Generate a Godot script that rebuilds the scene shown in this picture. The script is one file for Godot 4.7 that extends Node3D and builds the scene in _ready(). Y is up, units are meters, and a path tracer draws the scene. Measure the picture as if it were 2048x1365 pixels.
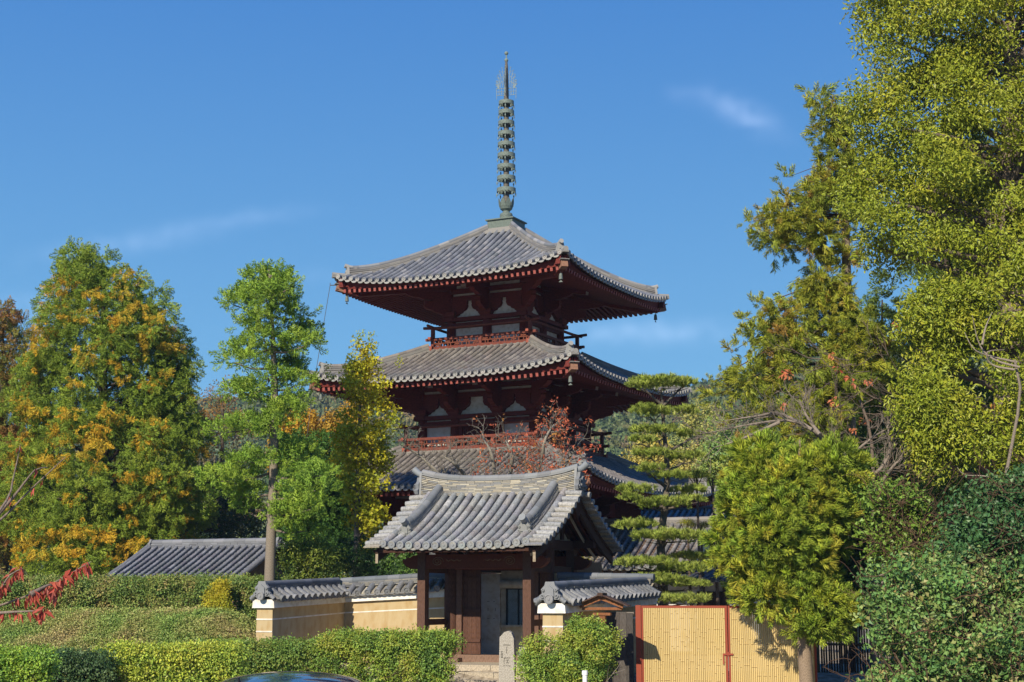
extends Node3D
# Three-storeyed vermilion pagoda behind a tiled temple gate, seen across a car park on a clear autumn day.
const EYE := 1.75          # the eye, metres above the ground at the gate
const FPX := 3060.0        # focal length in photograph pixels (2048 wide)
const PITCH := 9.52        # degrees upward
const PAGODA := Vector3(-0.232, 0, -60.0)
const PAGODA_TURN := -27.1
const GATE := Vector3(-0.36, 0, -42.0)
const GATE_TURN := -24.0

func _ready() -> void:
	var cam := Camera3D.new()
	cam.name = "camera"
	cam.position = Vector3(0, EYE, 0)
	cam.rotation_degrees = Vector3(PITCH, 0, 0)
	cam.fov = rad_to_deg(2.0 * atan(682.5 / FPX))
	cam.far = 4000.0
	add_child(cam)
	cam.current = true
	var env := Environment.new()
	env.background_mode = Environment.BG_SKY
	var sky := Sky.new()
	var sm := ProceduralSkyMaterial.new()
	sm.sky_top_color = Color(0.055, 0.355, 0.70)
	sm.sky_horizon_color = Color(0.52, 0.765, 0.90)
	sm.sky_curve = 0.20
	sm.ground_bottom_color = Color(0.30, 0.28, 0.24)
	sm.ground_horizon_color = Color(0.45, 0.45, 0.42)
	sm.sun_angle_max = 3.0
	sm.sky_cover = cirrus()
	sm.sky_cover_modulate = Color(1, 1, 1, 1)
	sky.sky_material = sm
	env.sky = sky
	env.tonemap_mode = Environment.TONE_MAPPER_LINEAR
	env.tonemap_exposure = 1.22
	env.sdfgi_enabled = true
	env.ssao_enabled = true
	env.ssil_enabled = true
	env.fog_enabled = true
	env.fog_density = 0.00022
	env.fog_light_color = Color(0.66, 0.78, 0.90)
	var we := WorldEnvironment.new()
	we.name = "environment"
	we.environment = env
	add_child(we)
	var sun := DirectionalLight3D.new()
	sun.name = "sun"
	sun.light_energy = 1.6
	sun.light_color = Color(1.0, 0.945, 0.85)
	sun.light_angular_distance = 0.5
	sun.shadow_enabled = true
	add_child(sun)
	var az := deg_to_rad(-26.0)    # towards the sun: behind the camera and to the left
	var el := deg_to_rad(31.5)
	sun.look_at_from_position(Vector3.ZERO, -Vector3(sin(az) * cos(el), sin(el), cos(az) * cos(el)))
	materials()
	ground()
	pagoda()
	gate()
	walls()
	surroundings()
	trees()
	hedges()
	small_things()

func cirrus() -> ImageTexture:
	# thin wisps of cloud; the picture of the whole sky, forward (-z) at u = 0
	var w := 1536
	var h := 768
	var im := Image.create(w, h, false, Image.FORMAT_RGBA8)
	var f := FastNoiseLite.new()
	f.seed = 11
	f.frequency = 1.0
	f.fractal_octaves = 5
	# wisps: azimuth and elevation in degrees, half widths, tilt, strength
	var wisps := [[8.9, 17.8, 1.3, 0.55, -0.45, 0.30], [-14.0, 12.9, 3.4, 0.42, 0.22, 0.15], [-9.6, 14.0, 2.2, 0.30, 0.16, 0.10], [4.8, 9.8, 3.6, 0.45, 0.0, 0.22], [-7.6, 11.9, 1.2, 0.25, 0.0, 0.08], [6.9, 18.5, 1.0, 0.35, -0.2, 0.10], [-18.0, 10.2, 2.5, 0.5, 0.1, 0.12],
		[30.0, 15.0, 4.0, 0.7, 0.2, 0.2], [-38.0, 19.0, 5.0, 0.8, -0.1, 0.2], [70.0, 24.0, 6.0, 1.0, 0.2, 0.25], [-85.0, 22.0, 6.0, 1.0, 0.1, 0.25], [130.0, 18.0, 7.0, 1.0, 0.1, 0.25], [-140.0, 26.0, 7.0, 1.0, -0.1, 0.25]]
	for wi in wisps:
		var az: float = wi[0]
		var el: float = wi[1]
		var x0 := int((az - wi[2] * 2.2) / 360.0 * w)
		var x1 := int((az + wi[2] * 2.2) / 360.0 * w)
		var y0 := int((90.0 - el - wi[3] * 2.2 - absf(wi[4]) * wi[2] * 2.0) / 180.0 * h)
		var y1 := int((90.0 - el + wi[3] * 2.2 + absf(wi[4]) * wi[2] * 2.0) / 180.0 * h)
		for y in range(y0, y1 + 1):
			for x in range(x0, x1 + 1):
				var a := (x + 0.5) / w * 360.0
				var e := 90.0 - (y + 0.5) / h * 180.0
				var dx: float = (a - az) / wi[2]
				var dy: float = (e - el - wi[4] * (a - az)) / wi[3]
				var n := f.get_noise_3d(a * 0.9, e * 2.6, az) * 0.8 + 0.5
				var k: float = exp(-(dx * dx + dy * dy) * 1.3) * clampf(n, 0, 1.2) * wi[5]
				var xx := posmod(x, w)
				var o := im.get_pixel(xx, y)
				im.set_pixel(xx, y, Color(0.95, 0.96, 1.0, clampf(o.a + k, 0, 1)))
	return ImageTexture.create_from_image(im)

func materials() -> void:
	var W := Color.WHITE
	var mott := noise_tex(0.02, Color(0.55, 0.55, 0.55), W, 3, Color(0.85, 0.85, 0.85))
	var fine := noise_tex(0.06, Color(0.72, 0.72, 0.72), W, 5)
	var grain := noise_tex(0.03, Color(0.62, 0.6, 0.58), W, 9, Color(0.86, 0.85, 0.84))
	var stain := noise_tex(0.012, Color(0.80, 0.76, 0.70), W, 21, Color(0.96, 0.95, 0.93))
	mat("tile", W, 0.62, mott, Vector3.ONE * 1.6, true)
	mat("ridge_tile", W, 0.65, fine, Vector3(1.2, 3, 1.2), true)
	mat("red_wood", W, 0.72, grain, Vector3(0.7, 0.7, 0.7), true)
	mat("plaster", W, 0.9, stain, Vector3.ONE * 0.6, true)
	mat("bronze", W, 0.6, mott, Vector3.ONE * 2.0, true)
	mat("brown_wood", W, 0.78, grain, Vector3(3, 0.5, 3), true)
	mat("stone", W, 0.9, mott, Vector3.ONE * 2.5, true)
	mat("ochre", W, 0.92, noise_tex(0.01, Color(0.88, 0.80, 0.68), W, 31, Color(0.97, 0.95, 0.91)), Vector3(0.9, 0.3, 0.9), true)
	mat("bark", W, 0.95, noise_tex(0.05, Color(0.4, 0.38, 0.36), W, 41, Color(0.78, 0.76, 0.74)), Vector3(4, 0.9, 4), true)
	mat("bamboo", W, 0.55)
	mat("steel", W, 0.5)
	mat("earth", W, 0.97, noise_tex(0.01, Color(0.6, 0.57, 0.52), W, 51, Color(0.85, 0.83, 0.8)), Vector3.ONE * 0.8, true)
	mat("asphalt", W, 0.95, noise_tex(0.08, Color(0.7, 0.7, 0.7), W, 61), Vector3.ONE * 3.0, true)
	leaf_mat("leaf", Color(0.42, 0.46, 0.25))
	leaf_mat("glossy_leaf", Color(0.42, 0.46, 0.22), 0.46)
	leaf_mat("needle", Color(0.25, 0.28, 0.15), 0.6)
	leaf_mat("autumn_leaf", Color(0.75, 0.65, 0.30), 0.55)
	var car := mat("car_paint", lin(0.006, 0.012, 0.06), 0.25)
	car.metallic = 0.3
	car.clearcoat_enabled = true
	car.clearcoat = 1.0
	car.clearcoat_roughness = 0.03
	mat("rubber", lin(0.02, 0.02, 0.02), 0.8)
	var gl := mat("window_glass", Color(0.55, 0.62, 0.66, 0.22), 0.04, null, Vector3.ONE, false, false)
	gl.transparency = BaseMaterial3D.TRANSPARENCY_ALPHA
	var cg := mat("car_glass", lin(0.01, 0.012, 0.014), 0.05)
	cg.metallic_specular = 0.6

# ---------------------------------------------------------------- helpers
class MB:
	var v := PackedVector3Array()
	var n := PackedVector3Array()
	var c := PackedColorArray()
	var ix := PackedInt32Array()
	var col := Color.WHITE
	func tri(a: Vector3, b: Vector3, d: Vector3) -> void:   # counter-clockwise seen from outside
		var k := v.size()
		var nn := (b - a).cross(d - a).normalized()
		v.append(a); v.append(b); v.append(d)
		for i in 3:
			n.append(nn); c.append(col)
		ix.append(k); ix.append(k + 2); ix.append(k + 1)
	func quad(a: Vector3, b: Vector3, d: Vector3, e: Vector3) -> void:
		var k := v.size()
		var nn := (d - a).cross(e - b).normalized()
		v.append(a); v.append(b); v.append(d); v.append(e)
		for i in 4:
			n.append(nn); c.append(col)
		ix.append(k); ix.append(k + 2); ix.append(k + 1)
		ix.append(k); ix.append(k + 3); ix.append(k + 2)
	func box(t: Transform3D, s: Vector3) -> void:
		var h := s * 0.5
		var p := []
		for i in 8:
			p.append(t * Vector3(h.x if i & 1 else -h.x, h.y if i & 2 else -h.y, h.z if i & 4 else -h.z))
		quad(p[4], p[5], p[7], p[6]); quad(p[1], p[0], p[2], p[3])
		quad(p[5], p[1], p[3], p[7]); quad(p[0], p[4], p[6], p[2])
		quad(p[6], p[7], p[3], p[2]); quad(p[0], p[1], p[5], p[4])
	func bx(x0: float, x1: float, y0: float, y1: float, z0: float, z1: float) -> void:
		box(Transform3D(Basis(), Vector3((x0 + x1) / 2, (y0 + y1) / 2, (z0 + z1) / 2)), Vector3(absf(x1 - x0), absf(y1 - y0), absf(z1 - z0)))
	func bar(a: Vector3, b: Vector3, w: float, h: float, up := Vector3.UP) -> void:
		var z := (b - a)
		var l := z.length()
		if l < 0.0001:
			return
		z /= l
		var x := up.cross(z)
		if x.length() < 0.01:
			x = Vector3.RIGHT.cross(z)
		x = x.normalized()
		box(Transform3D(Basis(x, z.cross(x), z), (a + b) * 0.5), Vector3(w, h, l))
	func hexa(p: Array) -> void:   # eight corners: bottom 0-3 counter-clockwise from above, top 4-7 above them
		quad(p[3], p[2], p[1], p[0]); quad(p[4], p[5], p[6], p[7])
		for i in 4:
			var j := (i + 1) % 4
			quad(p[i], p[j], p[4 + j], p[4 + i])
	func tube(pts: PackedVector3Array, rad: PackedFloat32Array, sides := 6, cap := true) -> void:
		var k := v.size()
		var m := pts.size()
		var side := Vector3.ZERO
		for i in m:
			var d: Vector3 = (pts[mini(i + 1, m - 1)] - pts[maxi(i - 1, 0)]).normalized()
			if i == 0:
				side = d.cross(Vector3.UP if absf(d.y) < 0.9 else Vector3.RIGHT).normalized()
			side = (side - d * side.dot(d)).normalized()
			var up := d.cross(side)
			for j in sides:
				var a := TAU * j / sides
				var nn := side * cos(a) + up * sin(a)
				v.append(pts[i] + nn * rad[i]); n.append(nn); c.append(col)
		for i in m - 1:
			for j in sides:
				var a := k + i * sides + j
				var b := k + i * sides + (j + 1) % sides
				ix.append(a); ix.append(a + sides); ix.append(b)
				ix.append(b); ix.append(a + sides); ix.append(b + sides)
		if cap:
			for e in [0, m - 1]:
				var d: Vector3 = (pts[1] - pts[0]).normalized() if e == 0 else (pts[m - 1] - pts[m - 2]).normalized()
				if e == 0:
					d = -d
				var q := v.size()
				for j in sides:
					v.append(v[k + e * sides + j]); n.append(d); c.append(col)
				for j in range(1, sides - 1):
					if e == 0:
						ix.append(q); ix.append(q + j); ix.append(q + j + 1)
					else:
						ix.append(q); ix.append(q + j + 1); ix.append(q + j)
	func rod(a: Vector3, b: Vector3, r0: float, r1 := -1.0, sides := 6) -> void:
		tube(PackedVector3Array([a, b]), PackedFloat32Array([r0, r1 if r1 >= 0 else r0]), sides)
	func lathe(prof: Array, sides := 16, at := Vector3.ZERO) -> void:   # prof: [radius, y] from bottom to top; edges stay crisp
		for i in prof.size() - 1:
			var r0: float = prof[i][0]
			var y0: float = prof[i][1]
			var r1: float = prof[i + 1][0]
			var y1: float = prof[i + 1][1]
			var sl := Vector2(y1 - y0, r0 - r1).normalized()
			var k := v.size()
			for j in sides + 1:
				var a := TAU * j / sides
				var o := Vector3(sin(a), 0, cos(a))
				for q in 2:
					v.append(at + o * (r1 if q else r0) + Vector3.UP * (y1 if q else y0))
					n.append((o * sl.x + Vector3.UP * sl.y).normalized()); c.append(col)
			for j in sides:
				var a := k + j * 2
				ix.append(a); ix.append(a + 1); ix.append(a + 2)
				ix.append(a + 2); ix.append(a + 1); ix.append(a + 3)
	func prism(poly: PackedVector2Array, t: Transform3D, depth: float) -> void:   # polygon in x,y; thickness along z, centred
		if Geometry2D.is_polygon_clockwise(poly):
			poly = poly.duplicate()
			poly.reverse()
		var id := Geometry2D.triangulate_polygon(poly)
		var h := depth / 2
		for i in range(0, id.size(), 3):
			var a := poly[id[i]]
			var b := poly[id[i + 1]]
			var d := poly[id[i + 2]]
			if (b - a).cross(d - a) < 0:
				var q := b
				b = d
				d = q
			tri(t * Vector3(a.x, a.y, h), t * Vector3(b.x, b.y, h), t * Vector3(d.x, d.y, h))
			tri(t * Vector3(a.x, a.y, -h), t * Vector3(d.x, d.y, -h), t * Vector3(b.x, b.y, -h))
		for i in poly.size():
			var a := poly[i]
			var b := poly[(i + 1) % poly.size()]
			quad(t * Vector3(a.x, a.y, -h), t * Vector3(b.x, b.y, -h), t * Vector3(b.x, b.y, h), t * Vector3(a.x, a.y, h))
	func add(o: MB, t: Transform3D) -> void:
		var k := v.size()
		for i in o.v.size():
			v.append(t * o.v[i]); n.append((t.basis * o.n[i]).normalized()); c.append(o.c[i] * col)
		for i in o.ix:
			ix.append(k + i)
	func mesh() -> ArrayMesh:
		var m := ArrayMesh.new()
		if v.size() == 0:
			return m
		var a := []
		a.resize(Mesh.ARRAY_MAX)
		a[Mesh.ARRAY_VERTEX] = v
		a[Mesh.ARRAY_NORMAL] = n
		a[Mesh.ARRAY_COLOR] = c
		a[Mesh.ARRAY_INDEX] = ix
		m.add_surface_from_arrays(Mesh.PRIMITIVE_TRIANGLES, a)
		return m

func ray(px: float, py: float) -> Vector3:
	var x := (px - 1024.0) / FPX
	var y := (682.5 - py) / FPX
	var p := deg_to_rad(PITCH)
	return Vector3(x, y * cos(p) + sin(p), -(cos(p) - y * sin(p)))

func at(px: float, py: float, d: float) -> Vector3:   # the point at depth d (metres along -z) that a pixel of the photograph points to
	var r := ray(px, py)
	return Vector3(0, EYE, 0) + r * (d / -r.z)

func lin(r: float, g: float, b: float) -> Color:   # a linear base colour
	return Color(r, g, b).linear_to_srgb()

var taken := {}
func numbered(called: String) -> String:
	var k: int = taken.get(called, 0)
	taken[called] = k + 1
	return called if k == 0 else "%s_%03d" % [called, k]

func tag(o: Node3D, label: String, category: String, group := "", kind := "") -> void:
	if label:
		o.set_meta("label", label)
	if category:
		o.set_meta("category", category)
	if group:
		o.set_meta("group", group)
	if kind:
		o.set_meta("kind", kind)

func thing(called: String, label: String, category: String, where: Vector3, turn := 0.0, group := "") -> Node3D:
	var o := Node3D.new()
	o.name = numbered(called)
	add_child(o)
	o.position = where
	o.rotation.y = deg_to_rad(turn)
	tag(o, label, category, group)
	return o

func part(parent: Node, called: String, m, mat: Material, t := Transform3D()) -> MeshInstance3D:
	var o := MeshInstance3D.new()
	o.name = numbered(called) if parent == self else called
	o.mesh = m.mesh() if m is MB else m
	o.material_override = mat
	o.transform = t
	parent.add_child(o, true)
	return o

func structure(called: String, m, mat: Material) -> MeshInstance3D:
	var o := part(self, called, m, mat)
	o.set_meta("kind", "structure")
	return o

func copies(parent: Node, called: String, m: Mesh, mat: Material, where: Array, tint: Array) -> MultiMeshInstance3D:
	var mm := MultiMesh.new()
	mm.transform_format = MultiMesh.TRANSFORM_3D
	mm.use_colors = true
	mm.mesh = m
	mm.instance_count = where.size()
	for i in where.size():
		mm.set_instance_transform(i, where[i])
		mm.set_instance_color(i, tint[i])
	var o := MultiMeshInstance3D.new()
	o.name = numbered(called) if parent == self else called
	o.multimesh = mm
	o.material_override = mat
	o.set_meta("kind", "stuff")
	parent.add_child(o, true)
	return o

var M := {}
func noise_tex(freq: float, lo: Color, hi: Color, sd := 1, mid := Color.TRANSPARENT, size := 512, octaves := 4, cellular := false) -> NoiseTexture2D:
	var f := FastNoiseLite.new()
	f.seed = sd
	f.frequency = freq
	f.noise_type = FastNoiseLite.TYPE_CELLULAR if cellular else FastNoiseLite.TYPE_SIMPLEX_SMOOTH
	f.fractal_octaves = octaves
	var g := Gradient.new()
	g.set_color(0, lo)
	g.set_color(1, hi)
	if mid.a > 0:
		g.add_point(0.5, mid)
	var t := NoiseTexture2D.new()
	t.width = size
	t.height = size
	t.seamless = true
	t.noise = f
	t.color_ramp = g
	return t

func mat(called: String, color: Color, rough := 0.8, tex: Texture2D = null, scale := Vector3.ONE, world := false, vc := true) -> StandardMaterial3D:
	var m := StandardMaterial3D.new()
	m.resource_name = called
	m.albedo_color = color
	m.roughness = rough
	m.metallic_specular = 0.35
	m.vertex_color_use_as_albedo = vc
	if tex:
		m.albedo_texture = tex
		m.uv1_triplanar = true
		m.uv1_world_triplanar = world
		m.uv1_scale = scale
	M[called] = m
	return m

func leaf_mat(called: String, back: Color, rough := 0.5) -> StandardMaterial3D:
	var m := mat(called, Color.WHITE, rough)
	m.backlight_enabled = true
	m.backlight = back
	m.cull_mode = BaseMaterial3D.CULL_DISABLED
	m.metallic_specular = 0.4
	return m

func rng(s: int) -> RandomNumberGenerator:
	var r := RandomNumberGenerator.new()
	r.seed = s
	return r

func unit(r: RandomNumberGenerator) -> Vector3:
	var z := r.randf_range(-1, 1)
	var a := r.randf() * TAU
	var q := sqrt(1 - z * z)
	return Vector3(q * cos(a), z, q * sin(a))

func basis_y(y: Vector3, spin: float) -> Basis:   # a basis whose y axis is given, spun about it
	y = y.normalized()
	var x := y.cross(Vector3.FORWARD if absf(y.z) < 0.9 else Vector3.RIGHT).normalized()
	x = x.rotated(y, spin)
	return Basis(x, y, x.cross(y))

# ---------------------------------------------------------------- tiles shared by all tiled roofs
var tile_meshes := {}
func cover_tile_mesh(r: float, l: float) -> MB:   # half-round tile, open end down-slope at z = l, spine along y
	var m := MB.new()
	var n := 6
	for i in n:
		var a := PI * i / n
		var b := PI * (i + 1) / n
		var p := Vector3(cos(a), sin(a), 0)
		var q := Vector3(cos(b), sin(b), 0)
		m.quad(q * r * 0.93, q * r + Vector3(0, 0, l), p * r + Vector3(0, 0, l), p * r * 0.93)
		m.tri(Vector3(0, 0, l), p * r + Vector3(0, 0, l), q * r + Vector3(0, 0, l))
	for s in [-1, 1]:   # the straight flanks that reach down to the pan tiles
		var a := Vector3(s * r * 0.93, 0, 0)
		var b := Vector3(s * r, 0, l)
		var dn := Vector3(0, -r * 0.6, 0)
		if s == 1:
			m.quad(b + dn, a + dn, a, b)
		else:
			m.quad(a + dn, b + dn, b, a)
	m.quad(Vector3(-r, -r * 0.6, l), Vector3(r, -r * 0.6, l), Vector3(r, 0, l), Vector3(-r, 0, l))
	# smooth the round of the tile
	for i in m.v.size():
		if absf(m.n[i].z) < 0.9 and m.v[i].y >= 0:
			m.n[i] = Vector3(m.v[i].x, m.v[i].y, 0).normalized()
	# the shoulder of the next tile
	return m

func disc_tile_mesh(r: float) -> MB:   # round eave-end tile, face to +z, with a raised rim
	var m := MB.new()
	var q := MB.new()
	q.lathe([[r * 0.98, -0.05], [r, 0.025], [r * 0.78, 0.03], [r * 0.74, 0.012], [r * 0.32, 0.012], [r * 0.28, 0.026], [0.0, 0.03]], 14)
	m.add(q, Transform3D(Basis(Vector3.RIGHT, PI / 2), Vector3.ZERO))
	return m

func pan_end_mesh(w: float, h: float) -> MB:   # hanging crescent of an eave pan tile, face to +z
	var m := MB.new()
	var poly := PackedVector2Array()
	for i in 7:
		var x := -w / 2 + w * i / 6.0
		poly.append(Vector2(x, -h * (1.0 - pow(2.0 * x / w, 2)) * 0.55))
	for i in 7:
		var x := w / 2 - w * i / 6.0
		poly.append(Vector2(x, -h * 0.35 - h * sqrt(maxf(0.0, 1.0 - pow(2.0 * x / w, 2))) * 0.85))
	m.prism(poly, Transform3D(), 0.05)
	return m

func tone(r: RandomNumberGenerator, pal: Array) -> Color:
	var a: Color = pal[r.randi() % pal.size()]
	return a * r.randf_range(0.84, 1.14)

# lays tiles: slots are {t: Transform3D, d: float seen order, c: Color}; the first `most` become parts, the rest one part of stuff
func lay(parent: Node, called: String, m: MB, material: Material, slots: Array, most: int, rest_name: String) -> void:
	slots.sort_custom(func(a, b): return a.d < b.d)
	var tints := 5
	var meshes := {}
	var where := []
	var tint := []
	for i in slots.size():
		var s: Dictionary = slots[i]
		if i < most and s.d < 1e6:
			var key: Color = s.c
			key = Color(snappedf(key.r, 0.02), snappedf(key.g, 0.02), snappedf(key.b, 0.02))
			if not meshes.has(key):
				var mm := MB.new()
				mm.col = key
				mm.add(m, Transform3D())
				meshes[key] = mm.mesh()
			part(parent, called, meshes[key], material, s.t)
		else:
			where.append(s.t)
			tint.append(s.c)
	if where.size():
		copies(parent, rest_name, m.mesh(), material, where, tint)

const TILE_TOP := [Color(0.245, 0.26, 0.285), Color(0.30, 0.315, 0.335), Color(0.265, 0.28, 0.31), Color(0.28, 0.295, 0.315), Color(0.40, 0.40, 0.40)]
const TILE_BROWN := [Color(0.282, 0.258, 0.246), Color(0.324, 0.300, 0.282), Color(0.258, 0.240, 0.240), Color(0.312, 0.282, 0.258), Color(0.372, 0.348, 0.324)]
const PALE_TILE := Color(0.48, 0.475, 0.45)

# ---------------------------------------------------------------- the pagoda
class Roof:
	var half: float
	var ye: float
	var zt: float
	var yt: float
	var rise: float
	func y(x: float, z: float) -> float:
		var t := (half - z) / (half - zt)
		return ye + (yt - ye) * (0.80 * t + 0.20 * t * t) + rise * pow(absf(x) / half, 3.0) * pow(clampf(z / half, 0, 1.1), 2.5)
	func p(x: float, z: float) -> Vector3:
		return Vector3(x, y(x, z), z)
	func slope(x: float, z: float) -> Vector3:   # direction down the slope
		return (p(x, z + 0.05) - p(x, z - 0.05)).normalized()

func pagoda_roof(root: Node3D, R: Roof, pal: Array, body: float, pal_eave: Array, rafter_in: float, sd: int, plain_ridge: bool) -> void:
	var r := rng(sd)
	var roof := Node3D.new()
	roof.name = "roof"
	root.add_child(roof, true)
	var sp := 0.281
	var nrow := int(floor((R.half * 2 - 0.1) / sp))
	if nrow % 2 == 0:
		nrow -= 1
	sp = (R.half * 2 - 0.16) / nrow
	var rad := 0.092
	var tl := 0.31
	var covers := []
	var discs := []
	var pans := []
	for k in 4:
		var B := Basis(Vector3.UP, k * PI / 2)
		var seen: bool = k < 2
		var pan := MB.new()
		var under := MB.new()
		for i in nrow:
			var x := (i - (nrow - 1) / 2.0) * sp
			var z0: float = maxf(R.zt, absf(x) + 0.12)
			if z0 > R.half - 0.05:
				z0 = R.half - 0.05
			# cover tiles from the eave upwards
			var z := R.half
			while z > z0 + 0.06:
				var zz: float = maxf(z - tl * 0.9, z0)
				var a := R.p(x, zz)
				var b := R.p(x, z)
				var d := (b - a)
				var l := d.length()
				d /= l
				var up := d.cross(Vector3.RIGHT).normalized()
				var t := Transform3D(Basis(Vector3.RIGHT, up, d * (l / tl) * 1.06), a + up * 0.06)
				covers.append({"t": Transform3D(B, Vector3.ZERO) * t, "d": (k * 1000.0 + absf(x - 0.6) * 10.0 + (R.half - z) * 8.0) if k == 0 else 1e7, "c": tone(r, pal_eave if z > R.half - 0.5 and pal_eave.size() else pal)})
				z = zz
			var e := R.p(x, R.half)
			discs.append({"t": Transform3D(B, Vector3.ZERO) * Transform3D(Basis(), e + Vector3(0, 0.05, 0.03)), "d": k * 100.0 + absf(x) if seen else 1e7, "c": PALE_TILE * r.randf_range(0.85, 1.1)})
			# pan tiles to the right of this row
			if i < nrow - 1:
				var xm := x + sp / 2
				pans.append({"t": Transform3D(B, Vector3.ZERO) * Transform3D(Basis(), R.p(xm, R.half) + Vector3(0, 0.0, 0.02)), "d": k * 100.0 + absf(xm) if seen else 1e7, "c": PALE_TILE * r.randf_range(0.8, 1.05)})
				var zs: float = maxf(R.zt, minf(absf(x), absf(x + sp)))
				var za := R.half
				while za > zs + 0.02:
					var zb: float = maxf(za - 0.23, zs)
					pan.col = tone(r, pal)
					for q in 3:
						var xa := x + sp * q / 3.0
						var xb := x + sp * (q + 1) / 3.0
						var da := -0.035 if q > 0 else 0.0
						var db := -0.035 if q < 2 else 0.0
						var lift := Vector3(0, 0.022, 0)
						var p0 := R.p(xa, za) + Vector3(0, da, 0) + lift
						var p1 := R.p(xb, za) + Vector3(0, db, 0) + lift
						pan.quad(B * p0, B * p1, B * (R.p(xb, zb) + Vector3(0, db, 0)), B * (R.p(xa, zb) + Vector3(0, da, 0)))
						pan.quad(B * (p0 - lift * 2), B * (p1 - lift * 2), B * p1, B * p0)
					za = zb
		part(roof, "pan_tiles", pan, M.tile).set_meta("kind", "stuff")
		# eave boards, soffit and rafters
		var zo := R.half - 0.17
		var ro := R.ye - 0.20
		var sl := 0.20
		var nraf := int(2 * (R.half - 0.35) / 0.229)
		var shared := {}
		var board := MB.new()
		board.col = Color(0.205, 0.036, 0.029)
		var sof := MB.new()
		sof.col = Color(0.205, 0.036, 0.029)
		var seg := 16
		for i in seg:
			var xa := lerpf(-R.half + 0.02, R.half - 0.02, i / float(seg))
			var xb := lerpf(-R.half + 0.02, R.half - 0.02, (i + 1) / float(seg))
			var fa := pow(absf(xa) / R.half, 3.0)
			var fb := pow(absf(xb) / R.half, 3.0)
			var za := R.half - 0.20
			var zb := R.half - 0.34
			var ya := R.y(xa, R.half) - 0.055
			var yb := R.y(xb, R.half) - 0.055
			var la := ro + 0.075 + 0.16 * fa
			var lb := ro + 0.075 + 0.16 * fb
			board.hexa([B * Vector3(xa, la, za - 0.04), B * Vector3(xb, lb, za - 0.04), B * Vector3(xb, lb, zb - 0.1), B * Vector3(xa, la, zb - 0.1), B * Vector3(xa, ya, za), B * Vector3(xb, yb, za), B * Vector3(xb, yb, zb), B * Vector3(xa, ya, zb)])
			var xi_a := clampf(xa, -rafter_in, rafter_in)
			var xi_b := clampf(xb, -rafter_in, rafter_in)
			var yi := ro + 0.04 + sl * (zo - rafter_in)
			sof.quad(B * Vector3(xa, la + 0.002, zb - 0.02), B * Vector3(xi_a, yi, rafter_in), B * Vector3(xi_b, yi, rafter_in), B * Vector3(xb, lb + 0.002, zb - 0.02))
			for q in 4:   # the deck under the tiles
				var z1 := lerpf(R.half - 0.1, R.zt, q / 4.0)
				var z2 := lerpf(R.half - 0.1, R.zt, (q + 1) / 4.0)
				var dn := Vector3(0, -0.10, 0)
				sof.quad(B * (R.p(clampf(xa, -z1, z1), z1) + dn), B * (R.p(clampf(xb, -z1, z1), z1) + dn), B * (R.p(clampf(xb, -z2, z2), z2) + dn), B * (R.p(clampf(xa, -z2, z2), z2) + dn))
		part(roof, "eave_board", board, M.red_wood)
		part(roof, "soffit", sof, M.red_wood)
		for i in nraf + 1:
			var x := lerpf(-R.half + 0.42, R.half - 0.42, i / float(nraf))
			var zi := maxf(rafter_in, absf(x) + 0.08)
			if zi > zo - 0.05:
				zi = zo - 0.05
			var f := 0.13 * pow(absf(x) / R.half, 3.0)
			var raf := MB.new()
			raf.col = Color(0.215, 0.038, 0.03)
			var a := Vector3(x, ro + sl * (zo - zi) + f * clampf((zi - rafter_in) / (zo - rafter_in), 0, 1), zi)
			var b := Vector3(x, ro + f, zo)
			raf.bar(B * a, B * b, 0.10, 0.125)
			raf.col = Color(0.46, 0.13, 0.11)
			raf.bar(B * b, B * (b + (b - a).normalized() * 0.012), 0.101, 0.126)
			part(roof, "rafter", raf, M.red_wood)
		# hip ridge on the corner between this side and the next one
		var dg := Vector3(1, 0, 1) / sqrt(2.0)
		var re := R.half * sqrt(2.0) - 0.58
		var rs := R.zt * sqrt(2.0)
		var hip := MB.new()
		var layers := 4
		var ns := 14
		for i in ns:
			var ra := lerpf(rs, re, i / float(ns))
			var rb := lerpf(rs, re, (i + 1) / float(ns))
			var A := dg * ra
			A.y = R.y(ra / sqrt(2.0), ra / sqrt(2.0))
			var Bp := dg * rb
			Bp.y = R.y(rb / sqrt(2.0), rb / sqrt(2.0))
			for q in layers:
				hip.col = tone(r, [Color(0.33, 0.32, 0.30), Color(0.29, 0.285, 0.28), Color(0.36, 0.345, 0.32)])
				var ta := i / float(ns)
				var tb := (i + 1) / float(ns)
				var ha := 0.05 + q * (0.056 + 0.022 * pow(ta, 4))
				var hb := 0.05 + q * (0.056 + 0.022 * pow(tb, 4))
				hip.bar(B * (A + Vector3(0, ha, 0)), B * (Bp + Vector3(0, hb, 0)), 0.34 - 0.025 * q if q % 2 == 0 else 0.29 - 0.02 * q, 0.05)
			hip.col = tone(r, pal)
			var tha := 0.05 + layers * (0.056 + 0.022 * pow(i / float(ns), 4)) + 0.01
			var thb := 0.05 + layers * (0.056 + 0.022 * pow((i + 1) / float(ns), 4)) + 0.01
			hip.rod(B * (A + Vector3(0, tha, 0)), B * (Bp + Vector3(0, thb, 0)), 0.085, 0.085, 8)
		var hr := part(roof, "hip_ridge", hip, M.ridge_tile)
		# demon tile at its foot, its round tile above and the small ridge to the corner
		var E := dg * re
		E.y = R.y(re / sqrt(2.0), re / sqrt(2.0))
		var og := MB.new()
		og.col = PALE_TILE * 0.9
		var face := Transform3D(B * Basis(Vector3.UP, PI / 4), B * (E + dg * 0.03))
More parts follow.
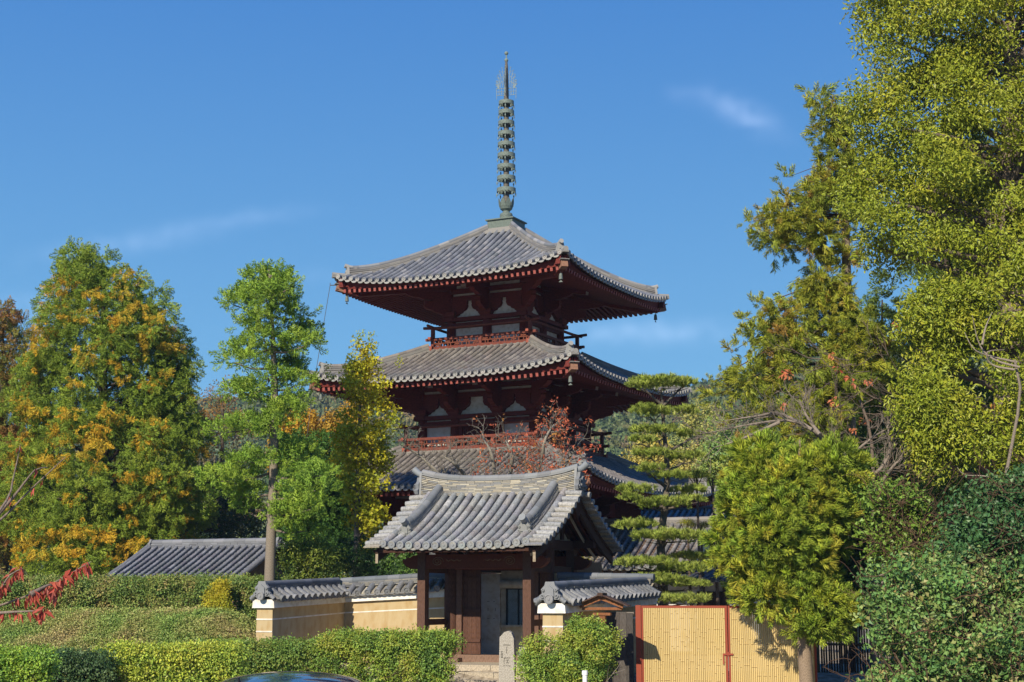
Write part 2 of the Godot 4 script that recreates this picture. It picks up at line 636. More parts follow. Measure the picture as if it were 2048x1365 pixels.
		og.prism(PackedVector2Array([Vector2(-0.2, -0.02), Vector2(0.2, -0.02), Vector2(0.17, 0.16), Vector2(0.13, 0.30), Vector2(0.11, 0.40), Vector2(-0.11, 0.40), Vector2(-0.13, 0.30), Vector2(-0.17, 0.16)]), face, 0.09)
		og.prism(PackedVector2Array([Vector2(-0.11, 0.06), Vector2(0.11, 0.06), Vector2(0.08, 0.24), Vector2(0, 0.29), Vector2(-0.08, 0.24)]), face * Transform3D(Basis(), Vector3(0, 0, 0.05)), 0.06)
		for s in [-1, 1]:
			og.lathe([[0.0, 0.0], [0.035, 0.01], [0.0, 0.05]], 6, face * Vector3(0.055 * s, 0.17, 0.08))
		part(roof, "demon_tile", og, M.ridge_tile)
		var tb2 := MB.new()
		tb2.col = PALE_TILE * 0.95
		tb2.tube(PackedVector3Array([face * Vector3(0, 0.38, -0.35), face * Vector3(0, 0.395, -0.1), face * Vector3(0, 0.45, 0.12)]), PackedFloat32Array([0.08, 0.082, 0.088]), 10)
		part(roof, "ridge_end_tile", tb2, M.ridge_tile)
		var sr := MB.new()
		var C0 := dg * (re + 0.05)
		C0.y = R.y((re + 0.05) / sqrt(2.0), (re + 0.05) / sqrt(2.0)) + 0.06
		var C1 := dg * (R.half * sqrt(2.0) + 0.05)
		C1.y = R.y(R.half, R.half) + 0.10
		sr.col = PALE_TILE * 0.8
		sr.tube(PackedVector3Array([B * C0, B * C0.lerp(C1, 0.6), B * C1]), PackedFloat32Array([0.09, 0.09, 0.094]), 10)
		sr.col = PALE_TILE * 0.7
		sr.bar(B * (C0 - Vector3(0, 0.06, 0)), B * (C1 - Vector3(0, 0.09, 0)), 0.22, 0.07)
		part(roof, "corner_ridge", sr, M.ridge_tile)
		# hip rafter with its metal cap
		var rr := R.half * sqrt(2.0) - 0.12
		var yb2 := R.ye - 0.045 + 0.16
		var hrb := MB.new()
		hrb.col = Color(0.215, 0.04, 0.032)
		var ri := rafter_in * sqrt(2.0)
		var J0 := dg * ri + Vector3(0, ro + sl * (zo - rafter_in) - 0.08, 0)
		var J1 := dg * (rr - 0.9) + Vector3(0, R.ye - 0.14, 0)
		var J2 := dg * rr + Vector3(0, R.ye + 0.045, 0)
		hrb.bar(B * J0, B * J1, 0.24, 0.26)
		hrb.bar(B * J1, B * J2, 0.24, 0.24)
		var hb2 := part(roof, "hip_rafter", hrb, M.red_wood)
		var capm := MB.new()
		capm.col = Color(0.40, 0.22, 0.15)
		capm.bar(B * (J2 - (J2 - J1).normalized() * 0.30), B * (J2 + (J2 - J1).normalized() * 0.004), 0.248, 0.246)
		part(hb2, "bare_wood_end", capm, M.brown_wood)
		var cm := MB.new()
		cm.col = Color(0.30, 0.30, 0.29)
		cm.bar(B * (J2 - (J2 - J1).normalized() * 0.28 + Vector3(0, 0.14, 0)), B * (J2 + (J2 - J1).normalized() * 0.06 + Vector3(0, 0.14, 0)), 0.34, 0.03)
		part(hb2, "metal_cap", cm, M.bronze)
		# wind bell
		if k != 2:
			var bl := MB.new()
			bl.col = Color(0.22, 0.26, 0.24)
			var bp := B * (dg * (rr - 0.42) + Vector3(0, R.ye - 0.17, 0))
			bl.rod(bp, bp - Vector3(0, 0.06, 0), 0.01)
			bl.lathe([[0.075, -0.30], [0.062, -0.14], [0.05, -0.08], [0.0, -0.055]], 10, bp)
			bl.rod(bp - Vector3(0, 0.2, 0), bp - Vector3(0, 0.34, 0), 0.008)
			bl.prism(PackedVector2Array([Vector2(-0.085, -0.40), Vector2(0.085, -0.40), Vector2(0.03, -0.35), Vector2(0, -0.31), Vector2(-0.03, -0.35)]), Transform3D(B, bp), 0.012)
			part(roof, "wind_bell", bl, M.bronze)
	lay(roof, "cover_tile", cover_tile_mesh(rad, tl), M.tile, covers, 100, "cover_tiles")
	lay(roof, "eave_tile", disc_tile_mesh(0.092), M.ridge_tile, discs, 100, "eave_tiles")
	lay(roof, "pan_end_tile", pan_end_mesh(sp * 0.86, 0.085), M.ridge_tile, pans, 100, "pan_end_tiles")

func cloud_poly(l: float, h: float) -> PackedVector2Array:   # cloud-shaped bracket arm: from the wall (x = 0) outwards, base at y = 0
	var q := PackedVector2Array()
	for p in [[0, 0], [0.30, 0], [0.40, 0.05], [0.46, 0.14], [0.55, 0.17], [0.64, 0.20], [0.70, 0.30], [0.80, 0.34], [0.90, 0.40], [0.96, 0.52], [1.0, 0.62], [0.97, 0.74], [1.0, 0.80], [1.0, 1.0], [0, 1.0]]:
		q.append(Vector2(p[0] * l, p[1] * h))
	return q

func storey(root: Node3D, b: float, bays: Array, y0: float, yb: float, yt: float, yr: float, R: Roof, lattice: bool) -> void:
	# b: half width; bays: column places along a side; y0 floor; yb, yt: tie beam; yr: underside of the rafters at the wall
	var red := Color(0.205, 0.036, 0.029)
	var st := Node3D.new()
	st.name = "storey"
	root.add_child(st, true)
	for k in 4:
		var B := Basis(Vector3.UP, k * PI / 2)
		var T := Transform3D(B, Vector3.ZERO)
		var w := MB.new()
		w.col = Color(0.80, 0.80, 0.79)
		w.box(T * Transform3D(Basis(), Vector3(0, (y0 + yr) / 2, b - 0.1)), Vector3(b * 2 - 0.14, yr - y0, 0.12))
		part(st, "plaster_wall", w, M.plaster)
		for i in bays.size() - 1:   # the corner column belongs to the next side
			var cm := MB.new()
			cm.col = red
			cm.lathe([[0.19, y0], [0.195, (y0 + yb) / 2], [0.175, yt + 0.002]], 14, B * Vector3(bays[i], 0, b))
			part(st, "column", cm, M.red_wood)
		var tb := MB.new()
		tb.col = red
		tb.box(T * Transform3D(Basis(), Vector3(0, (yb + yt) / 2 - 0.09, b)), Vector3(b * 2 + 0.2, yt - yb - 0.18, 0.16))
		part(st, "tie_beam", tb, M.red_wood)
		var tp := MB.new()
		tp.col = red
		tp.box(T * Transform3D(Basis(), Vector3(0, yt - 0.055, b + 0.01)), Vector3(b * 2 + 0.56, 0.15, 0.44))
		part(st, "top_plate", tp, M.red_wood)
		for q in 2:   # wall beams with plaster between them
			var wb := MB.new()
			wb.col = red
			wb.box(T * Transform3D(Basis(), Vector3(0, yt + 0.79 + 0.30 * q, b + 0.01)), Vector3(b * 2 + 0.3, 0.19, 0.17))
			part(st, "wall_beam", wb, M.red_wood)
		for i in bays.size():
			var x: float = bays[i]
			var corner: bool = i == 0 or i == bays.size() - 1
			# bracket in the plane of the wall
			var wbk := MB.new()
			wbk.col = red
			var right := cloud_poly(0.66, 0.62)
			if i == 0:
				wbk.prism(right, T * Transform3D(Basis(), Vector3(x + 0.08, yt + 0.10, b + 0.005)), 0.19)
			elif i == bays.size() - 1:
				wbk.prism(right, T * Transform3D(Basis(Vector3.UP, PI), Vector3(x - 0.08, yt + 0.10, b + 0.005)), 0.19)
			else:
				wbk.prism(right, T * Transform3D(Basis(), Vector3(x, yt + 0.10, b + 0.005)), 0.19)
				wbk.prism(right, T * Transform3D(Basis(Vector3.UP, PI), Vector3(x, yt + 0.10, b + 0.004)), 0.188)
			part(st, "wall_bracket", wbk, M.red_wood)
			if i == bays.size() - 1:
				continue
			# capital block
			var cp := MB.new()
			cp.col = red
			var base := B * Vector3(x, yt + 0.02, b)
			for lv in [[0.20, 0.0, 0.26, 0.10], [0.27, 0.10, 0.27, 0.24]]:
				var p := []
				for q in 2:
					var rr: float = lv[0] if q == 0 else lv[2]
					var yy: float = lv[1] if q == 0 else lv[3]
					for s in [[-1, 1], [1, 1], [1, -1], [-1, -1]]:
						p.append(base + B * Vector3(s[0] * rr, yy, s[1] * rr))
				cp.hexa(p)
			part(st, "capital_block", cp, M.red_wood)
			# projecting cloud brackets and the tail rafter above them
			var dir := Vector3(0, 0, 1)
			var reach := 1.0
			if corner:
				dir = Vector3(-1, 0, 1).normalized()
				reach = 1.414
			var X := B * dir
			var fr := Basis(X, Vector3.UP, X.cross(Vector3.UP))
			var o := B * Vector3(x, 0, b)
			var cb := MB.new()
			cb.col = red
			cb.prism(cloud_poly(0.80 * reach, 0.52), Transform3D(fr, o + Vector3(0, yt + 0.16, 0)), 0.21)
			cb.prism(cloud_poly(1.32 * reach, 0.42), Transform3D(fr, o + Vector3(0, yt + 0.66, 0)), 0.205)
			part(st, "cloud_bracket", cb, M.red_wood)
			var tr := MB.new()
			tr.col = red * 1.05
			var e := 1.95 * reach
			var ya := yr - 0.16
			tr.bar(o + Vector3(0, ya + 0.02, 0), o + X * e + Vector3(0, ya - 0.34, 0), 0.22, 0.28)
			var tnode := part(st, "tail_rafter", tr, M.red_wood)
			var te := MB.new()
			te.col = Color(0.34, 0.30, 0.29)
			te.bar(o + X * e + Vector3(0, ya - 0.34, 0), o + X * (e + 0.012) + Vector3(0, ya - 0.342, 0), 0.222, 0.282)
			part(tnode, "pale_end", te, M.plaster)
			var blk := MB.new()
			blk.col = red
			blk.box(Transform3D(fr, o + X * (1.66 * reach) + Vector3(0, ya - 0.08, 0)), Vector3(0.30, 0.2, 0.30))
			part(st, "bearing_block", blk, M.red_wood)
		var pu := MB.new()
		pu.col = red
		pu.box(T * Transform3D(Basis(), Vector3(0, yr - 0.235, b + 1.66)), Vector3((b + 1.66) * 2 + 0.9, 0.2, 0.19))
		part(st, "purlin", pu, M.red_wood)
	if lattice:
		for k in 4:
			var B := Basis(Vector3.UP, k * PI / 2)
			var fr := MB.new()
			fr.col = red
			var xa: float = bays[1] + 0.16
			var xb: float = bays[2] - 0.16
			fr.bx(xa, xb, yb - 0.05, yb + 0.04, b - 0.09, b + 0.05)
			fr.bx(xa, xb, y0 + 0.1, y0 + 0.24, b - 0.09, b + 0.05)
			fr.bx(xa, xa + 0.16, y0 + 0.24, yb - 0.05, b - 0.08, b + 0.045)
			fr.bx(xb - 0.16, xb, y0 + 0.24, yb - 0.05, b - 0.08, b + 0.045)
			fr.col = red
			fr.bx(xa + 0.16, xb - 0.16, y0 + 0.24, yb - 0.05, b - 0.05, b - 0.035)
			var mi := part(st, "lattice_window", fr, M.red_wood, Transform3D(B, Vector3.ZERO))
			for i in 15:
				var bar := MB.new()
				bar.col = Color(0.26, 0.07, 0.06)
				var x := lerpf(xa + 0.2, xb - 0.2, i / 14.0)
				bar.box(Transform3D(Basis(Vector3.UP, PI / 4), Vector3(x, (y0 + 0.24 + yb - 0.05) / 2, b + 0.005)), Vector3(0.042, yb - y0 - 0.29, 0.042))
				part(mi, "lattice_bar", bar, M.red_wood)

func balcony(root: Node3D, hb: float, y0: float, ytop: float, posts: Array) -> void:
	var red := Color(0.23, 0.066, 0.044)
	var bal := Node3D.new()
	bal.name = "balcony"
	root.add_child(bal, true)
	var h := ytop - y0
	for k in 4:
		var B := Basis(Vector3.UP, k * PI / 2)
		var T := Transform3D(B, Vector3.ZERO)
		var dk := MB.new()
		dk.col = red * 0.8
		dk.box(T * Transform3D(Basis(), Vector3(0, y0 + 0.0, hb - 0.30)), Vector3(hb * 2 - 0.9, 0.08, 0.52))
		part(bal, "deck", dk, M.red_wood)
		var tops := [[y0 + 0.05, 0.17, 0.15, 0.22], [y0 + h * 0.50, 0.10, 0.12, 0.30], [ytop, 0.11, 0.12, 0.42]]
		for q in 3:
			var rl := MB.new()
			rl.col = red
			var yy: float = tops[q][0]
			if q == 2:
				var pts := PackedVector3Array()
				var rad := PackedFloat32Array()
				var L: float = hb + tops[q][3]
				for i in 9:
					var x := lerpf(-L, L, i / 8.0)
					pts.append(B * Vector3(x, yy + 0.045 * pow(absf(x) / L, 6.0) + (0.02 if k % 2 else 0.0), hb))
					rad.append(0.058)
				rl.tube(pts, rad, 8)
				part(bal, "top_rail", rl, M.red_wood)
			else:
				rl.box(T * Transform3D(Basis(), Vector3(0, yy + (0.012 if k % 2 else 0.0), hb)), Vector3((hb + tops[q][3]) * 2, tops[q][1], tops[q][2]))
				part(bal, "middle_rail" if q else "base_rail", rl, M.red_wood)
				var en := MB.new()   # fresh-looking end grain
				en.col = Color(0.40, 0.12, 0.08)
				for s in [-1, 1]:
					en.box(T * Transform3D(Basis(), Vector3(s * (hb + tops[q][3] + 0.003), yy + (0.012 if k % 2 else 0.0), hb)), Vector3(0.008, tops[q][1] * 0.98, tops[q][2] * 0.98))
				part(bal, "rail_end", en, M.red_wood)
		for i in posts.size() - 1:
			var x: float = posts[i]
			var po := MB.new()
			po.col = red
			var top: float = ytop if i == 0 else y0 + h * 0.5
			po.box(T * Transform3D(Basis(), Vector3(x, (y0 + top) / 2, hb)), Vector3(0.125, top - y0, 0.125))
			part(bal, "rail_post", po, M.red_wood)
		# broken-swastika fretwork between base and middle rail
		var fr := MB.new()
		fr.col = Color(0.27, 0.085, 0.05)
		var ya := y0 + 0.14
		var yc := y0 + h * 0.5 - 0.05
		var ym := (ya + yc) / 2
		var n := int(hb * 2 / 0.42)
		var wd := (hb * 2 - 0.14) / n
		for i in n:
			var x := -hb + 0.07 + i * wd
			var flip := i % 2 == 0
			var t := 0.038
			var segs := [[0.5, ya, 0.5, yc], [0.0, ym, 1.0, ym], [0.0, ym, 0.0, yc if flip else ya], [0.25, (ya + ym) / 2 if flip else (ym + yc) / 2, 0.75, (ya + ym) / 2 if flip else (ym + yc) / 2], [0.25, ya if flip else ym, 0.25, (ya + ym) / 2 if flip else yc], [0.78, ym if flip else ya, 0.78, yc if flip else ym]]
			for s in segs:
				fr.bar(B * Vector3(x + s[0] * wd, s[1], hb), B * Vector3(x + s[2] * wd, s[3], hb), t, t, B * Vector3(0, 0, 1))
		part(bal, "fretwork", fr, M.red_wood)

func spire(root: Node3D) -> void:
	var sp := Node3D.new()
	sp.name = "finial_spire"
	root.add_child(sp, true)
	var green := Color(0.19, 0.24, 0.215)
	var pale := Color(0.29, 0.37, 0.335)
	var m := MB.new()
	m.col = green
	m.bx(-0.56, 0.56, 16.40, 16.66, -0.56, 0.56)
	m.bx(-0.63, 0.63, 16.66, 16.71, -0.63, 0.63)
	m.bx(-0.62, 0.62, 16.33, 16.42, -0.62, 0.62)
	for s in [-1, 1]:   # seams of the sheet bronze
		m.bx(s * 0.2 - 0.01, s * 0.2 + 0.01, 16.43, 16.655, -0.566, 0.566)
	part(sp, "dew_basin", m, M.bronze)
	m = MB.new()
	m.col = green
	m.lathe([[0.26, 16.71], [0.265, 16.95], [0.24, 17.02], [0.15, 17.06], [0.14, 17.14], [0.2, 17.18]], 20)
	part(sp, "inverted_bowl", m, M.bronze)
	m = MB.new()
	m.col = green
	m.lathe([[0.14, 17.12], [0.24, 17.2], [0.27, 17.3], [0.28, 17.42]], 20)
	for i in 8:   # upright petals of the lotus
		var a := TAU * i / 8.0
		var f := Transform3D(Basis(Vector3.UP, a) * Basis(Vector3.RIGHT, 0.16), Vector3(sin(a) * 0.26, 17.3, cos(a) * 0.26))
		m.prism(PackedVector2Array([Vector2(-0.09, 0), Vector2(0.09, 0), Vector2(0.10, 0.16), Vector2(0.06, 0.27), Vector2(0, 0.34), Vector2(-0.06, 0.27), Vector2(-0.10, 0.16)]), f, 0.02)
	part(sp, "lotus", m, M.bronze)
	m = MB.new()
	m.col = Color(0.17, 0.16, 0.14)
	m.lathe([[0.125, 17.4], [0.10, 21.9], [0.07, 23.2], [0.045, 23.45]], 12)
	part(sp, "mast", m, M.bronze)
	var ys := [21.67, 21.26, 20.81, 20.36, 19.91, 19.45, 18.97, 18.49, 17.99]
	for i in 9:
		var r := lerpf(0.31, 0.385, i / 8.0)
		var y: float = ys[i]
		var g := MB.new()
		g.col = green.lerp(pale, 0.3)
		g.lathe([[r - 0.022, y - 0.08], [r, y - 0.08], [r, y + 0.075], [r - 0.022, y + 0.075], [r - 0.022, y - 0.08]], 28)
		for j in 8:
			var a := TAU * j / 8.0 + 0.2
			g.bar(Vector3(sin(a), 0, cos(a)) * 0.1 + Vector3(0, y, 0), Vector3(sin(a), 0, cos(a)) * (r - 0.01) + Vector3(0, y, 0), 0.03, 0.06)
		g.lathe([[0.15, y - 0.1], [0.15, y + 0.05], [0.1, y + 0.09]], 12)
		var ring := part(sp, "ring", g, M.bronze)
		for j in 8:
			var a := TAU * j / 8.0 + 0.35
			var bl := MB.new()
			bl.col = pale
			var p := Vector3(sin(a) * r, y - 0.08, cos(a) * r)
			bl.rod(p, p - Vector3(0, 0.04, 0), 0.006, 0.006, 4)
			bl.lathe([[0.03, -0.135], [0.022, -0.06], [0.0, -0.035]], 6, p)
			bl.rod(p - Vector3(0, 0.12, 0), p - Vector3(0, 0.19, 0), 0.012, 0.02, 4)
			part(ring, "small_bell", bl, M.bronze)
	# water-flame openwork: four upright plates of scrolling stems
	for k in 4:
		var fl := MB.new()
		fl.col = Color(0.40, 0.50, 0.48)
		var B := Basis(Vector3.UP, k * PI / 2 + 0.3)
		var y0 := 22.0
		var t := 0.012
		var P := func(x: float, y: float) -> Vector3: return B * Vector3(x, y0 + y, 0)
		for s in [[0.10, 0.0, 0.40, 0.02], [0.40, 0.02, 0.41, 0.30], [0.10, 0.16, 0.40, 0.16], [0.41, 0.30, 0.28, 0.36], [0.10, 0.30, 0.40, 0.30], [0.20, 0.0, 0.20, 0.3], [0.30, 0.0, 0.30, 0.3], [0.40, 0.02, 0.40, -0.16]]:
			fl.rod(P.call(s[0], s[1]), P.call(s[2], s[3]), t, t, 4)
		for st in [[0.34, 0.30, 0.40, 0.62], [0.30, 0.34, 0.36, 0.86], [0.24, 0.34, 0.28, 1.04], [0.16, 0.36, 0.18, 1.18], [0.32, 0.3, 0.42, 0.46]]:
			var a: Vector3 = P.call(st[0], st[1])
			var e: Vector3 = P.call(st[2], st[3])
			var mid := a.lerp(e, 0.5) + B * Vector3(-0.05, 0, 0)
			fl.tube(PackedVector3Array([a, a.lerp(mid, 0.6), mid, e.lerp(mid, 0.4), e]), PackedFloat32Array([t, t, t, t, t * 0.8]), 4)
			fl.lathe([[0.0, -0.03], [0.03, 0.0], [0.0, 0.04]], 6, e)
			for q in 3:
				var c := a.lerp(e, 0.25 + 0.25 * q)
				fl.rod(c, c + B * Vector3(-0.07, 0.06, 0), t * 0.8, t * 0.6, 4)
				fl.rod(c, c + B * Vector3(0.06, 0.07, 0), t * 0.8, t * 0.6, 4)
		for q in 5:
			fl.rod(P.call(0.06, 0.05 + q * 0.2), P.call(0.2 - 0.02 * q, 0.12 + q * 0.2), t, t * 0.7, 4)
		part(sp, "water_flame", fl, M.bronze)
	m = MB.new()
	m.col = pale
	for q in [[23.50, 0.085], [23.80, 0.085]]:
		m.lathe([[0.0, -q[1]], [q[1] * 0.7, -q[1] * 0.7], [q[1], 0.0], [q[1] * 0.7, q[1] * 0.7], [0.0, q[1]]], 12, Vector3(0, q[0], 0))
	m.rod(Vector3(0, 23.4, 0), Vector3(0, 23.82, 0), 0.03, 0.025, 8)
	part(sp, "sacred_jewels", m, M.bronze)

func pagoda() -> void:
	var root := thing("three_storey_pagoda", "tall dark red three-storeyed wooden pagoda with grey tiled roofs and a green bronze finial", "pagoda", PAGODA, PAGODA_TURN)
	var base := MB.new()
	base.col = Color(0.42, 0.40, 0.37)
	base.bx(-4.4, 4.4, -0.3, 0.95, -4.4, 4.4)
	base.bx(-4.52, 4.52, 0.95, 1.12, -4.52, 4.52)
	part(root, "stone_podium", base, M.stone)
	var r1 := Roof.new()
	r1.half = 6.40; r1.ye = 5.60; r1.zt = 3.0; r1.yt = 7.16; r1.rise = 0.47
	var r2 := Roof.new()
	r2.half = 5.61; r2.ye = 9.64; r2.zt = 2.25; r2.yt = 11.18; r2.rise = 0.46
	var r3 := Roof.new()
	r3.half = 4.95; r3.ye = 13.50; r3.zt = 0.56; r3.yt = 16.16; r3.rise = 0.45
	storey(root, 3.2, [-3.2, -1.1, 1.1, 3.2], 1.1, 4.15, 4.55, 6.05, r1, true)
	pagoda_roof(root, r1, TILE_BROWN, 3.2, [Color(0.30, 0.295, 0.285), Color(0.26, 0.26, 0.26)], 3.0, 101, true)
	storey(root, 2.4, [-2.4, -0.95, 0.95, 2.4], 7.1, 8.23, 8.61, 10.1, r2, true)
	balcony(root, 2.86, 7.26, 8.2, [-2.86, -0.95, 0.95, 2.86])
	pagoda_roof(root, r2, TILE_BROWN, 2.4, [Color(0.30, 0.295, 0.285), Color(0.26, 0.26, 0.26)], 2.2, 102, true)
	storey(root, 1.6, [-1.6, 0.0, 1.6], 11.1, 12.17, 12.55, 14.0, r3, false)
	balcony(root, 2.13, 11.27, 12.14, [-2.13, 0.0, 2.13])
	pagoda_roof(root, r3, TILE_TOP, 1.6, [], 1.4, 103, false)
	# courses of tile that close the foot of each upper storey
	for q in [[2.36, 11.16], [3.1, 7.14]]:
		var f := MB.new()
		for i in 3:
			f.col = Color(0.36, 0.345, 0.32) * (1.0 - 0.08 * i)
			f.bx(-q[0] + i * 0.07, q[0] - i * 0.07, q[1] + i * 0.055 - 0.03, q[1] + i * 0.055 + 0.02, -q[0] + i * 0.07, q[0] - i * 0.07)
		part(root, "flashing_course", f, M.ridge_tile)
	var tc := MB.new()
	for i in 4:
		var w := 0.86 - 0.06 * i
		tc.col = Color(0.34, 0.33, 0.31) * (1.0 + 0.05 * (i % 2))
		tc.bx(-w, w, 16.06 + i * 0.065, 16.115 + i * 0.065, -w, w)
	part(root, "flashing_course", tc, M.ridge_tile)
	spire(root)

# ---------------------------------------------------------------- the temple gate
const TILE_GATE := [Color(0.373, 0.385, 0.392), Color(0.439, 0.441, 0.431), Color(0.334, 0.346, 0.352), Color(0.464, 0.458, 0.432), Color(0.403, 0.409, 0.405), Color(0.373, 0.364, 0.340)]
const LICHEN := [Color(0.565, 0.513, 0.397), Color(0.462, 0.436, 0.372), Color(0.385, 0.379, 0.352), Color(0.616, 0.577, 0.462), Color(0.334, 0.340, 0.340)]

class Gable:   # a curved gabled roof: ridge along x at z = 0
	var hw: float      # half length along the ridge to the verge
	var we: float      # eave distance
	var ye: float
	var wt: float
	var yt: float
	var rise: float
	var sag := 0.3
	func y(x: float, w: float) -> float:
		var t := (we - absf(w)) / (we - wt)
		return ye + (yt - ye) * ((1.0 - sag) * t + sag * t * t) + rise * pow(absf(x) / hw, 4.0)
	func p(x: float, w: float) -> Vector3:
		return Vector3(x, y(x, w), w)

func gable_tiles(roof: Node, G: Gable, rows: int, span: float, rad: float, tl: float, pal: Array, panpal: Array, sd: int, most: int, near_front := true) -> void:
	var r := rng(sd)
	var covers := []
	var discs := []
	var pan := MB.new()
	var sp := span * 2 / (rows - 1)
	for s in [1, -1]:
		for i in rows:
			var x := -span + i * sp
			var w := G.we
			while w > G.wt + 0.05:
				var w2 := maxf(w - tl * 0.88, G.wt)
				var a := G.p(x, w2 * s)
				var b := G.p(x, w * s)
				var d := b - a
				var l := d.length()
				d /= l
				var xx := Vector3(s, 0, 0)
				var up := d.cross(xx).normalized()
				covers.append({"t": Transform3D(Basis(xx, up, d * (l / tl) * 1.05), a + up * 0.055), "d": (G.we - w) + absf(x) * 0.2 if s == 1 else 1e7, "c": tone(r, pal) * (r.randf_range(0.95, 1.25) if r.randf() < 0.25 else 1.0)})
				w = w2
			var e := G.p(x, G.we * s)
			discs.append({"t": Transform3D(Basis(Vector3(s, 0, 0), Vector3.UP, Vector3(0, 0, s)), e + Vector3(0, 0.05, 0.03 * s)), "d": absf(x) if s == 1 else 1e7, "c": Color(0.34, 0.36, 0.37) * r.randf_range(0.85, 1.1)})
			if i < rows - 1:
				var wa := G.we
				while wa > G.wt + 0.02:
					var wb := maxf(wa - 0.155, G.wt)
					for q in 3:
						pan.col = tone(r, panpal)
						var xa := x + sp * q / 3.0
						var xb := x + sp * (q + 1) / 3.0
						var da := -0.04 if q > 0 else 0.0
						var db := -0.04 if q < 2 else 0.0
						var lift := Vector3(0, 0.026, 0)
						var p0 := G.p(xa, wa * s) + Vector3(0, da, 0) + lift
						var p1 := G.p(xb, wa * s) + Vector3(0, db, 0) + lift
						var p2 := G.p(xb, wb * s) + Vector3(0, db, 0)
						var p3 := G.p(xa, wb * s) + Vector3(0, da, 0)
						if s == 1:
							pan.quad(p0, p1, p2, p3)
							pan.quad(p0 - lift * 2.0, p1 - lift * 2.0, p1, p0)
						else:
							pan.quad(p1, p0, p3, p2)
							pan.quad(p1 - lift * 2.0, p0 - lift * 2.0, p0, p1)
					wa = wb
				if s == 1:
					pan.col = Color(0.40, 0.39, 0.35) * r.randf_range(0.8, 1.1)
					pan.add(pan_end_mesh(sp * 0.84, 0.075), Transform3D(Basis(), G.p(x + sp / 2, G.we) + Vector3(0, 0.012, 0.015)))
	part(roof, "pan_tiles", pan, M.tile).set_meta("kind", "stuff")
	lay(roof, "cover_tile", cover_tile_mesh(rad, tl), M.tile, covers, most, "cover_tiles")
	lay(roof, "eave_tile", disc_tile_mesh(rad * 1.12), M.ridge_tile, discs, most, "eave_tiles")

# a ridge of stacked flat tiles along a polyline; each little tile is its own block
func stacked_ridge(line: PackedVector3Array, layers: int, th: float, w0: float, w1: float, pal: Array, sd: int, grow := 0.0) -> MB:
	var r := rng(sd)
	var m := MB.new()
	var total := 0.0
	for i in line.size() - 1:
		total += line[i].distance_to(line[i + 1])
	var c := Curve3D.new()
	for p in line:
		c.add_point(p)
	for q in layers:
		var s := -r.randf() * 0.25
		var w := lerpf(w0, w1, q / maxf(1.0, layers - 1.0))
		while s < total:
			var e := s + r.randf_range(0.22, 0.34)
			var a := clampf(s + 0.004, 0, total)
			var b := clampf(e - 0.004, 0, total)
			if b - a > 0.02:
				m.col = tone(r, pal)
				var ga := 1.0 + grow * pow(absf(2.0 * a / total - 1.0), 3.0)
				var gb := 1.0 + grow * pow(absf(2.0 * b / total - 1.0), 3.0)
				m.bar(c.sample_baked(a) + Vector3(0, (q + 0.5) * th * ga, 0), c.sample_baked(b) + Vector3(0, (q + 0.5) * th * gb, 0), w + r.randf_range(-0.012, 0.012), th * 0.80)
			s = e
		# the mortar behind the courses
	m.col = Color(0.10, 0.10, 0.10)
	for i in line.size() - 1:
		m.bar(line[i] + Vector3(0, layers * th * 0.5, 0), line[i + 1] + Vector3(0, layers * th * 0.5, 0), minf(w0, w1) - 0.05, layers * th * 0.98)
	return m

func demon_tile(parent: Node, t: Transform3D, s: float, c: Color) -> void:   # face to +z, base at the origin, about 0.5 m tall at s = 1
	var m := MB.new()
	m.col = c
	m.prism(PackedVector2Array([Vector2(-0.26, 0), Vector2(-0.30, 0.10), Vector2(-0.22, 0.16), Vector2(-0.24, 0.27), Vector2(-0.15, 0.36), Vector2(-0.12, 0.46), Vector2(0.12, 0.46), Vector2(0.15, 0.36), Vector2(0.24, 0.27), Vector2(0.22, 0.16), Vector2(0.30, 0.10), Vector2(0.26, 0)]), t.scaled_local(Vector3.ONE * s), 0.10)
	var u := t.scaled_local(Vector3.ONE * s)
	m.prism(PackedVector2Array([Vector2(-0.13, 0.08), Vector2(0.13, 0.08), Vector2(0.12, 0.26), Vector2(0.0, 0.36), Vector2(-0.12, 0.26)]), u * Transform3D(Basis(), Vector3(0, 0, 0.06)), 0.07)
	for k in [-1, 1]:
		for q in [[0.20, 0.08, 0.055], [0.18, 0.24, 0.04], [0.06, 0.24, 0.035]]:
			var pts := PackedVector3Array()
			var rad := PackedFloat32Array()
			for i in 9:
				var a := TAU * i / 7.0
				var rr: float = q[2] * (1.0 - i * 0.07)
				pts.append(u * Vector3(k * (q[0] + cos(a) * rr), q[1] + sin(a) * rr, 0.075))
				rad.append(0.02 * s)
			m.tube(pts, rad, 5)
	part(parent, "demon_tile", m, M.ridge_tile)

func ridge_end_tile(parent: Node, a: Vector3, b: Vector3, r: float, c: Color) -> void:   # upswept round tile
	var m := MB.new()
	m.col = c
	var mid := a.lerp(b, 0.5) - Vector3(0, 0.035, 0)
	m.tube(PackedVector3Array([a, mid, b]), PackedFloat32Array([r, r, r * 1.08]), 12)
	part(parent, "ridge_end_tile", m, M.ridge_tile)

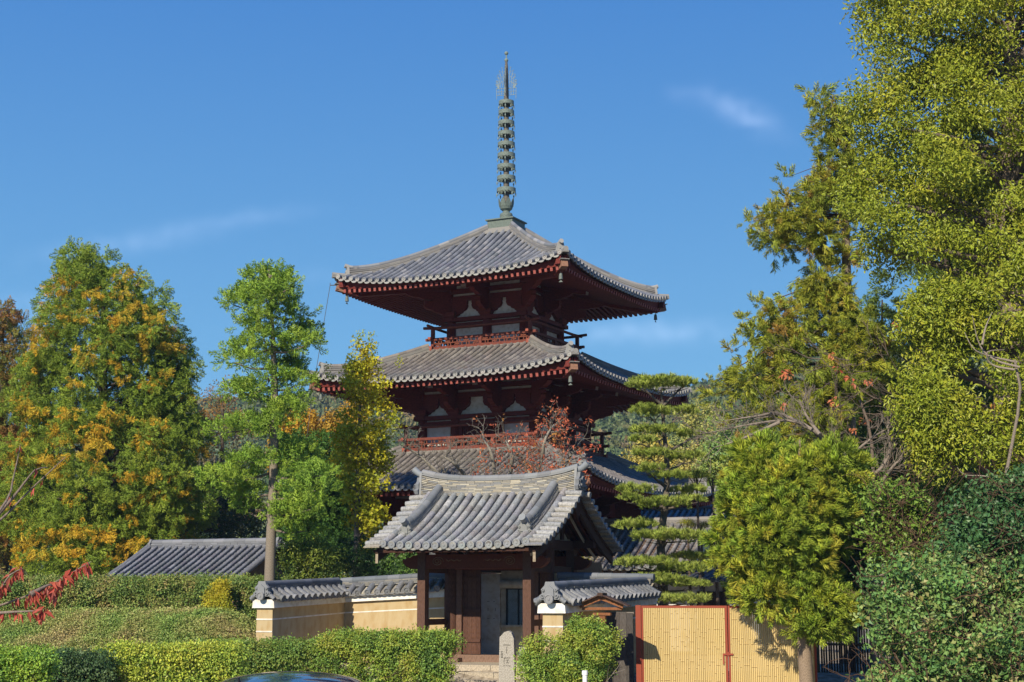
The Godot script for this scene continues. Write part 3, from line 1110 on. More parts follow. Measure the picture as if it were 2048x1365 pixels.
func gate() -> void:
	var root := thing("temple_gate", "brown wooden temple gate with curved grey tiled gable roof and open doorway", "gate", GATE, GATE_TURN)
	var brown := Color(0.085, 0.038, 0.025)
	var red := Color(0.17, 0.048, 0.027)
	var G := Gable.new()
	G.hw = 2.45; G.we = 2.80; G.ye = 3.02; G.wt = 0.16; G.yt = 4.47; G.rise = 0.14; G.sag = 0.33
	var roof := Node3D.new()
	roof.name = "roof"
	root.add_child(roof)
	gable_tiles(roof, G, 17, 2.03, 0.094, 0.30, TILE_GATE, LICHEN, 201, 300)
	# verge tiles that lie across the gable edge
	var r := rng(205)
	for s in [1, -1]:
		for k in [1, -1]:
			var vb := MB.new()
			vb.col = Color(0.33, 0.325, 0.30)
			var wa := 0.25
			for i in 11:
				var w := 0.30 + i * 0.245
				var p := G.p(s * 2.10, k * w)
				var tg := (G.p(s * 2.1, k * (w + 0.05)) - G.p(s * 2.1, k * (w - 0.05))).normalized()
				var up := Vector3(0, 1, 0)
				var x := Vector3(s, 0, 0)
				var vt := MB.new()
				vt.col = tone(r, TILE_GATE) * 1.05
				vt.tube(PackedVector3Array([p + Vector3(0, 0.05, 0), p + x * 0.20 + Vector3(0, 0.045, 0), p + x * 0.47 + Vector3(0, 0.02, 0)]), PackedFloat32Array([0.072, 0.078, 0.084]), 10)
				part(roof, "verge_tile", vt, M.tile)
				# flat verge tile beneath, stepping down
				vb.col = tone(r, LICHEN)
				vb.bar(p + x * 0.2 - tg * 0.02 - Vector3(0, 0.005, 0), p + x * 0.2 + tg * 0.24 + Vector3(0, 0.012, 0), 0.46, 0.035)
			part(roof, "verge_pan_tiles", vb, M.tile).set_meta("kind", "stuff")
	# main ridge, curving up to its ends
	var line := PackedVector3Array()
	for i in 17:
		var x := lerpf(-2.32, 2.32, i / 16.0)
		line.append(Vector3(x, 4.50 + 0.08 * pow(absf(x) / 2.32, 3.0), 0))
	part(roof, "main_ridge", stacked_ridge(line, 12, 0.0365, 0.42, 0.28, LICHEN + [Color(0.33, 0.34, 0.335), Color(0.40, 0.375, 0.31)], 207, 0.34), M.ridge_tile)
	var top := MB.new()
	for i in 12:
		var xa := lerpf(-2.34, 2.34, i / 12.0)
		var xb := lerpf(-2.34, 2.34, (i + 1) / 12.0)
		var f := func(x: float) -> float: return 4.50 + 0.08 * pow(absf(x) / 2.32, 3.0) + 0.44 * (1.0 + 0.34 * pow(absf(x) / 2.32, 3.0)) + 0.035
		top.col = tone(r, [Color(0.29, 0.305, 0.315), Color(0.32, 0.33, 0.335)])
		top.rod(Vector3(xa, f.call(xa), 0), Vector3(xb + 0.015, f.call(xb), 0), 0.092, 0.098, 10)
		top.bar(Vector3(xa, f.call(xa) - 0.05, 0), Vector3(xb, f.call(xb) - 0.05, 0), 0.32, 0.03)
	part(roof, "ridge_cover", top, M.ridge_tile)
	for s in [-1, 1]:
		var ep := MB.new()
		ep.col = Color(0.36, 0.37, 0.37)
		ep.prism(PackedVector2Array([Vector2(-0.22, -0.06), Vector2(0.22, -0.06), Vector2(0.16, 0.56), Vector2(-0.16, 0.56)]), Transform3D(Basis(Vector3.UP, PI / 2), Vector3(s * 2.33, 4.62, 0)), 0.07)
		part(roof, "ridge_end_plate", ep, M.ridge_tile)
		demon_tile(roof, Transform3D(Basis(Vector3.UP, s * PI / 2), Vector3(s * 2.40, 4.58, 0)), 1.05, Color(0.25, 0.265, 0.28))
		ridge_end_tile(roof, Vector3(s * 2.30, 5.12, 0), Vector3(s * 2.62, 5.30, 0), 0.088, Color(0.30, 0.33, 0.36))
		# descending ridges, front and back
		for k in [1, -1]:
			var dl := PackedVector3Array()
			for i in 9:
				var w := lerpf(0.22, 2.12, i / 8.0)
				dl.append(G.p(s * 1.72, k * w) + Vector3(0, 0.05 + 0.05 * pow(i / 8.0, 4), 0))
			part(roof, "descending_ridge", stacked_ridge(dl, 6, 0.036, 0.27, 0.22, [Color(0.25, 0.265, 0.27), Color(0.40, 0.385, 0.33), Color(0.31, 0.315, 0.31)], 210 + s * 2 + k), M.ridge_tile)
			var dc := MB.new()
			for i in 8:
				dc.col = tone(r, [Color(0.26, 0.28, 0.29), Color(0.29, 0.305, 0.31)])
				dc.rod(dl[i] + Vector3(0, 0.25, 0), dl[i + 1] + Vector3(0, 0.25, 0), 0.108, 0.114, 10)
			part(roof, "descending_ridge_cover", dc, M.ridge_tile)
			var e := dl[8]
			var d2 := (dl[8] - dl[7]).normalized()
			demon_tile(roof, Transform3D(Basis(Vector3.UP, 0.0 if k == 1 else PI), e + d2 * 0.06 - Vector3(0, 0.06, 0)), 0.72, Color(0.30, 0.31, 0.30))
			ridge_end_tile(roof, e + Vector3(0, 0.25, -0.1 * k), e + Vector3(0, 0.34, 0.24 * k), 0.09, Color(0.32, 0.345, 0.36))
	# roof boarding, rafters and bargeboards
	for k in [1, -1]:
		var bd := MB.new()
		bd.col = brown * 0.9
		for i in 8:
			var wa := lerpf(0.02, 2.72, i / 8.0)
			var wb := lerpf(0.02, 2.72, (i + 1) / 8.0)
			var a := G.p(0, k * wa) - Vector3(0, 0.10, 0)
			var b := G.p(0, k * wb) - Vector3(0, 0.10, 0)
			bd.bar(a, b, 4.66, 0.03)
		bd.bx(-2.36, 2.36, 2.90, 2.98, k * 2.66, k * 2.76)
		part(roof, "roof_boards", bd, M.brown_wood)
		for i in 19:
			var x := lerpf(-1.98, 1.98, i / 18.0)
			var rf := MB.new()
			rf.col = red
			for q in 3:
				var wa := lerpf(0.1, 2.64, q / 3.0)
				var wb := lerpf(0.1, 2.64, (q + 1) / 3.0)
				rf.bar(G.p(0, k * wa) - Vector3(0, 0.16, 0), G.p(0, k * wb) - Vector3(0, 0.16, 0), 0.075, 0.09)
			part(roof, "rafter", rf, M.brown_wood, Transform3D(Basis(), Vector3(x, 0, 0)))
		for s in [-1, 1]:
			var bg := MB.new()
			bg.col = Color(0.085, 0.05, 0.036)
			for i in 8:
				var wa := lerpf(0.0, 2.76, i / 8.0)
				var wb := lerpf(0.0, 2.76, (i + 1) / 8.0)
				var ta := 0.26 - 0.03 * i / 8.0
				bg.bar(G.p(0, k * maxf(wa, 0.02)) - Vector3(0, 0.23, 0), G.p(0, k * wb) - Vector3(0, 0.23, 0), 0.07, ta)
			var bn := part(roof, "bargeboard", bg, M.brown_wood, Transform3D(Basis(), Vector3(s * 2.24, 0, 0)))
			var tip := MB.new()
			tip.col = Color(0.45, 0.38, 0.28)
			tip.box(Transform3D(Basis(), G.p(0, k * 2.775) - Vector3(0, 0.27, 0)), Vector3(0.075, 0.26, 0.02))
			part(bn, "bare_wood_end", tip, M.brown_wood)
			# inner bargeboard edge
			var pl := MB.new()
			pl.col = Color(0.50, 0.45, 0.36)
			for i in 6:
				var wa := lerpf(0.12, 2.3, i / 6.0)
				var wb := lerpf(0.12, 2.3, (i + 1) / 6.0)
				pl.bar(G.p(0, k * wa) - Vector3(0, 0.40, 0), G.p(0, k * wb) - Vector3(0, 0.40, 0), 0.03, 0.075)
			part(bn, "pale_strip", pl, M.plaster, Transform3D(Basis(), Vector3(-s * 0.30, 0, 0)))
	# gable walls with king post and plaster
	for s in [-1, 1]:
		var gw := MB.new()
		gw.col = Color(0.50, 0.46, 0.38)
		var poly := PackedVector2Array([Vector2(-1.5, 3.02), Vector2(1.5, 3.02)])
		for i in 9:
			var w := lerpf(1.5, -1.5, i / 8.0)
			poly.append(Vector2(w, G.y(0, maxf(absf(w), 0.15)) - 0.36))
		gw.prism(poly, Transform3D(Basis(Vector3.UP, -PI / 2), Vector3(s * 1.50, 0, 0)), 0.06)
		part(root, "gable_plaster", gw, M.plaster)
		var tr := MB.new()
		tr.col = brown
		tr.bx(s * 1.42, s * 1.62, 3.02, 3.28, -1.9, 1.9)
		tr.bx(s * 1.45, s * 1.6, 3.28, 4.2, -0.13, 0.13)
		for k in [1, -1]:
			tr.bar(Vector3(s * 1.53, 3.4, k * 1.25), Vector3(s * 1.53, 4.05, k * 0.3), 0.16, 0.16)
			tr.bar(Vector3(s * 1.53, 3.30, k * 0.72), Vector3(s * 1.53, 3.62, k * 0.72), 0.15, 0.15)
		part(root, "gable_truss", tr, M.brown_wood)
		var pn := MB.new()   # pendant board in the gable peak
		pn.col = brown
		pn.prism(PackedVector2Array([Vector2(-0.22, 4.30), Vector2(0.22, 4.30), Vector2(0.14, 4.0), Vector2(0.05, 3.86), Vector2(0, 3.76), Vector2(-0.05, 3.86), Vector2(-0.14, 4.0)]), Transform3D(Basis(Vector3.UP, PI / 2), Vector3(s * 2.30, 0, 0)), 0.06)
		part(root, "gable_pendant", pn, M.brown_wood)
	for w in [-1.5, 0.0, 1.5]:
		var pu := MB.new()
		pu.col = brown
		var yy := G.y(0, maxf(absf(w), 0.15)) - 0.32
		pu.bx(-2.22, 2.22, yy - 0.2, yy, w - 0.1, w + 0.1)
		part(root, "purlin", pu, M.brown_wood)
	# posts
	for s in [-1, 1]:
		for k in [1, -1]:
			var po := MB.new()
			po.col = Color(0.155, 0.085, 0.06)
			po.bx(s * 1.53 - 0.115, s * 1.53 + 0.115, 0.50, 3.05, k * 1.5 - 0.115, k * 1.5 + 0.115)
			part(root, "outer_post", po, M.brown_wood)
			var sb := MB.new()
			sb.col = Color(0.50, 0.49, 0.46)
			sb.lathe([[0.26, -0.1], [0.25, 0.38], [0.20, 0.46], [0.2, 0.50], [0, 0.50]], 12, Vector3(s * 1.53, 0, k * 1.5))
			part(root, "post_stone", sb, M.stone)
			var rl := MB.new()   # rail between outer and main post
			rl.col = Color(0.115, 0.06, 0.042)
			rl.bx(s * 1.53 - 0.05, s * 1.53 + 0.05, 1.02, 1.18, k * 0.12, k * 1.42)
			rl.bx(s * 1.53 - 0.05, s * 1.53 + 0.05, 2.40, 2.58, k * 0.12, k * 1.42)
			part(root, "side_rail", rl, M.brown_wood)
		var mp := MB.new()
		mp.col = Color(0.125, 0.06, 0.042)
		mp.lathe([[0.20, 0.12], [0.205, 1.5], [0.195, 4.0]], 14, Vector3(s * 1.42, 0, 0))
		part(root, "main_post", mp, M.brown_wood)
		var ja := MB.new()   # door jamb
		ja.col = Color(0.20, 0.115, 0.085)
		ja.bx(s * 1.06, s * 1.22, 0.22, 2.5, -0.1, 0.12)
		part(root, "door_jamb", ja, M.brown_wood)
	# tie beams front and back, with carved noses and swirl reliefs
	for k in [1, -1]:
		var bm := MB.new()
		bm.col = red
		bm.bx(-1.66, 1.66, 2.50, 2.87, k * 1.5 - 0.1, k * 1.5 + 0.1)
		for s in [-1, 1]:
			var ns := PackedVector2Array([Vector2(0, 2.50), Vector2(0.20, 2.50), Vector2(0.34, 2.56), Vector2(0.44, 2.66), Vector2(0.46, 2.76), Vector2(0.38, 2.74), Vector2(0.34, 2.80), Vector2(0.24, 2.80), Vector2(0.12, 2.86), Vector2(0, 2.87)])
			bm.prism(ns, Transform3D(Basis(Vector3.UP, 0.0 if s == 1 else PI), Vector3(s * 1.655, 0, k * 1.5)), 0.18)
		var bmn := part(root, "front_beam" if k == 1 else "rear_beam", bm, M.brown_wood)
		var sw := MB.new()
		sw.col = Color(0.30, 0.19, 0.11)
		for cx in [-1.05, 1.05]:
			var pts := PackedVector3Array()
			var rad := PackedFloat32Array()
			for i in 26:
				var a := TAU * i / 11.0
				var rr := 0.13 - 0.0046 * i
				pts.append(Vector3(cx + cos(a) * rr * 1.35 * -signf(cx), 2.69 + sin(a) * rr, k * 1.605))
				rad.append(0.011)
			sw.tube(pts, rad, 5)
			for q in 3:
				var x0: float = cx - signf(cx) * (0.25 + q * 0.16)
				sw.tube(PackedVector3Array([Vector3(x0, 2.74, k * 1.605), Vector3(x0 - signf(cx) * 0.07, 2.70, k * 1.605), Vector3(x0 - signf(cx) * 0.15, 2.73, k * 1.605)]), PackedFloat32Array([0.012, 0.016, 0.006]), 5)
		part(bmn, "swirl_carving", sw, M.brown_wood)
		for x in [-0.95, 0.0, 0.95]:   # blocks between beam and purlin
			var bk := MB.new()
			bk.col = brown
			bk.prism(PackedVector2Array([Vector2(-0.16, 0), Vector2(0.16, 0), Vector2(0.22, 0.1), Vector2(0.22, 0.2), Vector2(-0.22, 0.2), Vector2(-0.22, 0.1)]), Transform3D(Basis(), Vector3(x, 2.875, k * 1.5)), 0.22)
			part(root, "bearing_block", bk, M.brown_wood)
	var lt := MB.new()
	lt.col = Color(0.26, 0.085, 0.045)
	lt.bx(-1.4, 1.4, 2.50, 2.80, -0.13, 0.13)
	part(root, "lintel", lt, M.brown_wood)
	var si := MB.new()
	si.col = Color(0.29, 0.19, 0.145)
	si.bx(-1.5, 1.5, 0.03, 0.22, -0.14, 0.14)
	si.bx(-1.32, -1.02, 0.0, 0.14, 0.15, 0.42)
	part(root, "door_sill", si, M.brown_wood)
	# left door leaf stands closed: upright planks with ledges
	var leaf := Node3D.new()
	leaf.name = "door_leaf"
	root.add_child(leaf)
	for i in 4:
		var pk := MB.new()
		pk.col = Color(0.125, 0.062, 0.042) * r.randf_range(0.85, 1.2)
		pk.bx(-1.055 + i * 0.132, -0.926 + i * 0.132, 0.235, 2.49, -0.02, 0.03)
		part(leaf, "plank", pk, M.brown_wood)
	for yy in [0.55, 1.35, 2.2]:
		var lg := MB.new()
		lg.col = Color(0.13, 0.065, 0.045)
		lg.bx(-1.05, -0.53, yy, yy + 0.09, 0.032, 0.06)
		part(leaf, "ledge", lg, M.brown_wood)
	# right leaf swung inwards
	var leaf2 := Node3D.new()
	leaf2.name = "door_leaf"
	root.add_child(leaf2, true)
	for i in 4:
		var pk := MB.new()
		pk.col = Color(0.11, 0.055, 0.04) * r.randf_range(0.85, 1.2)
		pk.bx(1.04, 1.08, 0.235, 2.49, -0.12 - i * 0.2, -0.31 - i * 0.2)
		part(leaf2, "plank", pk, M.brown_wood)
	# threshold platform and steps
	var stp := thing("stone_steps", "pale worn stone steps in front of the temple gate", "steps", GATE, GATE_TURN)
	var sr := rng(233)
	for i in 5:
		var n := 3
		for q in n:
			var xa := lerpf(-1.9, 1.9, q / float(n)) + (0.25 if i % 2 else 0.0) * (1 if q > 0 else 0)
			var xb := lerpf(-1.9, 1.9, (q + 1) / float(n)) + (0.25 if i % 2 and q < n - 1 else 0.0)
			var sl := MB.new()
			sl.col = Color(0.58, 0.51, 0.39) * sr.randf_range(0.88, 1.1)
			var w0 := 0.2 if i == 0 else 1.9 + (i - 1) * 0.36
			var y1 := 0.03 - i * 0.165
			sl.bx(xa + 0.006, xb - 0.006, y1 - 0.4, y1 + sr.randf_range(-0.006, 0.006), w0 if i else -2.2, 1.9 + i * 0.36)
			part(stp, "step_stone", sl, M.stone)

# ---------------------------------------------------------------- earthen walls with tiled caps
func capped_wall(called: String, label: String, p0: Vector3, p1: Vector3, h0: float, h1: float, depth: float, sp: float, sd: int, end0: bool, end1: bool) -> void:
	# p0, p1: foot of the centre line (world); h0, h1: underside of the white band at each end (world y); lines and band follow
	var dir := (p1 - p0)
	dir.y = 0
	var L := dir.length()
	dir /= L
	var root := thing(called, label, "wall", p0, 0.0, "earthen walls flanking the gate")
	root.basis = Basis(dir, Vector3.UP, dir.cross(Vector3.UP))
	var r := rng(sd)
	var hd := depth / 2
	var foot := -0.9
	var b := h0 - p0.y
	var e := h1 - p0.y
	var sl := (e - b) / L
	var body := MB.new()
	body.col = Color(0.50, 0.405, 0.25)
	body.hexa([Vector3(0, foot, hd), Vector3(L, foot, hd), Vector3(L, foot, -hd), Vector3(0, foot, -hd), Vector3(0, b, hd - 0.03), Vector3(L, e, hd - 0.03), Vector3(L, e, -hd + 0.03), Vector3(0, b, -hd + 0.03)])
	part(root, "wall_body", body, M.ochre)
	for i in 5:
		var y := -0.29 - i * 0.315
		var q := hd - 0.03 - 0.03 * y / (foot - b) + 0.012
		var ln := MB.new()
		ln.col = Color(0.80, 0.79, 0.76)
		ln.hexa([Vector3(-0.012, b + y - 0.017, q), Vector3(L + 0.012, e + y - 0.017, q), Vector3(L + 0.012, e + y - 0.017, -q), Vector3(-0.012, b + y - 0.017, -q), Vector3(-0.012, b + y + 0.017, q), Vector3(L + 0.012, e + y + 0.017, q), Vector3(L + 0.012, e + y + 0.017, -q), Vector3(-0.012, b + y + 0.017, -q)])
		part(root, "white_line", ln, M.plaster)
	var o := hd + 0.07
	var band := MB.new()
	band.col = Color(0.86, 0.855, 0.83)
	var x0 := -0.08 if end0 else 0.0
	var x1 := L + (0.08 if end1 else 0.0)
	band.hexa([Vector3(x0, b + 0.002, o), Vector3(x1, e + 0.002, o), Vector3(x1, e + 0.002, -o), Vector3(x0, b + 0.002, -o), Vector3(x0, b + 0.22, o - 0.02), Vector3(x1, e + 0.22, o - 0.02), Vector3(x1, e + 0.22, -o + 0.02), Vector3(x0, b + 0.22, -o + 0.02)])
	part(root, "white_band", band, M.plaster)
	# tiled cap
	var ov := hd + 0.15
	var cap := Node3D.new()
	cap.name = "tiled_cap"
	root.add_child(cap)
	var deck := MB.new()
	for s in [1, -1]:
		var n := int(L / 0.16)
		for i in n:
			deck.col = tone(r, LICHEN) * 0.85
			var xa := L * i / n + x0 * (1.0 if i == 0 else 0.0)
			var xb := L * (i + 1) / n + (x1 - L if i == n - 1 else 0.0)
			var P := func(x: float, w: float, y: float) -> Vector3: return Vector3(x, b + sl * x + y, w * s)
			var q := [P.call(xa, 0.0, 0.34), P.call(xb, 0.0, 0.34), P.call(xb, 0.0, 0.46), P.call(xa, 0.0, 0.46), P.call(xa, ov, 0.20), P.call(xb, ov, 0.20), P.call(xb, ov, 0.235), P.call(xa, ov, 0.235)]
			if s == 1:
				deck.quad(q[7], q[6], q[2], q[3]); deck.quad(q[4], q[5], q[6], q[7]); deck.quad(q[0], q[1], q[5], q[4])
			else:
				deck.quad(q[6], q[7], q[3], q[2]); deck.quad(q[5], q[4], q[7], q[6]); deck.quad(q[1], q[0], q[4], q[5])
	part(cap, "pan_tiles", deck, M.tile)
	var nt := int(L / sp)
	for s in [1, -1]:
		for i in nt:
			var x := L * (i + 0.5) / nt
			var t := MB.new()
			t.col = tone(r, [Color(0.20, 0.215, 0.235), Color(0.25, 0.26, 0.275), Color(0.22, 0.23, 0.24), Color(0.30, 0.305, 0.305)])
			var y := b + sl * x
			t.rod(Vector3(x, y + 0.455, s * 0.10), Vector3(x, y + 0.245, s * (ov + 0.02)), 0.083, 0.090, 10)
			var o2 := part(cap, "cover_tile", t, M.tile)
			var dd := MB.new()
			dd.col = t.col * 1.2
			dd.add(disc_tile_mesh(0.098), Transform3D(Basis(Vector3(s, 0, 0), Vector3.UP, Vector3(0, 0, s)) * Basis(Vector3.RIGHT, 0.35), Vector3(x, y + 0.242, s * (ov + 0.035))))
			part(o2, "disc_end", dd, M.ridge_tile)
			if i < nt - 1:
				var pe := MB.new()
				pe.col = Color(0.30, 0.30, 0.30) * r.randf_range(0.8, 1.1)
				pe.add(pan_end_mesh(sp * 0.8, 0.06), Transform3D(Basis(), Vector3(x + sp / 2, y + sl * sp / 2 + 0.225, s * (ov + 0.02))))
				part(cap, "pan_end_tile", pe, M.ridge_tile)
	var line := PackedVector3Array()
	for i in 9:
		line.append(Vector3(lerpf(x0 + 0.05, x1 - 0.05, i / 8.0), b + sl * L * i / 8.0 + 0.43, 0))
	part(cap, "ridge", stacked_ridge(line, 4, 0.035, 0.30, 0.22, [Color(0.20, 0.21, 0.225), Color(0.36, 0.345, 0.30), Color(0.27, 0.275, 0.28)], sd + 5), M.ridge_tile)
	var rt := MB.new()
	var n2 := int(L / 0.36)
	for i in n2:
		rt.col = tone(r, [Color(0.20, 0.225, 0.255), Color(0.24, 0.26, 0.29)])
		var xa := lerpf(x0, x1, i / float(n2))
		var xb := lerpf(x0, x1, (i + 1) / float(n2))
		rt.rod(Vector3(xa, b + sl * xa + 0.61, 0), Vector3(xb + 0.01, b + sl * xb + 0.61, 0), 0.092, 0.098, 10)
	part(cap, "ridge_cover", rt, M.ridge_tile)
	for q in [[end0, x0 - 0.05, -PI / 2], [end1, x1 + 0.05, PI / 2]]:
		if q[0]:
			var yy: float = b + sl * clampf(q[1], 0, L) + 0.24
			demon_tile(cap, Transform3D(Basis(Vector3.UP, q[2]), Vector3(q[1], yy + 0.06, 0)), 0.86, Color(0.30, 0.315, 0.33))
			var sg := signf(q[2])
			var dd := MB.new()
			dd.col = Color(0.33, 0.34, 0.35)
			dd.add(disc_tile_mesh(0.11), Transform3D(Basis(Vector3.UP, q[2]), Vector3(q[1] + 0.10 * sg, yy + 0.07, 0)))
			part(cap, "disc_end", dd, M.ridge_tile)
			for s in [1, -1]:   # the tile rows that close the end
				var et := MB.new()
				et.col = Color(0.27, 0.285, 0.30)
				et.rod(Vector3(q[1] - 0.02 * sg, b + sl * clampf(q[1], 0, L) + 0.45, s * 0.06), Vector3(q[1] - 0.02 * sg, b + sl * clampf(q[1], 0, L) + 0.235, s * (ov - 0.06)), 0.055, 0.06, 8)
				part(cap, "verge_tile", et, M.tile)

func gp(u: float, y: float, w: float) -> Vector3:   # a point in the gate's axes
	return GATE + Basis(Vector3.UP, deg_to_rad(GATE_TURN)) * Vector3(u, y, w)

func walls() -> void:
	capped_wall("earthen_wall", "ochre plastered wall with white lines and tiled cap joining the gate on the bush side", gp(-5.04, 0, -0.23), gp(-1.62, 0, -0.23), 1.60, 1.76, 0.46, 0.285, 301, false, false)
	capped_wall("earthen_wall", "short shaded ochre side wall with tiled cap and sunlit white-capped end beside long hedge", gp(-5.05, 0, 3.70), gp(-5.05, 0, -0.02), 1.475, 1.61, 0.54, 0.31, 303, true, false)
	capped_wall("earthen_wall", "tiled wall running from the gate towards the cloud-pruned pine", gp(1.64, 0, -0.23), gp(4.35, 0, -0.23), 1.72, 1.66, 0.46, 0.285, 305, false, false)
	capped_wall("earthen_wall", "long side wall with tiled cap ending at white-capped pillar behind the small roofed notice post", gp(4.17, 0, 6.25), gp(4.17, 0, 0.02), 1.40, 1.58, 0.54, 0.31, 307, true, false)

# ---------------------------------------------------------------- foliage: small sprays of leaves, placed by the thousand
func leaf(m: MB, p: Vector3, d: Vector3, up: Vector3, l: float, w: float, fold := 0.25, outv := Vector3.ZERO, round_ := 0.0) -> void:   # pointed leaf folded along its rib; outv: the side that faces out; round_: how far its normals lean that way, as on a rounded shoot
	var x := d.cross(up)
	if x.length() < 0.05:
		x = d.cross(Vector3.RIGHT)
	x = x.normalized()
	var nn := x.cross(d).normalized()
	if outv != Vector3.ZERO and nn.dot(outv) < 0:
		nn = -nn
		x = -x
	var a := p + d * l * 0.45 + x * w * 0.5 + nn * w * fold
	var b := p + d * l * 0.45 - x * w * 0.5 + nn * w * fold
	var e := p + d * l - nn * l * 0.12
	var k := m.v.size()
	m.tri(p, a, e)
	m.tri(p, e, b)
	if m.n[k].dot(nn) < 0:   # keep the front of both halves on the side of nn
		for q in [k, k + 3]:
			var s := m.v[q + 1]
			m.v[q + 1] = m.v[q + 2]
			m.v[q + 2] = s
			for i in 3:
				m.n[q + i] = -m.n[q + i]
	if round_ > 0.0:
		for i in range(k, k + 6):
			m.n[i] = m.n[i].lerp(outv.normalized(), round_).normalized()

func spray_leaves(n: int, R: float, l: float, w: float, droop: float, sd: int, vary := 0.25) -> ArrayMesh:   # broad leaves round a twig that points along y
	var r := rng(sd)
	var m := MB.new()
	for i in n:
		var k := r.randf_range(1.0 - vary, 1.0 + vary)
		m.col = Color(k * r.randf_range(0.92, 1.12), k, k * r.randf_range(0.85, 1.1))
		var o := unit(r) * R * pow(r.randf(), 0.5)
		o.y = o.y * 0.8
		var d := (o.normalized() * 0.9 + Vector3(0, -droop, 0) + unit(r) * 0.6).normalized()
		leaf(m, o, d, (Vector3.UP + unit(r) * 0.7).normalized(), l * r.randf_range(0.75, 1.2), w * r.randf_range(0.8, 1.15), 0.25, Vector3(0, 1, 0) + o.normalized() * 0.5)
	return m.mesh()

func spray_fan(n: int, R: float, s: float, sd: int) -> ArrayMesh:   # ginkgo: fan leaves
	var r := rng(sd)
	var m := MB.new()
	for i in n:
		var k := r.randf_range(0.75, 1.22)
		m.col = Color(k, k * r.randf_range(0.9, 1.08), k)
		var p := unit(r) * R * pow(r.randf(), 0.5)
		var d := (p.normalized() * 0.5 + Vector3(0, -0.5, 0) + unit(r) * 0.7).normalized()
		var x := d.cross(unit(r)).normalized()
		var z := s * r.randf_range(0.75, 1.2)
		m.tri(p, p + d * z * 0.85 + x * z * 0.6, p + d * z * 1.05 + x * z * 0.05)
		m.tri(p, p + d * z * 1.05 - x * z * 0.05, p + d * z * 0.85 - x * z * 0.6)
	return m.mesh()

func spray_frond(l: float, sd: int) -> ArrayMesh:   # feathery frond of a false cypress, along y, drooping to +z
	var r := rng(sd)
	var m := MB.new()
	for i in 10:
		var t := (i + 0.6) / 10.0
		var p := Vector3(0, l * t, 0.30 * l * t * t)
		var ov := Vector3(0, 1.0, 0.3)
		for s in [-1, 1]:
			var k := r.randf_range(0.75, 1.28)
			m.col = Color(k, k, k * r.randf_range(0.85, 1.0))
			var q := sin(PI * clampf(t * 0.85 + 0.14, 0, 1)) * l * 0.5 * r.randf_range(0.7, 1.15)
			var d := Vector3(s * 0.75, 0.6 + r.randf_range(-0.2, 0.25), 0.3 + r.randf_range(-0.5, 0.5)).normalized()
			leaf(m, p, d, unit(r), q, 0.026, 0.2, ov, 0.4)
			leaf(m, p + d * q * 0.35, (d + Vector3(0, 0.8, 0.3) + unit(r) * 0.3).normalized(), unit(r), q * 0.6, 0.022, 0.2, ov, 0.4)
			leaf(m, p + d * q * 0.6, (d + Vector3(0, -0.6, 0.6) + unit(r) * 0.3).normalized(), unit(r), q * 0.5, 0.022, 0.2, ov, 0.4)
	return m.mesh()

func spray_tuft(n: int, l: float, w: float, spread: float, sd: int) -> ArrayMesh:   # needles or cedar shoots fanning along y
	var r := rng(sd)
	var m := MB.new()
	for i in n:
		var k := r.randf_range(0.72, 1.28)
		m.col = Color(k * r.randf_range(0.95, 1.1), k, k * r.randf_range(0.85, 1.0))
		var a := r.randf() * TAU
		var q := spread * sqrt(r.randf())
		var d := Vector3(cos(a) * q, 1.0, sin(a) * q).normalized()
		var p := d * l * r.randf_range(0.0, 0.15) + Vector3(0, r.randf() * l * 0.25, 0)
		leaf(m, p, d, unit(r), l * r.randf_range(0.75, 1.15), w, 0.3, d + Vector3(0, 0.6, 0), 0.35)
	return m.mesh()

func spray_cedar(l: float, sd: int) -> ArrayMesh:   # a cedar branchlet: fine awl-like shoots sweeping forward along a stem
	var r := rng(sd)
	var m := MB.new()
	for i in 26:
		var t := i / 25.0
		var p := Vector3(0, l * t * 0.8, 0.0) + Vector3(r.randf_range(-1, 1), 0, r.randf_range(-1, 1)) * l * 0.07
		var k := r.randf_range(0.75, 1.25)
		m.col = Color(k * r.randf_range(0.95, 1.12), k, k * 0.95)
		var a := i * 2.4
		var d := Vector3(cos(a) * 0.55, 0.9, sin(a) * 0.55).normalized()
		var q := l * lerpf(0.62, 0.40, t) * r.randf_range(0.75, 1.2)
		leaf(m, p, d, unit(r), q, 0.018, 0.35, d, 0.4)
		leaf(m, p + d * q * 0.3, (d + unit(r) * 0.4).normalized(), unit(r), q * 0.55, 0.015, 0.35, d, 0.4)
	return m.mesh()

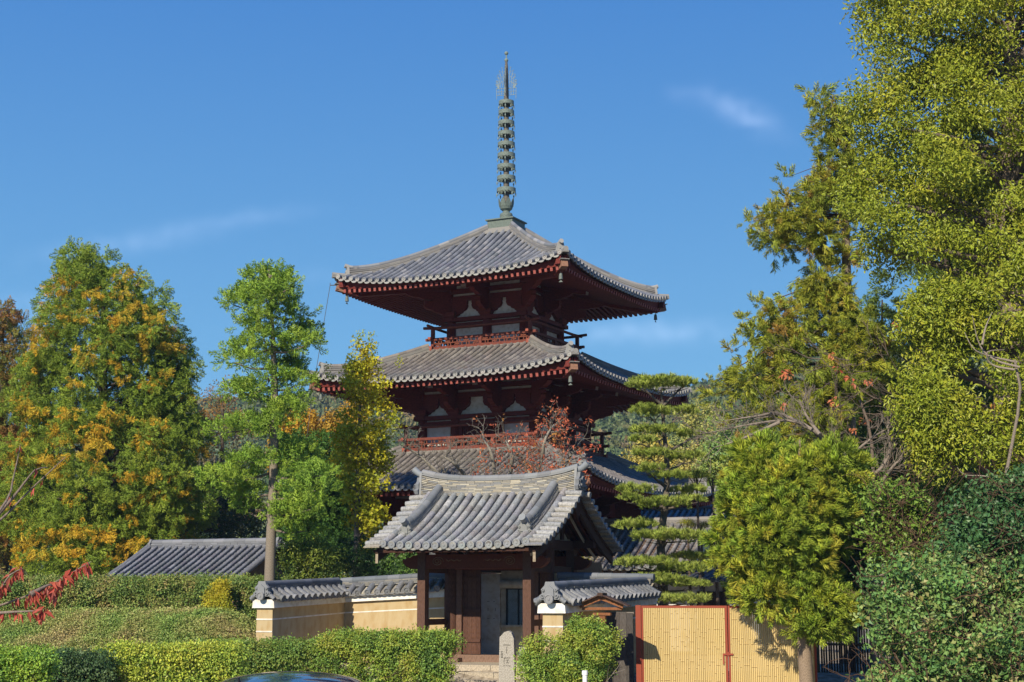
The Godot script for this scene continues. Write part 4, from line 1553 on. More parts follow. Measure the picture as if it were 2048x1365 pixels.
# puts sprays round clumps; clump: [centre, radii, colour shift]; opt: out, up, jit (weights of the spray's axis), shell, under, size, pal, fine
func crown(parent: Node, called: String, meshes: Array, material: Material, clumps: Array, per: float, opt: Dictionary, sd: int) -> int:
	var r := rng(sd)
	var f := FastNoiseLite.new()
	f.seed = sd
	f.frequency = opt.get("patch", 0.9)
	var where := []
	var tint := []
	for i in meshes.size():
		where.append([])
		tint.append([])
	var pal: Array = opt.pal
	var w_out: float = opt.get("out", 0.8)
	var w_up: float = opt.get("up", 0.2)
	var jit: float = opt.get("jit", 0.5)
	var shell: float = opt.get("shell", 0.5)
	var under: float = opt.get("under", 0.45)
	var size: float = opt.get("size", 1.0)
	var total := 0
	for c in clumps:
		var o: Vector3 = c[0]
		var rad: Vector3 = c[1]
		var area := (rad.x * rad.y + rad.y * rad.z + rad.x * rad.z) / 3.0
		var n: int = int(per * area) + int(opt.get("least", 3))
		var base: float = c[2] if c.size() > 2 else r.randf()
		for i in n:
			var d := unit(r)
			if d.y < -0.2 and r.randf() > under:
				continue
			var p := o + d * rad * lerpf(shell, 1.06, pow(r.randf(), 0.6))
			var y := (d * w_out + Vector3.UP * w_up + unit(r) * jit).normalized()
			var s := size * r.randf_range(0.7, 1.3)
			var k := r.randi() % meshes.size()
			where[k].append(Transform3D(basis_y(y, r.randf() * TAU).scaled(Vector3.ONE * s), p))
			var g := clampf(f.get_noise_3dv(p) * 0.9 + 0.35 * (base - 0.5) + 0.5 + r.randf_range(-0.22, 0.22), 0, 0.999) * (pal.size() - 1)
			var col: Color = pal[int(g)].lerp(pal[mini(int(g) + 1, pal.size() - 1)], g - int(g))
			tint[k].append(col * r.randf_range(0.82, 1.18))
			total += 1
	for i in meshes.size():
		if where[i].size():
			copies(parent, called, meshes[i], material, where[i], tint[i])
	return total

# clumps filling a crown whose outline is given in pixels of the photograph: [[y, left, right], ...] from top to bottom, at a depth
func outline_clumps(rows: Array, d: float, n: int, size: float, flat: float, sd: int, deep := 0.8, inner := 0.35) -> Array:
	var r := rng(sd)
	var out := []
	var wsum := []
	var tot := 0.0
	for i in rows.size() - 1:
		var w: float = (rows[i + 1][0] - rows[i][0]) * (rows[i][2] - rows[i][1] + rows[i + 1][2] - rows[i + 1][1])
		tot += w
		wsum.append(tot)
	for k in n:
		var t := r.randf() * tot
		var i := 0
		while wsum[i] < t:
			i += 1
		var u := r.randf()
		var py := lerpf(rows[i][0], rows[i + 1][0], u)
		var l := lerpf(rows[i][1], rows[i + 1][1], u)
		var e := lerpf(rows[i][2], rows[i + 1][2], u)
		var hw := (e - l) / 2.0
		var s := size * r.randf_range(0.7, 1.3)
		var spx := s * FPX / d
		var q := maxf(hw - spx * 0.45, 0.0)
		var a := r.randf() * TAU
		var rr := sqrt(lerpf(inner * inner, 1.0, r.randf()))
		var p := at((l + e) / 2.0 + cos(a) * rr * q, py, d)
		p.z += sin(a) * rr * q / FPX * d * deep
		out.append([p, Vector3(s, s * flat, s), r.randf()])
	return out

func trunk(parent: Node, called: String, pts: Array, rad: Array, c: Color, sides := 9) -> MeshInstance3D:
	var m := MB.new()
	m.col = c
	var cv := Curve3D.new()
	for i in pts.size():
		var tan: Vector3 = (pts[mini(i + 1, pts.size() - 1)] - pts[maxi(i - 1, 0)]) * 0.18
		cv.add_point(pts[i], -tan, tan)
	var L := cv.get_baked_length()
	var n := maxi(6, int(pts.size() * 3))
	var P := PackedVector3Array()
	var R := PackedFloat32Array()
	for i in n + 1:
		P.append(cv.sample_baked(L * i / n, true))
		var g := i / float(n) * (rad.size() - 1)
		R.append(lerpf(rad[int(g)], rad[mini(int(g) + 1, rad.size() - 1)], g - int(g)))
	m.tube(P, R, sides)
	return part(parent, called, m, M.bark)

# branches growing from a point; tips receives the ends
func grow(m: MB, r: RandomNumberGenerator, p: Vector3, d: Vector3, l: float, rad: float, depth: int, tips: Array, opt: Dictionary) -> void:
	var n := 4
	var P := PackedVector3Array([p])
	var R := PackedFloat32Array([rad])
	var dd := d
	for i in n:
		dd = (dd + unit(r) * float(opt.get("bend", 0.22)) + Vector3(0, float(opt.get("lift", 0.05)), 0)).normalized()
		p += dd * l / n
		P.append(p)
		R.append(maxf(rad * (1.0 - 0.55 * (i + 1) / n), 0.004))
	m.tube(P, R, 5 if rad > 0.02 else 4, false)
	if depth <= 0:
		tips.append([p, dd])
		return
	var kids: int = opt.get("kids", 3)
	for i in kids:
		var q: Vector3 = P[r.randi_range(1, n)] if i < kids - 1 else p
		var nd: Vector3 = (dd + unit(r) * float(opt.get("spread", 0.8))).normalized()
		grow(m, r, q, nd, l * r.randf_range(0.55, 0.85), rad * r.randf_range(0.42, 0.62), depth - 1, tips, opt)

func limbs(parent: Node, axis: Array, clumps: Array, every: int, rad: float, c: Color, sd: int, rise := -0.3) -> void:   # limbs from the trunk's axis to some of the clumps
	var r := rng(sd)
	for i in range(0, clumps.size(), every):
		var e: Vector3 = clumps[i][0]
		var a: Vector3 = axis[0]
		var b: Vector3 = axis[1]
		var h := Vector2(e.x - a.x, e.z - a.z).length()
		var t := clampf((e.y + rise * h - a.y) / (b.y - a.y), 0.02, 0.97)
		var s := a.lerp(b, t)
		var m := MB.new()
		m.col = c
		var mid := s.lerp(e, 0.5) + Vector3(0, 0.08 * h, 0) + unit(r) * 0.12 * h
		var q := rad * (1.05 - 0.75 * t)
		m.tube(PackedVector3Array([s, s.lerp(mid, 0.55), mid, mid.lerp(e, 0.6), e]), PackedFloat32Array([q, q * 0.8, q * 0.6, q * 0.4, q * 0.2]), 6)
		part(parent, "limb", m, M.bark)

func root_of(called: String, label: String, px: float, d: float, group := "", cat := "tree") -> Node3D:
	# a tree's foot on the ground below a pixel column, its own axes parallel to the world's
	var p := at(px, 1196.0, d)
	return thing(called, label, cat, Vector3(p.x, ground_y(p.x, p.z), p.z), 0.0, group)

func shift(cl: Array, o: Vector3) -> Array:
	for c in cl:
		c[0] -= o
	return cl

func tree_from_outline(called: String, label: String, px: float, d: float, rows: Array, n: int, size: float, flat: float, meshes: Array, material: Material, per: float, opt: Dictionary, rad: float, top_px: Array, bark: Color, sd: int, lean := 0.0) -> Node3D:
	var root := root_of(called, label, px, d, opt.get("group", ""))
	var o := root.position
	var top := at(top_px[0], top_px[1], d) - o
	var foot := Vector3(0, -0.15, 0)
	trunk(root, "trunk", [foot, foot.lerp(top, 0.35) + Vector3(lean, 0, 0), foot.lerp(top, 0.7) + Vector3(lean * 0.5, 0, 0), top], [rad * 1.15, rad, rad * 0.62, rad * 0.12], bark)
	var cl := shift(outline_clumps(rows, d, n, size, flat, sd, opt.get("deep", 0.8), opt.get("inner", 0.35)), o)
	limbs(root, [foot, top], cl, opt.get("limb_every", 5), rad * 0.42, bark * 0.9, sd + 1, opt.get("limb_rise", -0.3))
	crown(root, "crown", meshes, material, cl, per, opt, sd + 2)
	return root

func trees() -> void:
	var frond := [spray_frond(0.36, 1), spray_frond(0.42, 2)]
	var cedar := [spray_cedar(0.32, 3), spray_cedar(0.38, 4)]
	var broad := [spray_leaves(16, 0.26, 0.115, 0.058, 0.45, 5), spray_leaves(15, 0.28, 0.11, 0.055, 0.5, 6)]
	var ginkgo := [spray_fan(12, 0.17, 0.082, 7), spray_fan(12, 0.19, 0.078, 8)]
	var pine := [spray_tuft(26, 0.20, 0.010, 0.6, 9), spray_tuft(26, 0.18, 0.010, 0.85, 10)]
	var far := [spray_leaves(12, 0.5, 0.26, 0.16, 0.2, 11), spray_leaves(12, 0.5, 0.24, 0.17, 0.2, 12)]
	var small := [spray_leaves(18, 0.15, 0.065, 0.032, 0.2, 13), spray_leaves(18, 0.16, 0.06, 0.03, 0.25, 14)]
	var grey := Color(0.24, 0.20, 0.165)
	# the wide cypress with orange sprays, and its neighbours at the edge
	var bc := tree_from_outline("cypress_tree", "broad tall cypress dotted with orange dying sprays behind low tiled roof", 212, 62, [[518, 130, 165], [540, 112, 285], [580, 88, 325], [640, 58, 356], [720, 38, 380], [770, 20, 408], [850, 5, 425], [950, -5, 435], [1060, 8, 415], [1130, 20, 395], [1165, 40, 370]], 270, 0.60, 0.80, frond, M.needle, 190.0,
		{"pal": [Color(0.20, 0.30, 0.035), Color(0.24, 0.35, 0.04), Color(0.28, 0.38, 0.045), Color(0.33, 0.40, 0.045)], "out": 0.7, "up": -0.45, "jit": 0.4, "patch": 1.9, "size": 0.95, "limb_every": 7, "under": 0.7, "shell": 0.65}, 0.30, [205, 560], grey * 0.8, 501)
	var op := []
	var ro := rng(505)
	for c in shift(outline_clumps([[535, 120, 285], [640, 66, 350], [770, 34, 400], [950, 12, 425], [1130, 20, 400]], 62, 230, 0.60, 0.8, 506, 0.8, 0.8), bc.position):
		op.append([(c[0] as Vector3) + Vector3(ro.randf_range(-0.3, 0.3), 0.0, 0.45), Vector3(0.24, 0.17, 0.2) * ro.randf_range(0.6, 1.3), ro.randf()])
	crown(bc, "orange_sprays", frond, M.needle, op, 420.0, {"pal": [Color(0.58, 0.46, 0.05), Color(0.68, 0.47, 0.04), Color(0.70, 0.42, 0.035)], "out": 0.6, "up": -0.6, "jit": 0.35, "size": 0.8}, 507)
	tree_from_outline("cypress_tree", "rust-tinged cypress at the edge beside the broad orange-dotted one", 5, 64, [[622, -20, 40], [670, -80, 75], [800, -120, 100], [950, -140, 75], [1150, -150, 70]], 140, 0.62, 0.72, frond, M.needle, 130.0,
		{"pal": [Color(0.143, 0.184, 0.041), Color(0.199, 0.245, 0.046), Color(0.287, 0.261, 0.052), Color(0.364, 0.221, 0.065), Color(0.366, 0.175, 0.058)], "out": 0.7, "up": -0.4, "jit": 0.45, "patch": 0.9, "limb_every": 9}, 0.28, [5, 650], grey * 0.8, 511)
	# the slim cypress with the bare trunk in front of the hedge
	var rows := [[520, 525, 545], [560, 470, 590], [610, 448, 620], [660, 452, 625], [720, 448, 640], [790, 440, 625], [850, 435, 640], [920, 425, 665], [990, 430, 690], [1060, 470, 680], [1075, 560, 670]]
	var sc := root_of("cypress_tree", "slim bright green cypress with tall bare grey trunk beside the tiled wall", 538, 46.5)
	var o := sc.position
	var top := at(538, 540, 46.5) - o
	trunk(sc, "trunk", [Vector3(0, -0.2, 0), Vector3(0.0, 2.2, 0), Vector3(0.03, 5.0, 0), Vector3(0, 7.6, 0), top], [0.18, 0.155, 0.13, 0.09, 0.03], Color(0.40, 0.36, 0.30), 12)
	var boughs := []
	var r := rng(520)
	# boughs: level (pixel row), side reach in pixels, tip rise
	for b in [[560, 0, 0], [610, 6, 0], [690, 0, 0], [760, 4, 0], [545, -40, -10], [550, 38, -8], [585, -72, -5], [590, 62, 0], [598, 20, 6], [625, -78, 8], [632, 78, -6], [655, -66, 10], [668, 84, 0], [662, -15, 8], [700, -82, 4], [705, 92, 6], [722, 35, 14], [738, -80, 10], [745, 70, 10], [775, -95, -6], [782, 80, 16], [800, -55, 10], [812, 72, 4], [842, -100, -30], [850, 60, 18], [865, -50, 20], [890, 78, -14], [902, -118, -46], [925, 76, 10], [948, -110, -20], [955, 130, 0], [990, -100, 0], [1000, 120, 14], [1030, 110, 6], [1032, -60, 10], [1058, 90, -6], [1040, 60, 0], [860, 15, 0], [930, -30, 0], [820, 0, 0]]:
		var s := at(538, b[0], 46.5) - o
		var e := at(538 + b[1] * 0.84, b[0] - b[2], 46.5) - o
		e.z += r.randf_range(-1.3, 1.3)
		var m := MB.new()
		m.col = Color(0.33, 0.285, 0.24)
		var mid := s.lerp(e, 0.5) - Vector3(0, 0.10, 0)
		m.tube(PackedVector3Array([s, s.lerp(mid, 0.5), mid, e]), PackedFloat32Array([0.045, 0.04, 0.03, 0.012]), 6)
		part(sc, "limb", m, M.bark)
		var ln := s.distance_to(e)
		for q in 3:
			var t := lerpf(0.5, 1.02, q / 2.0)
			boughs.append([s.lerp(e, t) + Vector3(0, 0.1, 0), Vector3(0.36, 0.15, 0.36) * r.randf_range(0.7, 1.25) * clampf(ln * 0.9, 0.55, 1.1), r.randf()])
	crown(sc, "crown", frond, M.needle, boughs, 270.0, {"pal": [Color(0.20, 0.34, 0.045), Color(0.25, 0.40, 0.05), Color(0.30, 0.45, 0.055), Color(0.36, 0.48, 0.06)], "out": 0.9, "up": 0.35, "jit": 0.35, "size": 0.85, "under": 0.6, "shell": 0.2, "patch": 1.2}, 523)
	# mixed autumn trees behind
	tree_from_outline("autumn_tree", "round golden orange autumn tree behind the yellow ginkgo", 640, 78, [[796, 600, 690], [815, 580, 720], [850, 560, 730], [920, 540, 730], [1000, 555, 720], [1060, 570, 700]], 60, 0.7, 0.7, far, M.autumn_leaf, 90.0, {"pal": [Color(0.426, 0.284, 0.043), Color(0.558, 0.357, 0.033), Color(0.620, 0.360, 0.030), Color(0.580, 0.420, 0.040)], "size": 0.6, "patch": 0.6, "limb_every": 8}, 0.22, [645, 830], grey, 531)
	tree_from_outline("autumn_tree", "thin brownish autumn tree between the two cypresses", 445, 72, [[770, 415, 470], [820, 395, 500], [900, 385, 520], [1000, 385, 530], [1100, 400, 530]], 60, 0.6, 0.7, broad, M.autumn_leaf, 24.0, {"pal": [Color(0.187, 0.187, 0.075), Color(0.352, 0.217, 0.081), Color(0.497, 0.226, 0.068), Color(0.354, 0.309, 0.066)], "size": 0.95, "limb_every": 4}, 0.2, [445, 790], grey * 0.8, 541)
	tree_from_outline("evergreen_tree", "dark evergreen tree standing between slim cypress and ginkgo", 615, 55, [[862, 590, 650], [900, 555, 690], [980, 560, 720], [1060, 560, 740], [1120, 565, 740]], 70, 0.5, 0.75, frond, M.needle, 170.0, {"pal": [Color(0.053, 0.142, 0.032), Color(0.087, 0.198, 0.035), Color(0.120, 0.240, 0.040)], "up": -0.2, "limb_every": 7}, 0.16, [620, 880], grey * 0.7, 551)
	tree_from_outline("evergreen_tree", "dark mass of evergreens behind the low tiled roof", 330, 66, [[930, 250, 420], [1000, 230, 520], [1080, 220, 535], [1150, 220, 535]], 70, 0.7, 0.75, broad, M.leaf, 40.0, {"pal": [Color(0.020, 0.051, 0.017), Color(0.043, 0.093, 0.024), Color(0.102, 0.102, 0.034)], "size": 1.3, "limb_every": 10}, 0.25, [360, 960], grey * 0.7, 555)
	# ginkgo
	var gk := tree_from_outline("ginkgo_tree", "upright yellow-green ginkgo in front of the pagoda's lower eaves", 712, 50, [[682, 712, 726], [700, 700, 745], [740, 684, 752], [790, 676, 795], [830, 668, 802], [880, 662, 785], [940, 648, 795], [985, 680, 780], [1030, 690, 785], [1070, 705, 795], [1110, 710, 770]], 120, 0.34, 0.9, ginkgo, M.autumn_leaf, 130.0, {"pal": [Color(0.36, 0.44, 0.03), Color(0.46, 0.49, 0.03), Color(0.56, 0.53, 0.025), Color(0.64, 0.54, 0.02)], "jit": 0.7, "patch": 0.5, "size": 0.95, "limb_every": 5, "shell": 0.3, "inner": 0.1, "deep": 0.9}, 0.13, [722, 700], Color(0.30, 0.27, 0.23), 561)
	var gt := []
	for q in [[722, 668], [716, 684], [742, 676], [748, 692], [736, 712], [762, 735], [795, 722], [660, 758], [655, 740]]:
		gt.append([at(q[0], q[1], 50) - gk.position, Vector3(0.13, 0.26, 0.13), 0.4])
	crown(gk, "crown_tips", ginkgo, M.autumn_leaf, gt, 120.0, {"pal": [Color(0.404, 0.526, 0.030), Color(0.578, 0.578, 0.025)], "size": 0.6}, 565)
	# bushes behind the wall
	for b in [[605, 47.5, [[1085, 560, 640], [1110, 550, 690], [1165, 548, 700]], "yellow-green speckled evergreen bush just behind the tiled wall", [Color(0.051, 0.102, 0.025), Color(0.170, 0.238, 0.034), Color(0.340, 0.374, 0.051)]], [735, 48.5, [[1085, 690, 800], [1110, 675, 840], [1170, 670, 848]], "dark green bush behind the tiled wall near the gate roof", [Color(0.020, 0.060, 0.017), Color(0.043, 0.102, 0.025), Color(0.102, 0.187, 0.034)]], [815, 46.5, [[1105, 790, 845], [1130, 790, 862], [1180, 790, 870]], "glossy green shrub showing below the gate's eave", [Color(0.034, 0.085, 0.020), Color(0.102, 0.204, 0.034), Color(0.204, 0.306, 0.051)]]]:
		var bush := root_of("garden_bush", b[3], b[0], b[1], "", "bush")
		crown(bush, "foliage", small, M.glossy_leaf, shift(outline_clumps(b[2], b[1], 34, 0.42, 0.8, 571 + int(b[0]), 0.8), bush.position), 130.0, {"pal": b[4], "size": 1.25, "under": 0.7, "patch": 1.6}, 573 + int(b[0]))
		var st := MB.new()
		st.col = grey * 0.6
		var tips := []
		for i in 5:
			grow(st, r, Vector3(r.randf_range(-0.5, 0.5), -0.1, r.randf_range(-0.3, 0.3)), Vector3(r.randf_range(-0.4, 0.4), 1, r.randf_range(-0.4, 0.4)).normalized(), 1.3, 0.04, 1, tips, {})
		part(bush, "stems", st, M.bark).set_meta("kind", "stuff")
	persimmon()
	cloud_pine(pine)
	right_side(cedar, broad, small, frond)
	background(far)

func persimmon() -> void:
	var root := root_of("cherry_tree", "nearly bare lichen-grey tree with a few red leaves behind the gate ridge", 1005, 49)
	var o := root.position
	var r := rng(601)
	var d := 49.0
	var barkc := Color(0.46, 0.44, 0.38)
	var tips := []
	trunk(root, "trunk", [Vector3(0, -0.2, 0), Vector3(0, 2.0, 0), at(985, 1000, d) - o], [0.2, 0.16, 0.12], barkc)
	# main boughs traced from the photograph, at the tree's own depth
	for b in [[[985, 1000], [930, 950], [905, 925], [885, 912]], [[1000, 1000], [990, 950], [982, 905], [963, 873]], [[1010, 1000], [1020, 950], [1024, 910], [1010, 880]], [[1030, 1000], [1060, 960], [1046, 920], [1030, 905]], [[985, 1000], [900, 975], [870, 940], [830, 905], [805, 895]], [[1040, 1000], [1100, 950], [1130, 930], [1150, 895]], [[1040, 1000], [1080, 930], [1090, 880], [1108, 850]]]:
		var pts := []
		for q in b:
			pts.append(at(q[0], q[1], d + r.randf_range(-0.4, 0.4)) - o)
		trunk(root, "limb", pts, [0.085, 0.07, 0.055, 0.02], barkc)
		var m := MB.new()
		m.col = barkc * 0.85
		for k in range(1, pts.size()):
			for i in 6:
				grow(m, r, (pts[k] as Vector3).lerp(pts[k - 1], r.randf() * 0.7), (unit(r) * 0.8 + Vector3(0, 0.35, 0) + (pts[k] - pts[k - 1]).normalized() * 0.4).normalized(), 0.5, 0.016, 2, tips, {"kids": 3, "spread": 0.9, "lift": 0.0, "bend": 0.3})
		part(root, "twigs", m, M.bark).set_meta("kind", "stuff")
	var leafs := [spray_leaves(5, 0.10, 0.11, 0.055, 0.9, 61), spray_leaves(4, 0.09, 0.10, 0.05, 0.9, 62)]
	var cl := []
	for t in tips:
		var p: Vector3 = t[0]
		var px := 1024.0 + FPX * (p.x + o.x) / d
		if px > 1045 and r.randf() < 0.6 or px > 940 and r.randf() < 0.2:
			cl.append([p, Vector3(0.14, 0.12, 0.14), r.randf()])
	crown(root, "leaves", leafs, M.autumn_leaf, cl, 8.0, {"pal": [Color(0.50, 0.26, 0.07), Color(0.58, 0.17, 0.07), Color(0.62, 0.14, 0.08), Color(0.60, 0.26, 0.10)], "jit": 0.8, "shell": 0.0, "under": 1.0, "least": 1}, 607)

func cloud_pine(pine: Array) -> void:
	var root := root_of("cloud_pruned_pine", "tall cloud-pruned pine with stacked flat needle pads beside the gate", 1326, 48)
	var o := root.position
	var d := 48.0
	var barkc := Color(0.25, 0.22, 0.19)
	var P := func(x: float, y: float, dz := 0.0) -> Vector3: return at(x, y, d + dz) - o
	trunk(root, "trunk", [Vector3(0, -0.2, 0), P.call(1326, 1180), P.call(1322, 1080), P.call(1332, 1000), P.call(1334, 930), P.call(1328, 860), P.call(1324, 800), P.call(1322, 780)], [0.24, 0.19, 0.16, 0.13, 0.11, 0.09, 0.06, 0.03], barkc, 10)
	var r := rng(621)
	var cl := []
	# pads: centre x, y, half width, half height (pixels), depth shift, where the bough leaves the trunk
	for b in [[1322, 770, 58, 15, 0.0, 815], [1290, 774, 26, 11, 0.3, 812], [1362, 770, 22, 12, -0.2, 812], [1300, 826, 32, 15, 0.3, 860], [1355, 829, 30, 14, -0.2, 860], [1310, 865, 40, 13, 0.2, 905], [1285, 885, 18, 9, 0.5, 910], [1382, 872, 22, 11, -0.4, 905], [1303, 911, 32, 13, 0.3, 950], [1372, 917, 36, 11, -0.4, 945], [1300, 943, 24, 11, 0.6, 975], [1340, 957, 28, 10, 0.5, 985], [1275, 985, 26, 14, 0.3, 1010], [1375, 985, 32, 9, -0.5, 1005], [1262, 1003, 16, 9, 0.6, 1015], [1325, 1012, 52, 12, 0.5, 1030], [1380, 1003, 20, 9, 0.1, 1020], [1272, 1055, 34, 11, 0.2, 1080], [1335, 1077, 72, 14, 0.5, 1095], [1380, 1118, 36, 12, -0.8, 1130], [1290, 1130, 55, 13, 0.7, 1150], [1365, 1141, 42, 13, 0.5, 1150], [1318, 1165, 52, 14, 0.9, 1185], [1385, 1174, 26, 10, 0.6, 1185], [1362, 1204, 48, 10, 1.3, 1215]]:
		var c: Vector3 = P.call(b[0], b[1], -b[4])
		var s := FPX / d
		var n := maxi(1, int(b[2] / 16.0))
		for i in n:
			var x: float = (i + 0.5) / n * 2.0 - 1.0 if n > 1 else 0.0
			var k: float = sqrt(maxf(0.25, 1.0 - x * x * 0.8))
			for j in 3:
				var z: float = (j - 1) * b[2] / s * 0.55 * k
				cl.append([c + Vector3(x * b[2] / s * 0.82, r.randf_range(-0.03, 0.03) - absf(x) * 0.03, z), Vector3(b[2] / s / n * 1.25 + 0.05, b[3] / s * 0.60, b[2] / s * 0.40 * k + 0.05), r.randf()])
		var m := MB.new()
		m.col = barkc
		var t := Vector3(0, 0, 0)
		t = P.call(1322.0 + (10.0 if b[5] > 890 and b[5] < 1020 else 4.0), float(b[5]))
		var e := c - Vector3(0, b[3] / s * 0.5, 0)
		var mid := t.lerp(e, 0.55) - Vector3(0, 0.02, 0)
		m.tube(PackedVector3Array([t, t.lerp(mid, 0.6), mid, e]), PackedFloat32Array([0.055, 0.045, 0.035, 0.015]), 6)
		for i in 5:
			m.rod(mid.lerp(e, r.randf()), e + Vector3(r.randf_range(-0.8, 0.8) * b[2] / s, 0.02, r.randf_range(-0.3, 0.3)), 0.016, 0.008, 4)
		part(root, "limb", m, M.bark)
	crown(root, "needle_pads", pine, M.needle, cl, 430.0, {"pal": [Color(0.30, 0.39, 0.08), Color(0.37, 0.47, 0.09), Color(0.45, 0.55, 0.12), Color(0.52, 0.60, 0.16)], "out": 0.5, "up": 0.8, "jit": 0.25, "under": 0.2, "shell": 0.3, "size": 0.9, "patch": 2.0}, 623)

func right_side(cedar: Array, broad: Array, small: Array, frond: Array) -> void:
	var grey := Color(0.27, 0.23, 0.19)
	var r := rng(701)
	# old cedar with browned shoots, its bare trunk showing half-way up
	var cg := [Color(0.24, 0.31, 0.04), Color(0.29, 0.36, 0.045), Color(0.35, 0.41, 0.05), Color(0.42, 0.45, 0.05), Color(0.42, 0.42, 0.05), Color(0.40, 0.26, 0.06)]
	var oc := tree_from_outline("cedar_tree", "tall cedar with yellow-green shoots and rusty brown tips over the bamboo gate", 1697, 43, [[195, 1625, 1650], [250, 1630, 1720], [330, 1640, 1760], [400, 1580, 1760], [440, 1500, 1760], [480, 1500, 1720], [530, 1600, 1730]], 75, 0.42, 0.75, cedar, M.needle, 105.0,
		{"pal": cg, "out": 0.6, "up": -0.15, "jit": 0.55, "patch": 1.1, "limb_every": 3, "limb_rise": 0.25, "shell": 0.3, "inner": 0.2}, 0.25, [1690, 240], Color(0.38, 0.33, 0.26), 711)
	var lo := shift(outline_clumps([[555, 1600, 1660], [600, 1530, 1700], [660, 1490, 1780], [720, 1470, 1800], [780, 1415, 1790], [830, 1430, 1760], [880, 1440, 1700]], 42.5, 130, 0.45, 0.72, 713, 0.6, 0.25), oc.position)
	crown(oc, "crown", cedar, M.needle, lo, 110.0, {"pal": cg, "out": 0.6, "up": -0.2, "jit": 0.55, "patch": 1.1, "shell": 0.3}, 714)
	limbs(oc, [Vector3(0, 0, 0), at(1690, 240, 43) - oc.position], lo, 4, 0.09, grey, 715, 0.3)
	var tipc := []
	for q in [[1632, 205], [1640, 235], [1575, 355], [1575, 385], [1578, 410], [1500, 445], [1525, 440], [1545, 455], [1510, 470], [1560, 490], [1420, 765], [1440, 755], [1455, 770], [1430, 790], [1470, 700], [1490, 640], [1520, 610]]:
		tipc.append([at(q[0], q[1], 42.5) - oc.position, Vector3(0.22, 0.2, 0.22), r.randf()])
	crown(oc, "crown_tips", cedar, M.needle, tipc, 160.0, {"pal": cg, "size": 0.8, "shell": 0.1}, 716)
	limbs(oc, [Vector3(0, 0, 0), at(1690, 240, 43) - oc.position], tipc, 1, 0.06, Color(0.2, 0.12, 0.08), 717, 0.25)
	# the great broadleaf evergreen that fills the upper corner
	var cam := tree_from_outline("camphor_tree", "huge leafy broadleaf tree filling the corner above the ivy thicket", 1990, 38, [[-140, 1760, 2200], [-60, 1720, 2300], [10, 1700, 2350], [60, 1702, 2350], [105, 1720, 2350], [150, 1700, 2350], [220, 1690, 2350], [290, 1680, 2350], [360, 1672, 2350], [430, 1680, 2350], [490, 1690, 2300], [520, 1720, 2250]], 360, 0.62, 0.62, broad, M.glossy_leaf, 95.0,
		{"pal": [Color(0.24, 0.30, 0.026), Color(0.28, 0.335, 0.03), Color(0.33, 0.37, 0.034), Color(0.39, 0.39, 0.038)], "out": 0.5, "up": 0.35, "jit": 0.6, "patch": 0.8, "limb_every": 6, "limb_rise": -0.45, "shell": 0.35, "inner": 0.3, "deep": 0.6, "under": 0.5}, 0.55, [2020, -60], Color(0.33, 0.28, 0.23), 721, 0.3)
	var lowc := shift(outline_clumps([[545, 1850, 1960], [590, 1810, 2000], [650, 1800, 1990], [700, 1780, 1960], [740, 1800, 1900]], 37, 50, 0.5, 0.6, 723, 0.6), cam.position)
	lowc += shift(outline_clumps([[500, 1990, 2200], [600, 1960, 2250], [700, 1990, 2250], [800, 1980, 2250], [900, 1970, 2250], [960, 2000, 2250]], 35.5, 90, 0.5, 0.6, 724, 0.5), cam.position)
	lowc += shift(outline_clumps([[755, 1790, 1850], [800, 1780, 1950], [860, 1790, 1990], [910, 1830, 1980], [940, 1840, 1900]], 35.5, 60, 0.42, 0.6, 725, 0.6), cam.position)
	crown(cam, "crown", broad, M.glossy_leaf, lowc, 95.0, {"pal": [Color(0.24, 0.30, 0.026), Color(0.28, 0.335, 0.03), Color(0.33, 0.37, 0.034), Color(0.39, 0.39, 0.038)], "out": 0.5, "up": 0.35, "jit": 0.6, "under": 0.5, "shell": 0.3}, 726)
	limbs(cam, [Vector3(0, 0, 0), at(2020, -60, 38) - cam.position], lowc, 7, 0.17, Color(0.36, 0.30, 0.25), 727, -0.2)
	# dark conifers behind, in the shade of the great tree
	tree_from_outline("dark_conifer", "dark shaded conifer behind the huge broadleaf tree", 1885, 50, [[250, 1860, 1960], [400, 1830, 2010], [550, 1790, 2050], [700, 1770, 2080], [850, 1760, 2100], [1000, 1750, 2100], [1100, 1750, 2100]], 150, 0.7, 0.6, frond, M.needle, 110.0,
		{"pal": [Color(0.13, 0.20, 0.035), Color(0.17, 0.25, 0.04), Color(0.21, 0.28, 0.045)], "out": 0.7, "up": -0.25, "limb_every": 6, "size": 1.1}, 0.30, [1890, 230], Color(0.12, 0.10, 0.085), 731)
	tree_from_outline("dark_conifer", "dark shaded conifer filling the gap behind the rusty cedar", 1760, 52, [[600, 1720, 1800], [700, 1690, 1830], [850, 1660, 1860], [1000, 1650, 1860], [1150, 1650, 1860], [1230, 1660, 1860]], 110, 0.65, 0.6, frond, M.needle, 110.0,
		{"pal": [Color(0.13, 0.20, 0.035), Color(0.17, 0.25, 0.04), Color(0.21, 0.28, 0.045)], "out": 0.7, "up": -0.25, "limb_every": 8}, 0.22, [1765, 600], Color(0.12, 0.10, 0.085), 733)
	# young cedar in front of the bamboo gate
	var yc := root_of("cedar_tree", "bushy bright green young cedar overhanging the bamboo gate on a thick bare trunk", 1611, 35)
	var yo := yc.position
	trunk(yc, "trunk", [Vector3(0, -0.3, 0), at(1609, 1300, 35) - yo, at(1606, 1220, 35) - yo, at(1598, 1050, 35) - yo, at(1600, 880, 35) - yo], [0.17, 0.15, 0.14, 0.09, 0.02], Color(0.46, 0.37, 0.28), 12)
